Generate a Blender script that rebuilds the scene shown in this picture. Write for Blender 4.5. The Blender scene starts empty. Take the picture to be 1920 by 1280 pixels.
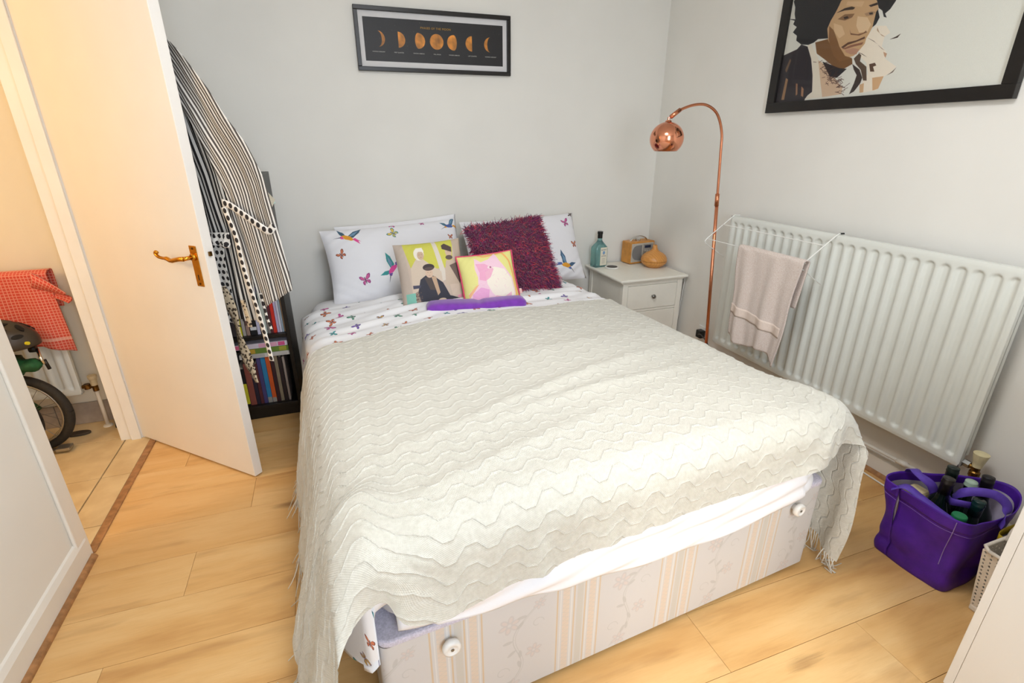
import bpy, bmesh, math, random, base64, zlib, os
import numpy as np
from mathutils import Vector, Matrix, Euler
R = random.Random(7)
NR = np.random.RandomState(5)
PI = math.pi
SC = bpy.context.scene
COL = SC.collection

# ------------------------------------------------------------------ camera
cam_d = bpy.data.cameras.new('camera')
cam = bpy.data.objects.new('camera', cam_d)
COL.objects.link(cam)
_ya, _pi, _ro = 0.34, 0.3792, -0.0025
_f = Vector((math.sin(_ya)*math.cos(_pi), math.cos(_ya)*math.cos(_pi), -math.sin(_pi)))
_r = Vector((math.cos(_ya), -math.sin(_ya), 0))
_u = _r.cross(_f)
_r2 = _r*math.cos(_ro) + _u*math.sin(_ro)
_u2 = -_r*math.sin(_ro) + _u*math.cos(_ro)
M = Matrix((_r2, _u2, -_f)).transposed().to_4x4()
M.translation = Vector((-2.0588, -2.9943, 1.3161))
cam.matrix_world = M
cam_d.sensor_width = 36
cam_d.lens = 36*949.95/1920
cam_d.clip_start = 0.02
SC.camera = cam

# ------------------------------------------------------------------ light and exposure
SC.view_settings.view_transform = 'Standard'
SC.view_settings.look = 'None'
SC.view_settings.gamma = 1
SC.view_settings.use_curve_mapping = False
SC.view_settings.exposure = 0.07
world = bpy.data.worlds.new('sky')
SC.world = world
world.use_nodes = True
bg = world.node_tree.nodes['Background']
bg.inputs[0].default_value = (0.83, 0.94, 1.08, 1)
bg.inputs[1].default_value = 11.8
def lamp(name, kind, loc, energy, color, rot=(0, 0, 0), **kw):
    d = bpy.data.lights.new(name, kind)
    d.energy = energy
    d.color = color
    for k, v in kw.items():
        setattr(d, k, v)
    o = bpy.data.objects.new(name, d)
    o.location = loc
    o.rotation_euler = rot
    COL.objects.link(o)
    return o
# the low sun comes through the window behind the camera and falls on the foot of the bed
_sd = Vector((0.30, 1.0, -0.76)).normalized()
lamp('sun', 'SUN', (0, -6, 5), 1.5, (1.0, 0.95, 0.86), _sd.to_track_quat('-Z', 'Y').to_euler(), angle=0.18)
# light portal in the window opening (guides sky light, emits nothing of its own)
_p = lamp('window_portal', 'AREA', (-1.72, -3.90, 1.55), 1, (1, 1, 1), (-PI/2, 0, PI), shape='RECTANGLE', size=.8, size_y=1.5)
_p.data.cycles.is_portal = True
_p.rotation_euler = Vector((0, 1, 0)).to_track_quat('-Z', 'Y').to_euler()
# soft disk fill added below the ceiling, out of view, evens the room light
lamp('ceiling_fill', 'AREA', (-1.60, -2.10, 2.36), 20, (0.97, 0.98, 1.0), shape='DISK', size=.6)
# warm ceiling bulb of the hallway
lamp('hallway_bulb', 'POINT', (-3.85, -1.45, 1.6), 22, (1.0, 0.69, 0.38), shadow_soft_size=0.12)

# ------------------------------------------------------------------ materials
def lin(c):
    if isinstance(c, str):
        c = [int(c[i:i+2], 16) for i in (0, 2, 4)]
    return tuple(((x/255)/12.92 if x/255 <= .04045 else ((x/255+.055)/1.055)**2.4) for x in c[:3]) + (1,)
class N:
    """a small node tree writer"""
    def __init__(s, name):
        s.m = bpy.data.materials.new(name)
        s.m.use_nodes = True
        s.t = s.m.node_tree
        s.b = s.t.nodes['Principled BSDF']
    def n(s, typ, ins=None, **kw):
        x = s.t.nodes.new('ShaderNode'+typ)
        for k, v in kw.items():
            setattr(x, k, v)
        for k, v in (ins or {}).items():
            s.put(x.inputs[k], v)
        return x
    def put(s, sock, v):
        if isinstance(v, bpy.types.NodeSocket):
            s.t.links.new(v, sock)
        elif isinstance(v, bpy.types.Node):
            s.t.links.new(v.outputs[0], sock)
        else:
            sock.default_value = v
    def math(s, op, a, b=0.0, c=0.0):
        x = s.t.nodes.new('ShaderNodeMath')
        x.operation = op
        for i, v in enumerate((a, b, c)):
            s.put(x.inputs[i], v)
        return x.outputs[0]
    def mix(s, f, a, b):
        x = s.t.nodes.new('ShaderNodeMix')
        x.data_type = 'RGBA'
        s.put(x.inputs[0], f); s.put(x.inputs[6], a); s.put(x.inputs[7], b)
        return x.outputs[2]
    def ramp(s, f, stops):
        x = s.t.nodes.new('ShaderNodeValToRGB')
        s.put(x.inputs[0], f)
        e = x.color_ramp.elements
        while len(e) < len(stops):
            e.new(0.5)
        for el, (p, c) in zip(e, stops):
            el.position = p
            el.color = c
        return x.outputs[0]
    def noise(s, vec, scale, detail=2.0, rough=.5):
        return s.n('TexNoise', {'Vector': vec, 'Scale': scale, 'Detail': detail, 'Roughness': rough}).outputs[0]
    def coord(s, kind='Object', scale=None):
        o = s.n('TexCoord').outputs[kind]
        if scale:
            m = s.n('Mapping', {'Vector': o})
            m.inputs['Scale'].default_value = scale
            o = m.outputs[0]
        return o
    def bump(s, h, strength=.3, dist=.002):
        s.put(s.b.inputs['Normal'], s.n('Bump', {'Height': h, 'Strength': strength, 'Distance': dist}).outputs[0])
def mat(name, color, rough=.5, metal=0.0, var=.06, scale=30, bump=0.0, bdist=.001, sheen=0, trans=0, ior=1.45, coat=0, bscale=None):
    s = N(name)
    c = lin(color)
    oc = s.coord()
    nz = s.noise(oc, scale, 3)
    dark = tuple(x*(1-var*1.6) for x in c[:3])+(1,)
    lite = tuple(min(1, x*(1+var*.6)) for x in c[:3])+(1,)
    s.put(s.b.inputs['Base Color'], s.ramp(nz, [(.35, dark), (.65, lite)]))
    s.b.inputs['Roughness'].default_value = rough
    s.b.inputs['Metallic'].default_value = metal
    s.b.inputs['IOR'].default_value = ior
    s.b.inputs['Sheen Weight'].default_value = sheen
    s.b.inputs['Transmission Weight'].default_value = trans
    s.b.inputs['Coat Weight'].default_value = coat
    if bump:
        s.bump(s.noise(oc, bscale or scale*4, 3), bump, bdist)
    return s.m

# ------------------------------------------------------------------ flat print drawn in code
class Canvas:
    def __init__(s, w, h, bg):
        s.w, s.h = w*2, h*2
        s.a = np.empty((s.h, s.w, 3), np.float32)
        s.a[:] = [x/255 for x in bg]
    def poly(s, pts, col, alpha=1.0, wrap=False):
        """pts in 0..1 (x right, y up)"""
        p = np.array(pts, float)*[s.w, s.h]
        if wrap:
            for dx in (-s.w, 0, s.w):
                for dy in (-s.h, 0, s.h):
                    s._fill(p+[dx, dy], col, alpha)
        else:
            s._fill(p, col, alpha)
    def _fill(s, p, col, alpha):
        x0, y0 = np.floor(p.min(0)).astype(int)
        x1, y1 = np.ceil(p.max(0)).astype(int)+1
        x0, y0, x1, y1 = max(x0, 0), max(y0, 0), min(x1, s.w), min(y1, s.h)
        if x1 <= x0 or y1 <= y0:
            return
        X = np.arange(x0, x1)[None, :]+.5
        Y = np.arange(y0, y1)[:, None]+.5
        ins = np.zeros((y1-y0, x1-x0), bool)
        n = len(p)
        for i in range(n):
            ax, ay = p[i]; bx, by = p[(i+1) % n]
            if ay == by:
                continue
            c = (ay > Y) != (by > Y)
            ins ^= c & (X < (bx-ax)*(Y-ay)/(by-ay)+ax)
        reg = s.a[y0:y1, x0:x1]
        reg[ins] = reg[ins]*(1-alpha)+np.array([x/255 for x in col], np.float32)*alpha
    def ell(s, cx, cy, rx, ry, col, alpha=1.0, rot=0, n=28, a0=0, a1=2*PI, wrap=False):
        t = np.linspace(a0, a1, n, endpoint=a1-a0 < 6.28)
        x, y = rx*np.cos(t), ry*np.sin(t)
        asp = s.w/s.h
        c, si = math.cos(rot), math.sin(rot)
        s.poly(np.c_[cx+x*c-y*si/asp, cy+(x*si*asp+y*c)], col, alpha, wrap)
    def line(s, pts, wd, col, alpha=1.0):
        asp = s.w/s.h
        p = np.array(pts, float)
        for a, b in zip(p[:-1], p[1:]):
            d = (b-a)*[1, 1/asp]; L = np.hypot(*d) or 1
            nrm = np.array([-d[1], d[0]*1.0])/L*wd/2*[1, asp]
            s.poly([a+nrm, b+nrm, b-nrm, a-nrm], col, alpha)
    def noise(s, amt, seed=1):
        r = np.random.RandomState(seed)
        s.a *= 1+amt*(r.rand(s.h, s.w, 1).astype(np.float32)-.5)
    def image(s, name):
        a = s.a.reshape(s.h//2, 2, s.w//2, 2, 3).mean((1, 3)).clip(0, 1)
        h, w = a.shape[:2]
        im = bpy.data.images.new(name, w, h)
        px = np.ones((h, w, 4), np.float32)
        px[..., :3] = a
        im.pixels.foreach_set(px.ravel())
        im.pack()
        return im
def print_mat(name, canvas, rough=.8, scale=(1, 1, 1), bump=.25, bscale=600, sheen=0.0, spec=.5, gain=1.0):
    s = N(name)
    uv = s.coord('UV', scale)
    t = s.n('TexImage', {'Vector': uv}, image=canvas.image(name), extension='REPEAT')
    col = t.outputs[0]
    if gain != 1:
        col = s.mix(1.0, col, col)
    s.put(s.b.inputs['Base Color'], col)
    s.b.inputs['Roughness'].default_value = rough
    s.b.inputs['Specular IOR Level'].default_value = spec
    s.b.inputs['Sheen Weight'].default_value = sheen
    if bump:
        s.bump(s.noise(s.coord(), bscale, 2), bump, .0006)
    return s.m

# ------------------------------------------------------------------ mesh helpers
def tag(o, label=None, cat=None, group=None, kind=None):
    if label: o['label'] = label
    if cat: o['category'] = cat
    if group: o['group'] = group
    if kind: o['kind'] = kind
    return o
def thing(name, label, cat, loc=(0, 0, 0), rz=0, group=None):
    o = bpy.data.objects.new(name, None)
    o.empty_display_size = .05
    COL.objects.link(o)
    o.location = loc
    o.rotation_euler = (0, 0, rz)
    return tag(o, label, cat, group)
def link(name, me, m, parent=None, loc=None):
    me.name = name
    if m is not None:
        for x in (m if isinstance(m, (list, tuple)) else [m]):
            me.materials.append(x)
    o = bpy.data.objects.new(name, me)
    COL.objects.link(o)
    if parent is not None:
        o.parent = parent
    if loc is not None:
        o.location = loc
    return o
def obj(name, bm, m, parent=None, smooth=False, loc=None, bevel=0, kind=None):
    """bm is in the parent's space; loc moves the origin there without moving the mesh"""
    if loc is not None:
        bmesh.ops.translate(bm, verts=bm.verts, vec=-Vector(loc))
    bmesh.ops.recalc_face_normals(bm, faces=bm.faces)
    if smooth:
        for f in bm.faces:
            f.smooth = True
    me = bpy.data.meshes.new(name)
    bm.to_mesh(me)
    bm.free()
    o = link(name, me, m, parent, loc)
    if bevel:
        b = o.modifiers.new('bevel', 'BEVEL')
        b.width = bevel; b.segments = 2; b.limit_method = 'ANGLE'; b.harden_normals = False
    if kind:
        o['kind'] = kind
    return o
def B():
    return bmesh.new()
def box(bm, x0, x1, y0, y1, z0, z1):
    v = [bm.verts.new(p) for p in ((x0, y0, z0), (x1, y0, z0), (x1, y1, z0), (x0, y1, z0), (x0, y0, z1), (x1, y0, z1), (x1, y1, z1), (x0, y1, z1))]
    for f in ((3, 2, 1, 0), (4, 5, 6, 7), (0, 1, 5, 4), (1, 2, 6, 5), (2, 3, 7, 6), (3, 0, 4, 7)):
        bm.faces.new([v[i] for i in f])
    return bm
def prism(bm, pts, z0, z1):
    """pts 2D outline extruded along z"""
    a = [bm.verts.new((x, y, z0)) for x, y in pts]
    b = [bm.verts.new((x, y, z1)) for x, y in pts]
    n = len(pts)
    bm.faces.new(a[::-1]); bm.faces.new(b)
    for i in range(n):
        bm.faces.new((a[i], a[(i+1) % n], b[(i+1) % n], b[i]))
    return bm
def xf(bm, m):
    bmesh.ops.transform(bm, matrix=m, verts=bm.verts)
    return bm
def lathe(bm, prof, c=(0, 0, 0), n=32, caps=True):
    rings = []
    for r, z in prof:
        if r < 1e-6:
            rings.append([bm.verts.new((c[0], c[1], c[2]+z))])
        else:
            rings.append([bm.verts.new((c[0]+r*math.cos(2*PI*i/n), c[1]+r*math.sin(2*PI*i/n), c[2]+z)) for i in range(n)])
    for a, b in zip(rings[:-1], rings[1:]):
        for i in range(n):
            j = (i+1) % n
            if len(a) == 1 and len(b) == 1: continue
            if len(a) == 1: bm.faces.new((a[0], b[j], b[i]))
            elif len(b) == 1: bm.faces.new((a[i], a[j], b[0]))
            else: bm.faces.new((a[i], a[j], b[j], b[i]))
    if caps:
        if len(rings[0]) > 1: bm.faces.new(rings[0][::-1])
        if len(rings[-1]) > 1: bm.faces.new(rings[-1])
    return bm
def spline(pts, n=8):
    """Catmull-Rom through points"""
    p = [Vector(q) for q in pts]
    if len(p) < 3:
        return p
    p = [2*p[0]-p[1]]+p+[2*p[-1]-p[-2]]
    out = []
    for i in range(1, len(p)-2):
        for k in range(n):
            t = k/n
            a, b, c, d = p[i-1:i+3]
            out.append(.5*((2*b)+(c-a)*t+(2*a-5*b+4*c-d)*t*t+(3*b-a-3*c+d)*t**3))
    out.append(p[-2])
    return out
def tube(bm, pts, r, n=8, caps=True):
    pts = [Vector(p) for p in pts]
    rings = []
    prev = None
    for i, p in enumerate(pts):
        t = (pts[min(i+1, len(pts)-1)]-pts[max(i-1, 0)]).normalized()
        if prev is None:
            a = t.orthogonal().normalized()
        else:
            a = (prev-t*prev.dot(t)).normalized()
        prev = a
        b = t.cross(a)
        rr = r[i] if isinstance(r, (list, tuple)) else r
        rings.append([bm.verts.new(p+a*rr*math.cos(2*PI*k/n)+b*rr*math.sin(2*PI*k/n)) for k in range(n)])
    for A, C in zip(rings[:-1], rings[1:]):
        for k in range(n):
            bm.faces.new((A[k], A[(k+1) % n], C[(k+1) % n], C[k]))
    if caps and n > 2:
        bm.faces.new(rings[0][::-1]); bm.faces.new(rings[-1])
    return bm
def grid_mesh(name, P, UV=None, m=None, parent=None, thick=0, loc=None, closed_u=False, offset=-1):
    """P[i][j] -> smooth quad sheet with UVs"""
    P = np.asarray(P, float)
    a, b = P.shape[:2]
    if loc is not None:
        P = P-np.array(loc)
    idx = np.arange(a*b).reshape(a, b)
    q = np.stack([idx[:-1, :-1], idx[1:, :-1], idx[1:, 1:], idx[:-1, 1:]], -1).reshape(-1, 4)
    me = bpy.data.meshes.new(name)
    me.vertices.add(a*b)
    me.vertices.foreach_set('co', P.reshape(-1))
    me.loops.add(q.size)
    me.loops.foreach_set('vertex_index', q.reshape(-1).astype(np.int32))
    me.polygons.add(len(q))
    me.polygons.foreach_set('loop_start', np.arange(0, q.size, 4, dtype=np.int32))
    me.polygons.foreach_set('use_smooth', np.ones(len(q), bool))
    me.update(calc_edges=True)
    me.validate()
    if UV is not None:
        uv = np.asarray(UV, float).reshape(-1, 2)
        l = me.uv_layers.new(name='UVMap')
        l.data.foreach_set('uv', uv[q.reshape(-1)].reshape(-1))
    o = link(name, me, m, parent, loc)
    if thick:
        s = o.modifiers.new('thickness', 'SOLIDIFY')
        s.thickness = thick
        s.offset = offset
    return o
def fbm(x, y, seed=0, octs=3):
    """cheap smooth noise from summed sines, arrays in"""
    r = np.random.RandomState(seed)
    z = 0
    for o in range(octs):
        for _ in range(4):
            a = r.rand()*2*PI
            k = (1.8**o)*(0.7+.6*r.rand())
            z = z+np.sin((x*math.cos(a)+y*math.sin(a))*k+r.rand()*6.28)/(1.7**o)
    return z/4
def text(name, body, size, m, parent, loc, rot, align='CENTER', ext=.0003, space=1.0):
    c = bpy.data.curves.new(name, 'FONT')
    c.body = body; c.size = size; c.align_x = align; c.align_y = 'CENTER'; c.extrude = ext
    c.space_character = space; c.resolution_u = 3
    t = bpy.data.objects.new(name, c)
    COL.objects.link(t)
    bpy.context.view_layer.update()
    me = bpy.data.meshes.new_from_object(t.evaluated_get(bpy.context.evaluated_depsgraph_get()))
    bpy.data.objects.remove(t)
    bpy.data.curves.remove(c)
    me.materials.clear()
    o = link(name, me, m, parent, loc)
    o.rotation_euler = rot
    return o
def struct(name, bm, m, label=None, cat=None, parent=None, bevel=0):
    o = obj(name, bm, m, parent, bevel=bevel)
    o['kind'] = 'structure'
    return o
def rrect(w, d, r, n=5):
    p = []
    for cx, cy, a0 in ((w-r, d-r, 0), (-w+r, d-r, PI/2), (-w+r, -d+r, PI), (w-r, -d+r, 1.5*PI)):
        for k in range(n):
            a = a0+PI/2*k/(n-1)
            p.append((cx+r*math.cos(a), cy+r*math.sin(a)))
    return p
def loft(bm, sections, caps=True):
    rings = [[bm.verts.new((x, y, z)) for x, y in pts] for pts, z in sections]
    n = len(rings[0])
    for a, b in zip(rings[:-1], rings[1:]):
        for i in range(n):
            bm.faces.new((a[i], a[(i+1) % n], b[(i+1) % n], b[i]))
    if caps:
        bm.faces.new(rings[0][::-1]); bm.faces.new(rings[-1])
    return bm
# ------------------------------------------------------------------ shared materials
WALL = mat('wall_paint', 'edeae2', .9, var=.015, scale=3, bump=.12, bdist=.0008, bscale=180)
WALLH = mat('hall_paint', 'e8e0cc', .9, var=.015, scale=3, bump=.1, bdist=.0008, bscale=180)
CEIL = mat('ceiling_paint', 'f0eeea', .9, var=.01, scale=3)
GLOSS = mat('gloss_white_paint', 'ebe7de', .38, var=.02, scale=6, bump=.06, bdist=.0006, bscale=60)
DOORP = mat('door_paint', 'f1ece4', .45, var=.012, scale=5, bump=.05, bdist=.0005, bscale=50)
RADW = mat('radiator_enamel', 'e3e5dd', .32, var=.01, scale=5)
PIPE = mat('painted_pipe', 'e9e2d4', .4, var=.03, scale=12)
BRASS = mat('brass', 'd99a35', .22, 1.0, var=.12, scale=20)
BRASSD = mat('aged_brass', '7a5a2c', .4, 1.0, var=.3, scale=60)
CHROME = mat('chrome', 'd5d5d2', .15, 1.0, var=.02)
STEEL = mat('brushed_metal', '8d8c88', .35, .9, var=.06)
BLK = mat('black_wood', '17130f', .42, var=.2, scale=12)
BLKP = mat('black_plastic', '141414', .4, var=.1)
WHITEP = mat('white_plastic', 'efece6', .35, var=.02)
WIRE = mat('white_wire', 'f1f0ea', .35, var=.02)
CREAM = mat('cream_furniture_paint', 'f3efe2', .42, var=.02, scale=8)
COPPER = mat('polished_copper', 'eb9f7e', .13, 1.0, var=.03)
COPPERB = mat('satin_copper', 'd98f6b', .28, 1.0, var=.04)
GROUT = mat('grout', 'a88f6c', .9, var=.1)
def wood_floor():
    s = N('maple_laminate')
    pos = s.n('NewGeometry').outputs['Position']
    rnd = s.n('ObjectInfo').outputs['Random']
    off = s.n('CombineXYZ', {0: s.math('MULTIPLY', rnd, 37.0), 1: s.math('MULTIPLY', rnd, 91.0), 2: 0.0})
    v = s.n('VectorMath', {0: pos, 1: off.outputs[0]}, operation='ADD').outputs[0]
    mp = s.n('Mapping', {'Vector': v}); mp.inputs['Scale'].default_value = (1.0, 5.5, 1)
    big = s.noise(mp.outputs[0], 1.3, 4, .6)
    mp2 = s.n('Mapping', {'Vector': v}); mp2.inputs['Scale'].default_value = (4, 60, 1)
    fine = s.noise(mp2.outputs[0], 2.0, 5, .65)
    mp3 = s.n('Mapping', {'Vector': v}); mp3.inputs['Scale'].default_value = (1.5, 5, 1)
    kn = s.n('TexVoronoi', {'Vector': mp3.outputs[0], 'Scale': .95}).outputs['Distance']
    kk = s.math('SUBTRACT', 1.0, s.math('MULTIPLY', s.math('ADD', kn, s.math('MULTIPLY', s.math('SUBTRACT', fine, .5), .12)), 8.0))
    knot = s.math('MULTIPLY', s.math('MAXIMUM', kk, 0.0), 1.0)
    c = s.ramp(big, [(.25, lin('c08c50')), (.45, lin('dcae70')), (.7, lin('e8c288'))])
    c = s.mix(s.math('MULTIPLY', s.math('ABSOLUTE', s.math('SUBTRACT', fine, .5)), .9), c, lin('b5814a'))
    blot = s.math('MULTIPLY', s.math('MAXIMUM', s.math('SUBTRACT', s.noise(mp.outputs[0], 3.2, 3), .56), 0.0), 2.6)
    c = s.mix(blot, c, lin('a87848'))
    c = s.mix(knot, c, lin('6e4a2c'))
    c = s.mix(s.math('MULTIPLY', rnd, .22), c, lin('cf9a5c'))
    s.put(s.b.inputs['Base Color'], c)
    s.b.inputs['Roughness'].default_value = .42
    s.b.inputs['Specular IOR Level'].default_value = .35
    s.bump(fine, .08, .0005)
    return s.m
FLOORM = wood_floor()
def tile_mat():
    s = N('hall_tile')
    pos = s.n('NewGeometry').outputs['Position']
    rnd = s.n('ObjectInfo').outputs['Random']
    c = s.ramp(s.noise(pos, 9, 4), [(.35, lin('cfb284')), (.65, lin('e2c99a'))])
    c = s.mix(s.math('MULTIPLY', rnd, .2), c, lin('c6ab80'))
    s.put(s.b.inputs['Base Color'], c)
    s.b.inputs['Roughness'].default_value = .45
    s.bump(s.noise(pos, 30, 3), .2, .001)
    return s.m
TILEM = tile_mat()
OAK = mat('oak_strip', 'a9794c', .5, var=.2, scale=40)

# ------------------------------------------------------------------ room shell
XL, YF, H = -2.975, -3.90, 2.42
struct('floor', box(B(), -3.12, .12, YF-.12, .12, -.06, -.0085), mat('subfloor', '8a6a45', .9))
fl = bpy.data.objects['floor']
# laminate planks run across the room, each a board with its own length
def plank_mesh(x0, x1, y0, y1):
    bm = box(B(), x0+.0005, x1-.0005, y0+.0006, y1-.0006, -.0083, 0)
    return bm
y = -.012
row = 0
while y > YF+.02:
    y1 = y; y0 = max(YF+.008, y-.192)
    x = XL+.012-[.35, .95, .62, 1.1, .15, .8][row % 6]
    while x < -.012:
        a, b = max(x, XL+.008), min(x+1.28, -.008)
        if b-a > .03:
            ctr = ((a+b)/2, (y0+y1)/2, 0)
            obj('plank', plank_mesh(a, b, y0, y1), FLOORM, fl, loc=ctr, bevel=.0006)
        x += 1.28
    y -= .192
    row += 1
struct('wall_back', box(B(), -3.12, .12, 0, .12, 0, H), WALL)
struct('wall_right', box(B(), 0, .12, YF-.12, 0, 0, H), WALL)
bm = B()
box(bm, XL-.135, XL, YF, -1.262, 0, H)
box(bm, XL-.135, XL, -.425, 0, 0, H)
box(bm, XL-.135, XL, -1.262, -.425, 2.03, H)
struct('wall_left', bm, WALL)
bm = B()      # front wall with the window opening, behind the camera
wx0, wx1, wz0, wz1 = -2.12, -1.32, .80, 2.30
box(bm, -3.12, wx0, YF-.12, YF, 0, H)
box(bm, wx1, .0, YF-.12, YF, 0, H)
box(bm, wx0, wx1, YF-.12, YF, 0, wz0)
box(bm, wx0, wx1, YF-.12, YF, wz1, H)
struct('wall_front', bm, WALL)
win = thing('window_1', None, None, ((wx0+wx1)/2, YF-.06, wz0)); win['kind'] = 'structure'
w2 = (wx1-wx0)/2; wh = wz1-wz0
bm = B()
box(bm, -w2, -w2+.05, -.03, .03, 0, wh); box(bm, w2-.05, w2, -.03, .03, 0, wh)
box(bm, -w2, w2, -.03, .03, 0, .05); box(bm, -w2, w2, -.03, .03, wh-.05, wh)
box(bm, -.025, .025, -.03, .03, .05, wh-.05)
obj('window_frame', bm, GLOSS, win)
struct('ceiling', box(B(), -3.12, .12, YF-.12, .12, H, H+.1), CEIL)
# skirting boards, each board with its moulded top and a quadrant bead at its foot
def skirting(name, p0, p1, nrm, h=.10, t=.016, bead=True):
    p0, p1, nrm = Vector(p0), Vector(p1), Vector(nrm)
    d = (p1-p0).normalized(); L = (p1-p0).length
    prof = [(0, 0), (t, 0), (t, h-.022), (t*.7, h-.012), (t*.45, h-.004), (0, h)]
    Mx = Matrix((nrm, Vector((0, 0, 1)), d)).transposed().to_4x4()
    Mx.translation = p0
    o = obj(name, xf(prism(B(), prof, 0, L), Mx), GLOSS)
    o['kind'] = 'structure'
    if bead:
        q = [(0, 0)]+[(t+.0155*math.cos(a), .0155*math.sin(a)) for a in np.linspace(0, PI/2, 6)]+[(0, .0155)]
        obj('quadrant_bead', xf(prism(B(), q, 0, L), Mx), OAK, o)
    return o
skirting('baseboard_left', (XL, YF+.01, 0), (XL, -1.262, 0), (1, 0, 0), .098, .014)
skirting('baseboard_right', (0, YF+.01, 0), (0, -.01, 0), (-1, 0, 0), .095, .016)
skirting('baseboard_back', (-.02, 0, 0), (XL+.02, 0, 0), (0, -1, 0), .095, .016)
# door lining and architrave
bm = B()
box(bm, XL-.14, XL+.004, -.447, -.425, 0, 2.03)
box(bm, XL-.095, XL-.055, -.459, -.447, 0, 2.03)
o = struct('trim_1', bm, GLOSS, bevel=.002)
bm = B()
box(bm, XL-.14, XL+.004, -1.262, -1.242, 0, 2.03)
o = struct('trim_2', bm, GLOSS, bevel=.002)
o = struct('trim_3', box(B(), XL, XL+.011, -1.315, -1.243, 0, 2.03), GLOSS, bevel=.004)
o = struct('trim_4', box(B(), XL-.14, XL+.004, -1.262, -.425, 2.008, 2.03), GLOSS, bevel=.002)
o = struct('trim_5', box(B(), XL, XL+.011, -.425, -.375, 0, 2.03), GLOSS, bevel=.004)
o = struct('trim_6', box(B(), XL-.012, XL+.016, -1.242, -.447, -.006, .0065), OAK, bevel=.003)
tag(o, 'worn oak threshold strip between the laminate and the hallway tiles')

# ------------------------------------------------------------------ hallway beyond the door
HX = -4.35
hf = struct('floor_hallway', box(B(), HX, XL-.012, -2.2, -.19, -.06, -.0065), GROUT)
def tile(x0, x1, y0, y1):
    obj('tile', box(B(), x0+.0018, x1-.0018, y0+.0018, y1-.0018, -.0065, .001), TILEM, hf, loc=((x0+x1)/2, (y0+y1)/2, 0), bevel=.0012)
ys = [-.192, -.42, -.755, -1.09, -1.425, -1.76, -2.09]
for i in range(len(ys)-1):
    tile(-3.098, -2.989, ys[i+1], ys[i])
    for k in range(4):
        sh = 0
        tile(max(HX, -3.10-.335*(k+1)), -3.10-.335*k, ys[i+1], ys[i])
struct('wall_hallway_back', box(B(), HX, XL-.135, -.19, -.07, 0, H), WALLH)
struct('wall_hallway_left', box(B(), HX-.1, HX, -2.2, -.07, 0, H), WALLH)
struct('wall_hallway_front', box(B(), HX, XL-.135, -2.3, -2.2, 0, H), WALLH)
struct('ceiling_hallway', box(B(), HX-.1, XL-.135, -2.3, -.07, H, H+.1), CEIL)
hs = struct('baseboard_hallway', box(B(), HX, XL-.137, -.202, -.19, 0, .004), GROUT)
STILE = mat('grey_tile', 'a89a8c', .4, var=.1, scale=20)
x = XL-.137
for w in (.075, .25, .25, .25, .25):
    obj('tile', box(B(), x-w+.0015, x-.0015, -.204, -.192, .002, .113), STILE, hs, loc=(x-w/2, -.2, .05), bevel=.001)
    x -= w
def panel_radiator(name, label, L, Hh, loc, rz, pitch=.05, dbl=.06):
    """local: x along, y out of the wall (front at y=0, wall behind at +y), z up"""
    t = thing(name, label, 'radiator', loc, rz)
    nr = int(round(L/pitch))
    nx, nz = nr*10+1, 60
    X = np.linspace(0, L, nx)
    Z = np.concatenate([[0], np.linspace(.012, .07, 14), np.linspace(.08, Hh-.08, nz-30), np.linspace(Hh-.07, Hh-.012, 14), [Hh]])
    XX, ZZ = np.meshgrid(X, Z, indexing='ij')
    ph = ((XX-.5*(L-nr*pitch))/pitch) % 1.0
    ux = (ph-.5)*pitch
    hw = .0105
    dz = np.maximum(np.maximum(.046-ZZ, ZZ-(Hh-.046)), 0)
    dist = np.sqrt(ux**2+dz**2)
    g = np.clip((dist-hw)/.009, 0, 1); g = g*g*(3-2*g)
    dep = .0105*(1-g)
    dep[(XX < pitch*.45) | (XX > L-pitch*.45)] = 0
    edge = np.minimum(np.minimum(XX, L-XX), np.minimum(ZZ, Hh-ZZ))
    dep = dep+.003*np.clip(1-edge/.006, 0, 1)**2
    o = grid_mesh('front_panel', np.stack([XX, dep, ZZ], -1), None, RADW, t, thick=.0, loc=None)
    bm = B()
    box(bm, .0, L, .014, .03, 0, .004); box(bm, 0, L, .003, .02, Hh-.004, Hh-.0005)
    box(bm, 0, .003, .003, .022, 0, Hh); box(bm, L-.003, L, .003, .022, 0, Hh)
    box(bm, .0, L, .02, .024, 0, Hh)
    obj('back_plate', bm, RADW, t)
    bm = B()
    for i in range(int(L/.03)):
        box(bm, .02+i*.03, .0215+i*.03, .024, dbl, .03, Hh-.02)
    o = obj('convector_fins', bm, RADW, t); o['kind'] = 'stuff'
    for a in (.22, L-.22):
        obj('bracket', box(B(), a-.015, a+.015, dbl-.002, dbl+.038, .06, Hh-.08), RADW, t)
    return t
panel_radiator('panel_radiator', 'cream hallway radiator under the red checked towel', .85, .575, (-4.122, -.285, .193), 0, .05, .05)
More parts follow.
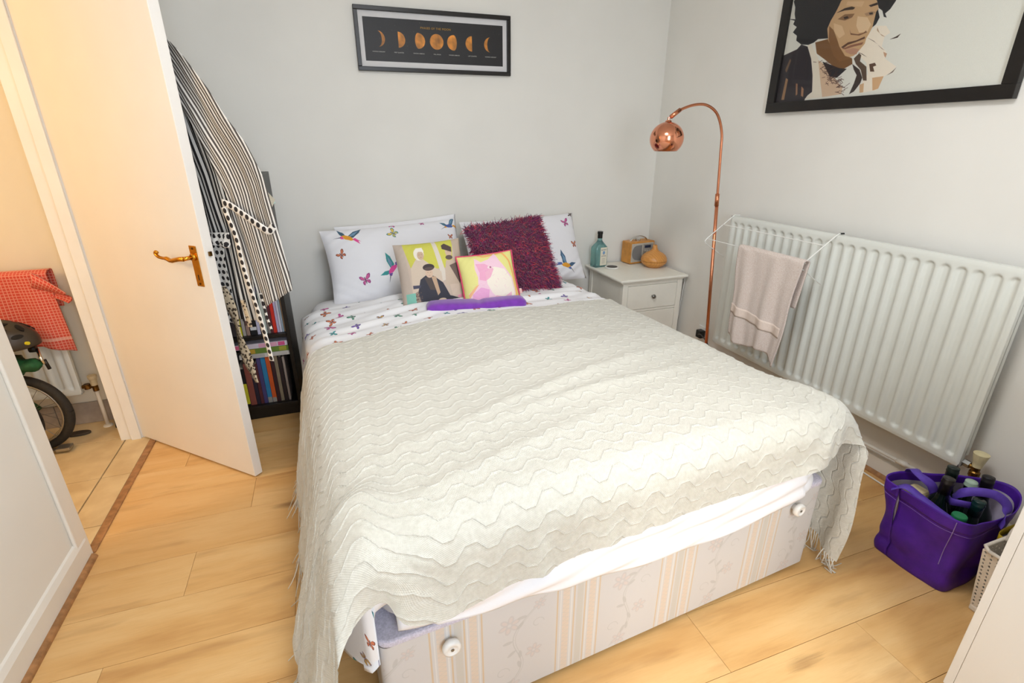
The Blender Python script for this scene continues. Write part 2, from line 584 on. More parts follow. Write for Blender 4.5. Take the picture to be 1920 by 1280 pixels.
# ------------------------------------------------------------------ open door
dr = bpy.data.objects.new('door_1', None); COL.objects.link(dr)
dr['kind'] = 'structure'
dr.location = (-3.0318+.03, -.4404-.02, .008)
dr.location = (-3.0318, -.4404, .008)
dr.rotation_euler = (0, 0, -.7728)          # local x runs along the leaf, local -y is the face seen
obj('door_leaf', box(B(), 0.0, .7636, 0, .036, 0, 1.98), DOORP, dr, bevel=.0015)
bm = box(B(), .688, .725, -.003, 0, .815, .963)
hd = obj('door_handle', bm, BRASS, dr, bevel=.002)
hd['label'] = 'brass lever handle on a long backplate with keyhole'
bm = B()
tube(bm, [(.706, 0, .923), (.706, -.012, .923)], .0125, 20)
tube(bm, [(.706, -.012, .923), (.706, -.042, .923)], .0075, 16)
tube(bm, spline([(.706, -.042, .923), (.69, -.046, .922), (.665, -.046, .917), (.64, -.046, .912), (.62, -.046, .918), (.595, -.046, .918), (.575, -.046, .921), (.562, -.046, .931), (.566, -.046, .938), (.574, -.046, .935)], 5),
     [.0085]*14+[.0075]*8+[.0058]*24, 12)
obj('lever', bm, BRASS, hd, smooth=True)
obj('keyhole', prism(B(), [(.7035, .856), (.7065, .856), (.7065, .838), (.7035, .838)], 0, .0012).copy() if False else box(B(), .7045, .7075, -.0038, -.003, .838, .858), BLKP, hd)
bm = B()
for zz in (.825, .953):
    tube(bm, [(.7065, -.003, zz), (.7065, -.0045, zz)], .004, 12)
obj('screw', bm, BRASSD, hd)
bm = box(B(), .7636, .7642, .008, .029, .86, .99)
lp = obj('latch_plate', bm, DOORP, dr)
obj('latch_bolt', box(B(), .764, .772, .012, .023, .928, .944), BRASSD, dr, bevel=.001)
bm = B()
for zz in (.25, 1.75):
    tube(bm, [(.0, -.005, zz-.04), (.0, -.005, zz+.04)], .006, 12)
obj('hinge', bm, STEEL, dr)

# ------------------------------------------------------------------ clothes hanging on the back of the door
def stripes(name, period, a, b, duty=.5, diag=0.0):
    s = N(name)
    uv = s.coord('UV')
    x = s.n('SeparateXYZ', {0: uv})
    u = s.math('ADD', x.outputs[0], s.math('MULTIPLY', x.outputs[1], diag))
    fr = s.math('FRACT', s.math('DIVIDE', u, period))
    m = s.math('LESS_THAN', fr, duty)
    s.put(s.b.inputs['Base Color'], s.mix(m, lin(a), lin(b)))
    s.b.inputs['Roughness'].default_value = .85
    s.bump(s.noise(uv, 900, 2), .2, .0005)
    return s.m
def dots(name, period, r, a, b, stagger=True):
    s = N(name)
    uv = s.coord('UV')
    x = s.n('SeparateXYZ', {0: uv})
    row = s.math('FLOOR', s.math('DIVIDE', x.outputs[1], period))
    fv = s.math('SUBTRACT', s.math('FRACT', s.math('DIVIDE', x.outputs[1], period)), .5)
    uu = s.math('ADD', s.math('DIVIDE', x.outputs[0], period), s.math('MULTIPLY', row, .5 if stagger else 0.0))
    fu = s.math('SUBTRACT', s.math('FRACT', uu), .5)
    d = s.math('SQRT', s.math('ADD', s.math('MULTIPLY', fu, fu), s.math('MULTIPLY', fv, fv)))
    s.put(s.b.inputs['Base Color'], s.mix(s.math('LESS_THAN', d, r), lin(a), lin(b)))
    s.b.inputs['Roughness'].default_value = .8
    return s.m
def leopard(name):
    s = N(name)
    uv = s.coord('UV')
    wz = s.n('VectorMath', {0: s.n('TexNoise', {'Vector': uv, 'Scale': 120.0}).outputs[1], 1: (.006, .006, .006)}, operation='MULTIPLY').outputs[0]
    d1 = s.n('TexVoronoi', {'Vector': s.n('VectorMath', {0: uv, 1: wz}, operation='ADD').outputs[0], 'Scale': 85.0}).outputs['Distance']
    c = s.ramp(d1, [(.0, lin('9a7b55')), (.22, lin('241a14')), (.36, lin('2c2019')), (.44, lin('c9b89c'))])
    s.put(s.b.inputs['Base Color'], c)
    s.b.inputs['Roughness'].default_value = .8
    return s.m
ST_FINE = stripes('fine_grey_stripes', .0115, 'ddd9d2', '4d4744', .52)
ST_BOLD = stripes('bold_black_stripes', .0175, 'e2ded7', '1d191a', .5)
DOT = dots('polka_dots', .024, .33, 'ece9e3', '262224')
DOTS1 = dots('polka_dots_single_row', .026, .34, 'ece9e3', '262224', False)
LEO = leopard('leopard_print')
_dd = Vector((math.cos(-.7728), math.sin(-.7728), 0)); _dn = Vector((-_dd.y, _dd.x, 0))
_dh = Vector((-3.0318, -.4404, 0))
def ref(s, off, z):
    """slide an outline measured 8 cm behind the door to the depth of its own layer"""
    return s-1.43*(off-.08), z+(off-.08)/.07*.055*(z-1.31)
def dpt2(s, off, z):
    s, z = ref(s, off, z)
    return dpt(s, off, z)
def dpt(s, off, z):
    """a point behind the door: s along the leaf, off behind its face, z height"""
    return _dh+_dd*s+_dn*off+Vector((0, 0, z))
def interp(poly, t):
    """poly [(s,z)...] resampled by its z order parameter t in 0..1 along length"""
    p = np.array(poly, float)
    d = np.r_[0, np.cumsum(np.hypot(*np.diff(p, axis=0).T))]
    d /= d[-1]
    return np.interp(t, d, p[:, 0]), np.interp(t, d, p[:, 1])
def hanging(name, left, right, off, m, parent, folds=6, amp=.012, nu=70, nv=90, thick=.0015, seed=1, origin=None, spread=.3, sag=0.0, bulge=0.03):
    """cloth between two edge lines that fall behind the door; the folds run down its length"""
    left = [ref(a, off, b) for a, b in left]; right = [ref(a, off, b) for a, b in right]
    t = np.linspace(0, 1, nv)
    ls, lz = interp(left, t)
    rs, rz = interp(right, t)
    u = np.linspace(0, 1, nu)
    U, T = np.meshgrid(u, t, indexing='ij')
    S = ls[None]*(1-U)+rs[None]*U
    Z = lz[None]*(1-U)+rz[None]*U
    wv = np.sin(U*folds*2*PI+1.4*np.sin(T*3+seed)+seed)+.5*np.sin(U*folds*4.3*PI+seed*2+T*2)
    O = off+amp*wv*(spread+(1-spread)*T)+.006*fbm(U*6, T*8, seed)+bulge*np.sin(PI*U)*np.sin(PI*np.clip(T*1.1, 0, 1))
    P = np.stack([_dh.x+_dd.x*S+_dn.x*O, _dh.y+_dd.y*S+_dn.y*O, Z+sag*np.sin(PI*U)], -1)
    W = np.hypot(rs-ls, rz-lz)
    L = np.r_[0, np.cumsum(np.hypot(np.diff((ls+rs)/2), np.diff((lz+rz)/2)))]
    UV = np.stack([(U-.5)*np.maximum(W, .25*W.max())[None], np.broadcast_to(L[None], U.shape)], -1)
    if parent is not None and origin is None:
        origin = None
        P = P-np.array(parent.location)
    return grid_mesh(name, P, UV, m, parent, thick=thick)
robe = thing('striped_robe', 'black and white striped robe with polka dot trim hanging behind the open door', 'robe', dpt(.70, .09, 1.05))
# finely striped front panel and sleeve falling on the right
hanging('sleeve', [(.60, 1.66), (.70, 1.44), (.775, 1.28), (.828, 1.15), (.838, 1.04), (.865, .92), (.905, .74)],
        [(.62, 1.70), (.765, 1.565), (.845, 1.47), (.895, 1.39), (.96, 1.31), (1.012, 1.205), (1.04, 1.08), (1.063, .90), (1.066, .83)],
        .075, ST_FINE, robe, folds=2.0, amp=.005, seed=2, bulge=.004)
# boldly striped back panel next to the door edge
hanging('back_panel', [(.60, 1.62), (.60, 1.3), (.62, .95), (.64, .665)],
        [(.66, 1.62), (.77, 1.42), (.86, 1.22), (.90, 1.03), (.90, .85), (.892, .69)],
        .10, ST_BOLD, robe, folds=3.0, amp=.009, seed=4, bulge=.0)
hanging('dotted_hem', [(.60, .985), (.61, .9), (.63, .66)], [(.755, .995), (.748, .9), (.742, .655)], .085, DOT, robe, folds=1.6, amp=.005, seed=5, nv=50, bulge=.002)
hanging('dotted_cuff', [(.62, 1.0), (.62, .965)], [(.80, 1.01), (.79, .955)], .078, DOT, robe, folds=3, amp=.004, seed=6, nu=40, nv=12, bulge=.002)
bl = thing('dotted_belt', 'thin polka dot belt of the striped robe trailing over the books', 'belt', dpt(.83, .13, .9))
def ribbon(name, pts, w, m, parent, twist=0, thick=.0015, across=None, vs=1.0):
    P = []
    UV = []
    pts = [Vector(p)-Vector(parent.location) for p in spline(pts, 8)]
    L = 0
    ac = across or _dd
    for i, p in enumerate(pts):
        if i: L += (p-pts[i-1]).length
        a = ac.copy()
        if twist:
            a = (_dd*math.cos(twist*math.sin(i*.35))+_dn*math.sin(twist*math.sin(i*.35)))
        t = (pts[min(i+1, len(pts)-1)]-pts[max(i-1, 0)]).normalized()
        a = (a-t*a.dot(t)).normalized()
        P.append([p+a*w*k for k in (-.5, -.17, .17, .5)])
        UV.append([(w*k+.5*.026, L*vs) for k in (-.5, -.17, .17, .5)])
    return grid_mesh(name, P, UV, m, parent, thick=thick, offset=0)
ribbon('long_end', [dpt2(.80, .058, 1.10), dpt2(.832, .058, 1.0), dpt2(.842, .058, .87), dpt2(.868, .058, .74), dpt2(.885, .058, .62), dpt2(.893, .058, .53)], .0235, DOTS1, bl)
ribbon('waist_loop', [dpt2(.80, .058, 1.115), dpt2(.84, .058, 1.105), dpt2(.90, .058, 1.075), dpt2(.96, .058, 1.045), dpt2(1.0, .062, 1.03), dpt2(1.03, .066, 1.05)], .024, DOTS1, bl, across=Vector((0, 0, 1)))
ribbon('short_end', [dpt2(.905, .075, .80), dpt2(.912, .07, .72), dpt2(.925, .065, .66)], .012, DOTS1, bl)
sc = thing('leopard_scarf', 'leopard print scarf end hanging below the striped robe', 'scarf', dpt2(.77, .08, .55))
ribbon('scarf_tail', [dpt2(.70, .075, .80), dpt2(.735, .08, .70), dpt2(.742, .08, .60), dpt2(.762, .082, .50), dpt2(.785, .08, .415)], .042, LEO, sc, twist=.35, thick=.004)
ribbon('scarf_end', [dpt2(.80, .065, .76), dpt2(.81, .065, .69), dpt2(.812, .065, .655)], .022, LEO, sc, thick=.003)
hook = thing('door_hook', 'metal hook over the back of the open door holding the robe', 'hook', dpt(.60, .036, 1.72))
bm = B()
tube(bm, [Vector((0, 0, .25))+_dn*0, Vector((0, 0, 0)), _dn*.03+Vector((0, 0, -.05)), _dn*.05+Vector((0, 0, -.02))], .004, 8)
obj('hook_bar', bm, STEEL, hook, smooth=True)

# ------------------------------------------------------------------ bookcase and books
bx0, bx1, byf, byb = -2.64, -2.308, -.454, -.15
bc = thing('bookcase', 'narrow black bookcase behind the striped robe', 'bookcase', ((bx0+bx1)/2, byf, 0))
def bcb(name, x0, x1, y0, y1, z0, z1):
    l = bc.location
    return obj(name, box(B(), x0-l.x, x1-l.x, y0-l.y, y1-l.y, z0, z1), BLK, bc, bevel=.0015)
BT = 1.175
bcb('side_panel', bx0, bx0+.018, byf, byb, 0, BT); bcb('side_panel', bx1-.018, bx1, byf, byb, 0, BT)
bcb('back_panel', bx0+.018, bx1-.018, byb-.006, byb, .0, BT)
bcb('plinth', bx0+.018, bx1-.018, byf+.012, byf+.024, 0, .055)
SH = [.055, .425, .80, BT-.018]
for z in SH:
    bcb('shelf', bx0+.018, bx1-.018, byf+.003, byb-.006, z, z+.018)
PAPER = mat('book_pages', 'ddd2bb', .9, var=.08, scale=200)
BOOKM = {}
def book(x, z, w, h, d, col, label, lying=False, y=None, lean=0.0, band=None, group='books in the black bookcase', y0=None, title=False):
    yy = byf+.03 if y is None else y
    t = thing('book', label, 'book', (x, yy, z), 0, group)
    if col not in BOOKM:
        BOOKM[col] = mat('book_cover_'+col, col, .5, var=.06, scale=15)
    c = BOOKM[col]
    bm = B()
    if not lying:      # spine towards -y, thickness along x
        box(bm, -w/2, w/2, 0, .0025, 0, h); box(bm, -w/2, -w/2+.002, .0025, d, 0, h); box(bm, w/2-.002, w/2, .0025, d, 0, h)
        o = obj('cover', bm, c, t)
        obj('pages', box(B(), -w/2+.002, w/2-.002, .0025, d-.004, .003, h-.003), PAPER, t)
        if band:
            for z0, z1, bc_ in band:
                if bc_ not in BOOKM: BOOKM[bc_] = mat('book_cover_'+bc_, bc_, .5, var=.05)
                obj('spine_label', box(B(), -w/2+.0005, w/2-.0005, -.0006, 0, h*z0, h*z1), BOOKM[bc_], t)
        t.rotation_euler = (0, lean, 0)
    else:
        box(bm, -h/2, h/2, 0, .0025, 0, w); box(bm, -h/2, h/2, .0025, d, 0, .002); box(bm, -h/2, h/2, .0025, d, w-.002, w)
        obj('cover', bm, c, t)
        obj('pages', box(B(), -h/2+.003, h/2-.003, .0025, d-.003, .002, w-.002), PAPER, t)
        if band:
            for z0, z1, bc_ in band:
                if bc_ not in BOOKM: BOOKM[bc_] = mat('book_cover_'+bc_, bc_, .5, var=.05)
                obj('spine_label', box(B(), -h/2+h*z0, -h/2+h*z1, -.0006, 0, .002, w-.002), BOOKM[bc_], t)
    return t
z = SH[1]+.018
TOPROW = [(-2.602, .034, .17, .15, 'b5444c', 'red spined book against the door end of the upper book row', None),
 (-2.573, .020, .16, .14, '2b2022', 'dark brown book beside the red spined book', None),
 (-2.552, .016, .19, .14, '3a3335', 'dark grey book hidden by the leopard scarf', None),
 (-2.530, .021, .185, .14, 'e3dc28', 'yellow book with black lettering blocks right of the leopard scarf', [(.45, .5, '222222'), (.55, .6, '222222'), (.65, .7, '222222'), (.25, .3, '222222')]),
 (-2.510, .013, .17, .14, 'b9b2ac', 'pale grey book between the yellow book and the dotted belt', None),
 (-2.493, .014, .17, .14, 'a98a7c', 'brown and beige spined book left of the dotted belt', [(.3, .75, '6e5148')]),
 (-2.468, .028, .20, .15, '1b1a1c', 'black book with a yellow square on its spine', [(.56, .72, 'e8e032'), (.12, .2, 'e0e0e0')]),
 (-2.446, .013, .215, .15, 'c9c6dd', 'pale lilac spined book in the upper row', None),
 (-2.432, .011, .16, .15, '1d1c1f', 'thin black book with small white emblem', [(.2, .28, 'e0e0e0')]),
 (-2.417, .015, .21, .15, 'c5cfc6', 'pale green grey spined book in the upper row', None),
 (-2.401, .012, .20, .15, '8d8580', 'taupe thin book behind the robe corner', None),
 (-2.388, .012, .225, .15, '5e2a30', 'dark maroon book beside the bright red book', None),
 (-2.374, .014, .24, .15, 'd8301f', 'bright red book with a tall spine', None),
 (-2.360, .010, .25, .15, 'c3b3d2', 'pale lilac tall thin book right of the bright red book', None),
 (-2.349, .009, .255, .15, 'd4d0dc', 'white grey tall thin book in the upper row', None),
 (-2.339, .008, .245, .15, 'aab8c2', 'pale blue tall thin book in the upper row', None),
 (-2.330, .007, .235, .15, 'c7a27a', 'thin tan book touching the side of the bookcase', None)]
for x, w, h, d, c, lb, bd in TOPROW:
    book(x, z, w, h, d, c, lb, band=bd)
z = SH[0]+.018
LOWROW = [(-2.608, .020, .23, .17, '4f9a58', 'green orange and purple banded book at the door end of the lower row', [(.0, .2, '8a8d8a'), (.2, .42, '8a4fa0'), (.42, .62, 'd86a3c'), (.8, .9, 'd7b9a8')]),
 (-2.588, .016, .23, .17, 'b9a9a5', 'grey spined book with blue and yellow patches in the lower row', [(.75, .85, 'e6df3b'), (.85, .98, '5d9ecb')]),
 (-2.563, .030, .20, .16, '1f1c1f', 'black book with a big yellow lettered label at its foot', [(.04, .6, 'd9d235')]),
 (-2.533, .027, .225, .16, '8d4c40', 'rust brown thick book in the lower row', None),
 (-2.510, .016, .24, .16, '2b2333', 'very dark blue book beside the rust brown book', [(.6, .75, '8a8290')]),
 (-2.493, .014, .22, .16, '5b2b30', 'dark wine red thin book in the lower row', None),
 (-2.476, .017, .25, .16, '4a4273', 'purple blue book left of the bright blue book', None),
 (-2.456, .020, .25, .16, '2f7fae', 'bright blue book with a grey foot on its spine', [(.0, .12, '9a958c')]),
 (-2.435, .019, .25, .16, 'cf5a26', 'orange spined book with a grey foot in the lower row', [(.0, .1, '9a958c')]),
 (-2.415, .016, .25, .16, '3a2026', 'dark maroon book right of the orange book', None),
 (-2.398, .015, .25, .16, '8d7f68', 'khaki brown thin book in the lower row', None),
 (-2.380, .016, .24, .16, '2c2123', 'dark brown thin book in the lower row', None),
 (-2.364, .010, .24, .16, 'a3948a', 'pale taupe thin book at the right end of the lower row', None)]
for x, w, h, d, c, lb, bd in LOWROW:
    book(x, z, w, h, d, c, lb, band=bd)
# stack lying on the lower row
z += .252
for w, h, x, c, lb, bd in [(.021, .225, -2.44, 'd9d5cd', 'white book lowest of the lying stack', [(.1, .5, 'b9b5b0'), (.55, .95, 'c7c3bc')]),
                           (.026, .215, -2.436, '6c8a36', 'green book with orange lettering in the lying stack', [(.05, .3, 'c9a23a'), (.8, .95, 'a6a53a')]),
                           (.024, .235, -2.448, 'dfd6df', 'white and pink book topmost of the lying stack', [(.0, .1, 'e46f93'), (.45, .8, 'e5a8bf'), (.82, .95, 'dc5b8e')])]:
    book(x, z+.001, w, h, .15, c, lb, True, y=byf+.02, band=bd, group='books lying in a stack')
    z += w+.0015
tb = book(-2.60, SH[0]+.306+.018-.03, .035, .07, .12, 'c2a27c', 'tan box shaped book standing behind the stack', y=byf+.05)
# little things on the shelf above
py = thing('paper_card', 'cream folded card poking out at the top of the bookcase', 'card', (-2.335, -.50, SH[2]+.2))
bm = B(); prism(bm, [(-.03, .02), (-.02, -.055), (.005, -.06), (.045, .015), (.0, .075)], -.001, .001)
xf(bm, Matrix.Rotation(PI/2, 4, 'X'))
obj('card_sheet', bm, PAPER, py).location = (.02, .0, .06)
hgr = thing('coat_hanger', 'pale green hanger tip sticking out beside the robe', 'hanger', (-2.30, -.49, 1.055))
bm = B(); tube(bm, spline([(-.09, .02, -.01), (-.03, 0, 0), (.0, 0, .004), (.028, 0, .006)], 5), .004, 8)
obj('hanger_bar', bm, mat('mint_plastic', 'cfe6dc', .4), hgr, smooth=True)
# ------------------------------------------------------------------ wall art
INK = mat('caption_ink', 'c2bfb8', .7)
GOLD = mat('title_ink', 'b98b2c', .6)
FRAME = mat('black_frame_moulding', '1b1715', .35, var=.1, scale=30)
_g = N('picture_glass')
_t = _g.n('BsdfTransparent'); _gl = _g.n('BsdfGlossy', {'Roughness': .03})
_mx = _g.n('MixShader', {0: _g.n('LayerWeight', {'Blend': .12}).outputs[0]})
_g.t.links.new(_t.outputs[0], _mx.inputs[1]); _g.t.links.new(_gl.outputs[0], _mx.inputs[2])
_g.t.links.new(_mx.outputs[0], _g.t.nodes['Material Output'].inputs[0])
GLASSM = _g.m
MATB = mat('mount_board', 'dcdad9', .85, var=.01)
def moon_print():
    c = Canvas(900, 290, (24, 21, 22))
    r = np.random.RandomState(3)
    for _ in range(160):
        x, y = r.rand(2); s = .0007+.0011*r.rand()**3
        g = 70+110*r.rand()
        c.ell(x, y, s, s*900/290, (g, g, g), .8, n=8)
    xs = [.092, .231, .371, .503, .628, .764, .905]
    for i, x in enumerate(xs):
        ry = .185; rx = ry*.193/.729
        y = .52
        t = np.linspace(-PI/2, PI/2, 24)
        for k, (sh, al) in enumerate((((205, 132, 48), 1),)):
            R_ = np.c_[x+rx*np.cos(t), y+ry*np.sin(t)]
            L_ = np.c_[x-rx*np.cos(t), y+ry*np.sin(t)]
            if i == 0: p = np.r_[R_, np.c_[x+.55*rx*np.cos(t), y+ry*np.sin(t)][::-1]]
            if i == 1: p = R_
            if i == 2: p = np.r_[R_, np.c_[x-.45*rx*np.cos(t), y+ry*np.sin(t)][::-1]]
            if i == 3: p = np.r_[R_, L_[::-1]]
            if i == 4: p = np.r_[L_, np.c_[x+.45*rx*np.cos(t), y+ry*np.sin(t)][::-1]]
            if i == 5: p = L_
            if i == 6: p = np.r_[L_, np.c_[x-.5*rx*np.cos(t), y+ry*np.sin(t)][::-1]]
            c.poly(p, (200-6*i*0, 128, 44))
        mask = c.a[:, :, 0] > .5
        X0 = int((x-rx)*c.w); 
    a = c.a
    yy, xx = np.mgrid[0:c.h, 0:c.w]
    n = fbm(xx/38., yy/38., 4, 4)
    m = a[..., 0] > .5
    m &= a[..., 2] < .3
    a[m] *= (1+.22*n[m])[:, None]
    c.noise(.06)
    return c
bp = thing('moon_phase_poster', 'small black framed poster of orange moon phases above the bed', 'picture', (-1.417, 0, 1.785))
bm = B()
w, h = .4065, .1425
fw = .0195
for a in ((-w, w, h-fw, h), (-w, w, -h, -h+fw), (-w, -w+fw, -h+fw, h-fw), (w-fw, w, -h+fw, h-fw)):
    box(bm, a[0], a[1], -.024, -.002, a[2], a[3])
obj('frame', bm, FRAME, bp, bevel=.002)
bm = B(); box(bm, -w+fw, w-fw, -.009, -.004, -h+fw, h-fw)
obj('mount_board', bm, MATB, bp)
pw, ph = w-.042, h-.046
grid_mesh('print', [[(-pw, -.0095, -ph), (-pw, -.0095, ph)], [(pw, -.0095, -ph), (pw, -.0095, ph)]], [[(0, 0), (0, 1)], [(1, 0), (1, 1)]], print_mat('moon_print', moon_print(), .5, bump=0), bp)
text('lettering', 'PHASES OF THE MOON', .0135, GOLD, bp, (0, -.0102, .062), (PI/2, 0, 0), space=1.15)
for x, tx in zip([.092, .231, .371, .503, .628, .764, .905], ['WAXING CRESCENT', 'FIRST QUARTER', 'WAXING GIBBOUS', 'FULL MOON', 'WANING GIBBOUS', 'LAST QUARTER', 'WANING CRESCENT']):
    text('caption', tx, .0068, INK, bp, (-pw+2*pw*x, -.0102, -.054), (PI/2, 0, 0))

SH_ = {'hair': [[0.004, 0.407], [0.017, 0.383], [0.02, 0.357], [0.029, 0.335], [-0.011, 0.344], [0.027, 0.33], [0.022, 0.317], [0.044, 0.303], [0.028, 0.285], [0.053, 0.268], [0.054, 0.249], [0.085, 0.229], [0.122, 0.222], [0.148, 0.227], [0.166, 0.237], [0.214, 0.232], [0.201, 0.269], [0.21, 0.297], [0.225, 0.323], [0.235, 0.345], [0.24, 0.36], [0.30, 0.385], [0.36, .37], [0.395, .326], [0.407, .302], [0.424, .29], [0.435, .268], [0.447, .263], [0.437, .278], [0.453, .289], [0.467, .312], [.48, .36], [.46, .44], [.40, .52], [.28, .56], [.15, .54], [.05, .49]],
 'hair3': [[0.405, 0.298], [0.419, 0.269], [0.411, 0.248], [0.399, 0.24], [0.4, 0.267], [0.4, 0.29]],
 'face': [[0.237, 0.359], [.30, .385], [.36, .37], [0.395, 0.326], [0.408, 0.297], [0.4, 0.267], [0.399, 0.24], [0.391, 0.219], [0.384, 0.206], [0.383, 0.188], [0.366, 0.167], [0.347, 0.15], [0.312, 0.145], [0.277, 0.159], [0.244, 0.188], [0.215, 0.227], [0.201, 0.269], [0.21, 0.297], [0.225, 0.323]],
 'neck': [[0.155, 0.226], [0.214, 0.23], [0.244, 0.188], [0.285, 0.155], [0.343, 0.141], [0.349, 0.121], [0.31, 0.105], [0.269, 0.12], [0.213, 0.157], [0.173, 0.182]],
 'ch': [[0.208, 0.278], [0.232, 0.259], [0.258, 0.221], [0.274, 0.194], [0.309, 0.155], [0.343, 0.143], [0.289, 0.137], [0.258, 0.161], [0.242, 0.183], [0.218, 0.227]],
 'hl': [[0.226, 0.285], [0.267, 0.268], [0.288, 0.235], [0.266, 0.224], [0.237, 0.253]], 'hl2': [[0.327, 0.29], [0.37, 0.278], [0.391, 0.251], [0.383, 0.229], [0.349, 0.23], [0.33, 0.257]], 'hl3': [[0.269, 0.352], [0.343, 0.337], [0.336, 0.32], [0.299, 0.33], [0.267, 0.339]],
 'b1': [[0.229, 0.32], [0.263, 0.33], [0.293, 0.33], [0.309, 0.323], [0.302, 0.318], [0.265, 0.322]], 'b2': [[0.364, 0.319], [0.396, 0.322], [0.401, 0.314], [0.374, 0.312]],
 'e1': [[0.241, 0.296], [0.269, 0.308], [0.312, 0.302], [0.304, 0.29], [0.275, 0.285]], 'e2': [[0.354, 0.294], [0.381, 0.297], [0.399, 0.291], [0.388, 0.281], [0.363, 0.284]], 'i1': [[0.266, 0.298], [0.283, 0.299], [0.29, 0.291], [0.273, 0.29]], 'i2': [[0.372, 0.293], [0.387, 0.292], [0.389, 0.285], [0.376, 0.286]],
 'no': [[0.304, 0.25], [0.314, 0.229], [0.352, 0.22], [0.381, 0.226], [0.376, 0.233], [0.367, 0.227], [0.344, 0.226], [0.325, 0.231], [0.313, 0.235]],
 'mu': [[0.283, 0.19], [0.309, 0.203], [0.344, 0.205], [0.376, 0.213], [0.379, 0.206], [0.345, 0.199], [0.311, 0.194], [0.293, 0.184]], 'li': [[0.29, 0.183], [0.324, 0.191], [0.376, 0.194], [0.372, 0.186], [0.338, 0.184], [0.303, 0.179]], 'l2': [[0.303, 0.177], [0.339, 0.179], [0.365, 0.171], [0.357, 0.154], [0.333, 0.157], [0.309, 0.168]],
 'ja': [[0, 0.198], [0.067, 0.213], [0.085, 0.229], [0.12, 0.216], [0.15, 0.165], [0.169, 0.12], [0.187, 0.033], [0.166, 0.019], [0.155, 0.0], [0.0, 0.0]],
 's1': [[0.034, 0.102], [0.047, 0.095], [0.045, 0.01], [0.029, 0.011]], 's2': [[0.094, 0.074], [0.104, 0.072], [0.113, 0.028], [0.105, 0.023]], 's3': [[0.021, 0.136], [0.038, 0.179], [0.046, 0.172], [0.032, 0.124]], 's4': [[0.127, 0.06], [0.141, 0.048], [0.146, 0.015], [0.133, 0.021]],
 'co': [[0.119, 0.221], [0.135, 0.224], [0.186, 0.16], [0.213, 0.105], [0.227, 0.041], [0.242, 0.008], [0.155, 0.006], [0.187, 0.033], [0.177, 0.088], [0.15, 0.165]], 'sc': [[0.187, 0.155], [0.211, 0.142], [0.28, 0.078], [0.328, 0.038], [0.328, 0.013], [0.242, 0.008], [0.221, 0.063]], 'dc': [[0.209, 0.147], [0.296, 0.112], [0.329, 0.106], [0.293, 0.077], [0.258, 0.085]],
 'tie': [[0.349, 0.121], [0.385, 0.097], [0.404, 0.066], [0.401, 0.047], [0.382, 0.019], [0.363, 0.010], [0.374, 0.049], [0.378, 0.078], [0.36, 0.1]], 'tie2': [[0.35, 0.14], [0.368, 0.157], [0.379, 0.148], [0.379, 0.127], [0.411, 0.104], [0.425, 0.054], [0.41, 0.056], [0.39, 0.096], [0.364, 0.119]],
 'hand': [[0.362, 0.181], [0.387, 0.215], [0.412, 0.243], [0.452, 0.236], [0.475, 0.21], [0.456, 0.2], [0.454, 0.168], [0.476, 0.147], [0.477, 0.124], [0.528, 0.091], [0.512, 0.074], [0.485, 0.058], [0.474, 0.017], [0.419, 0.011], [0.409, 0.051], [0.424, 0.079], [0.407, 0.119], [0.371, 0.147]],
 'wr': [[0.445, 0.062], [0.489, 0.063], [0.479, 0.021], [0.458, 0.016]], 'wr2': [[0.399, 0.042], [0.416, 0.046], [0.422, 0.013], [0.407, 0.012]],
 'f1': [[0.386, 0.208], [0.422, 0.187], [0.46, 0.158], [0.469, 0.152], [0.457, 0.159], [0.418, 0.191]], 'f2': [[0.361, 0.162], [0.388, 0.147], [0.405, 0.138], [0.381, 0.153]], 'f3': [[0.419, 0.237], [0.434, 0.214], [0.46, 0.198], [0.465, 0.196], [0.445, 0.204], [0.42, 0.226]], 'f4': [[0.478, 0.187], [0.5, 0.193], [0.515, 0.2], [0.506, 0.188]], 'f5': [[0.499, 0.064], [0.517, 0.076], [0.529, 0.088], [0.52, 0.073]], 'f6': [[0.42, 0.112], [0.442, 0.114], [0.45, 0.104], [0.438, 0.101], [0.448, 0.083], [0.431, 0.085]], 'f7': [[0.465, 0.148], [0.481, 0.14], [0.479, 0.126], [0.472, 0.134]]}
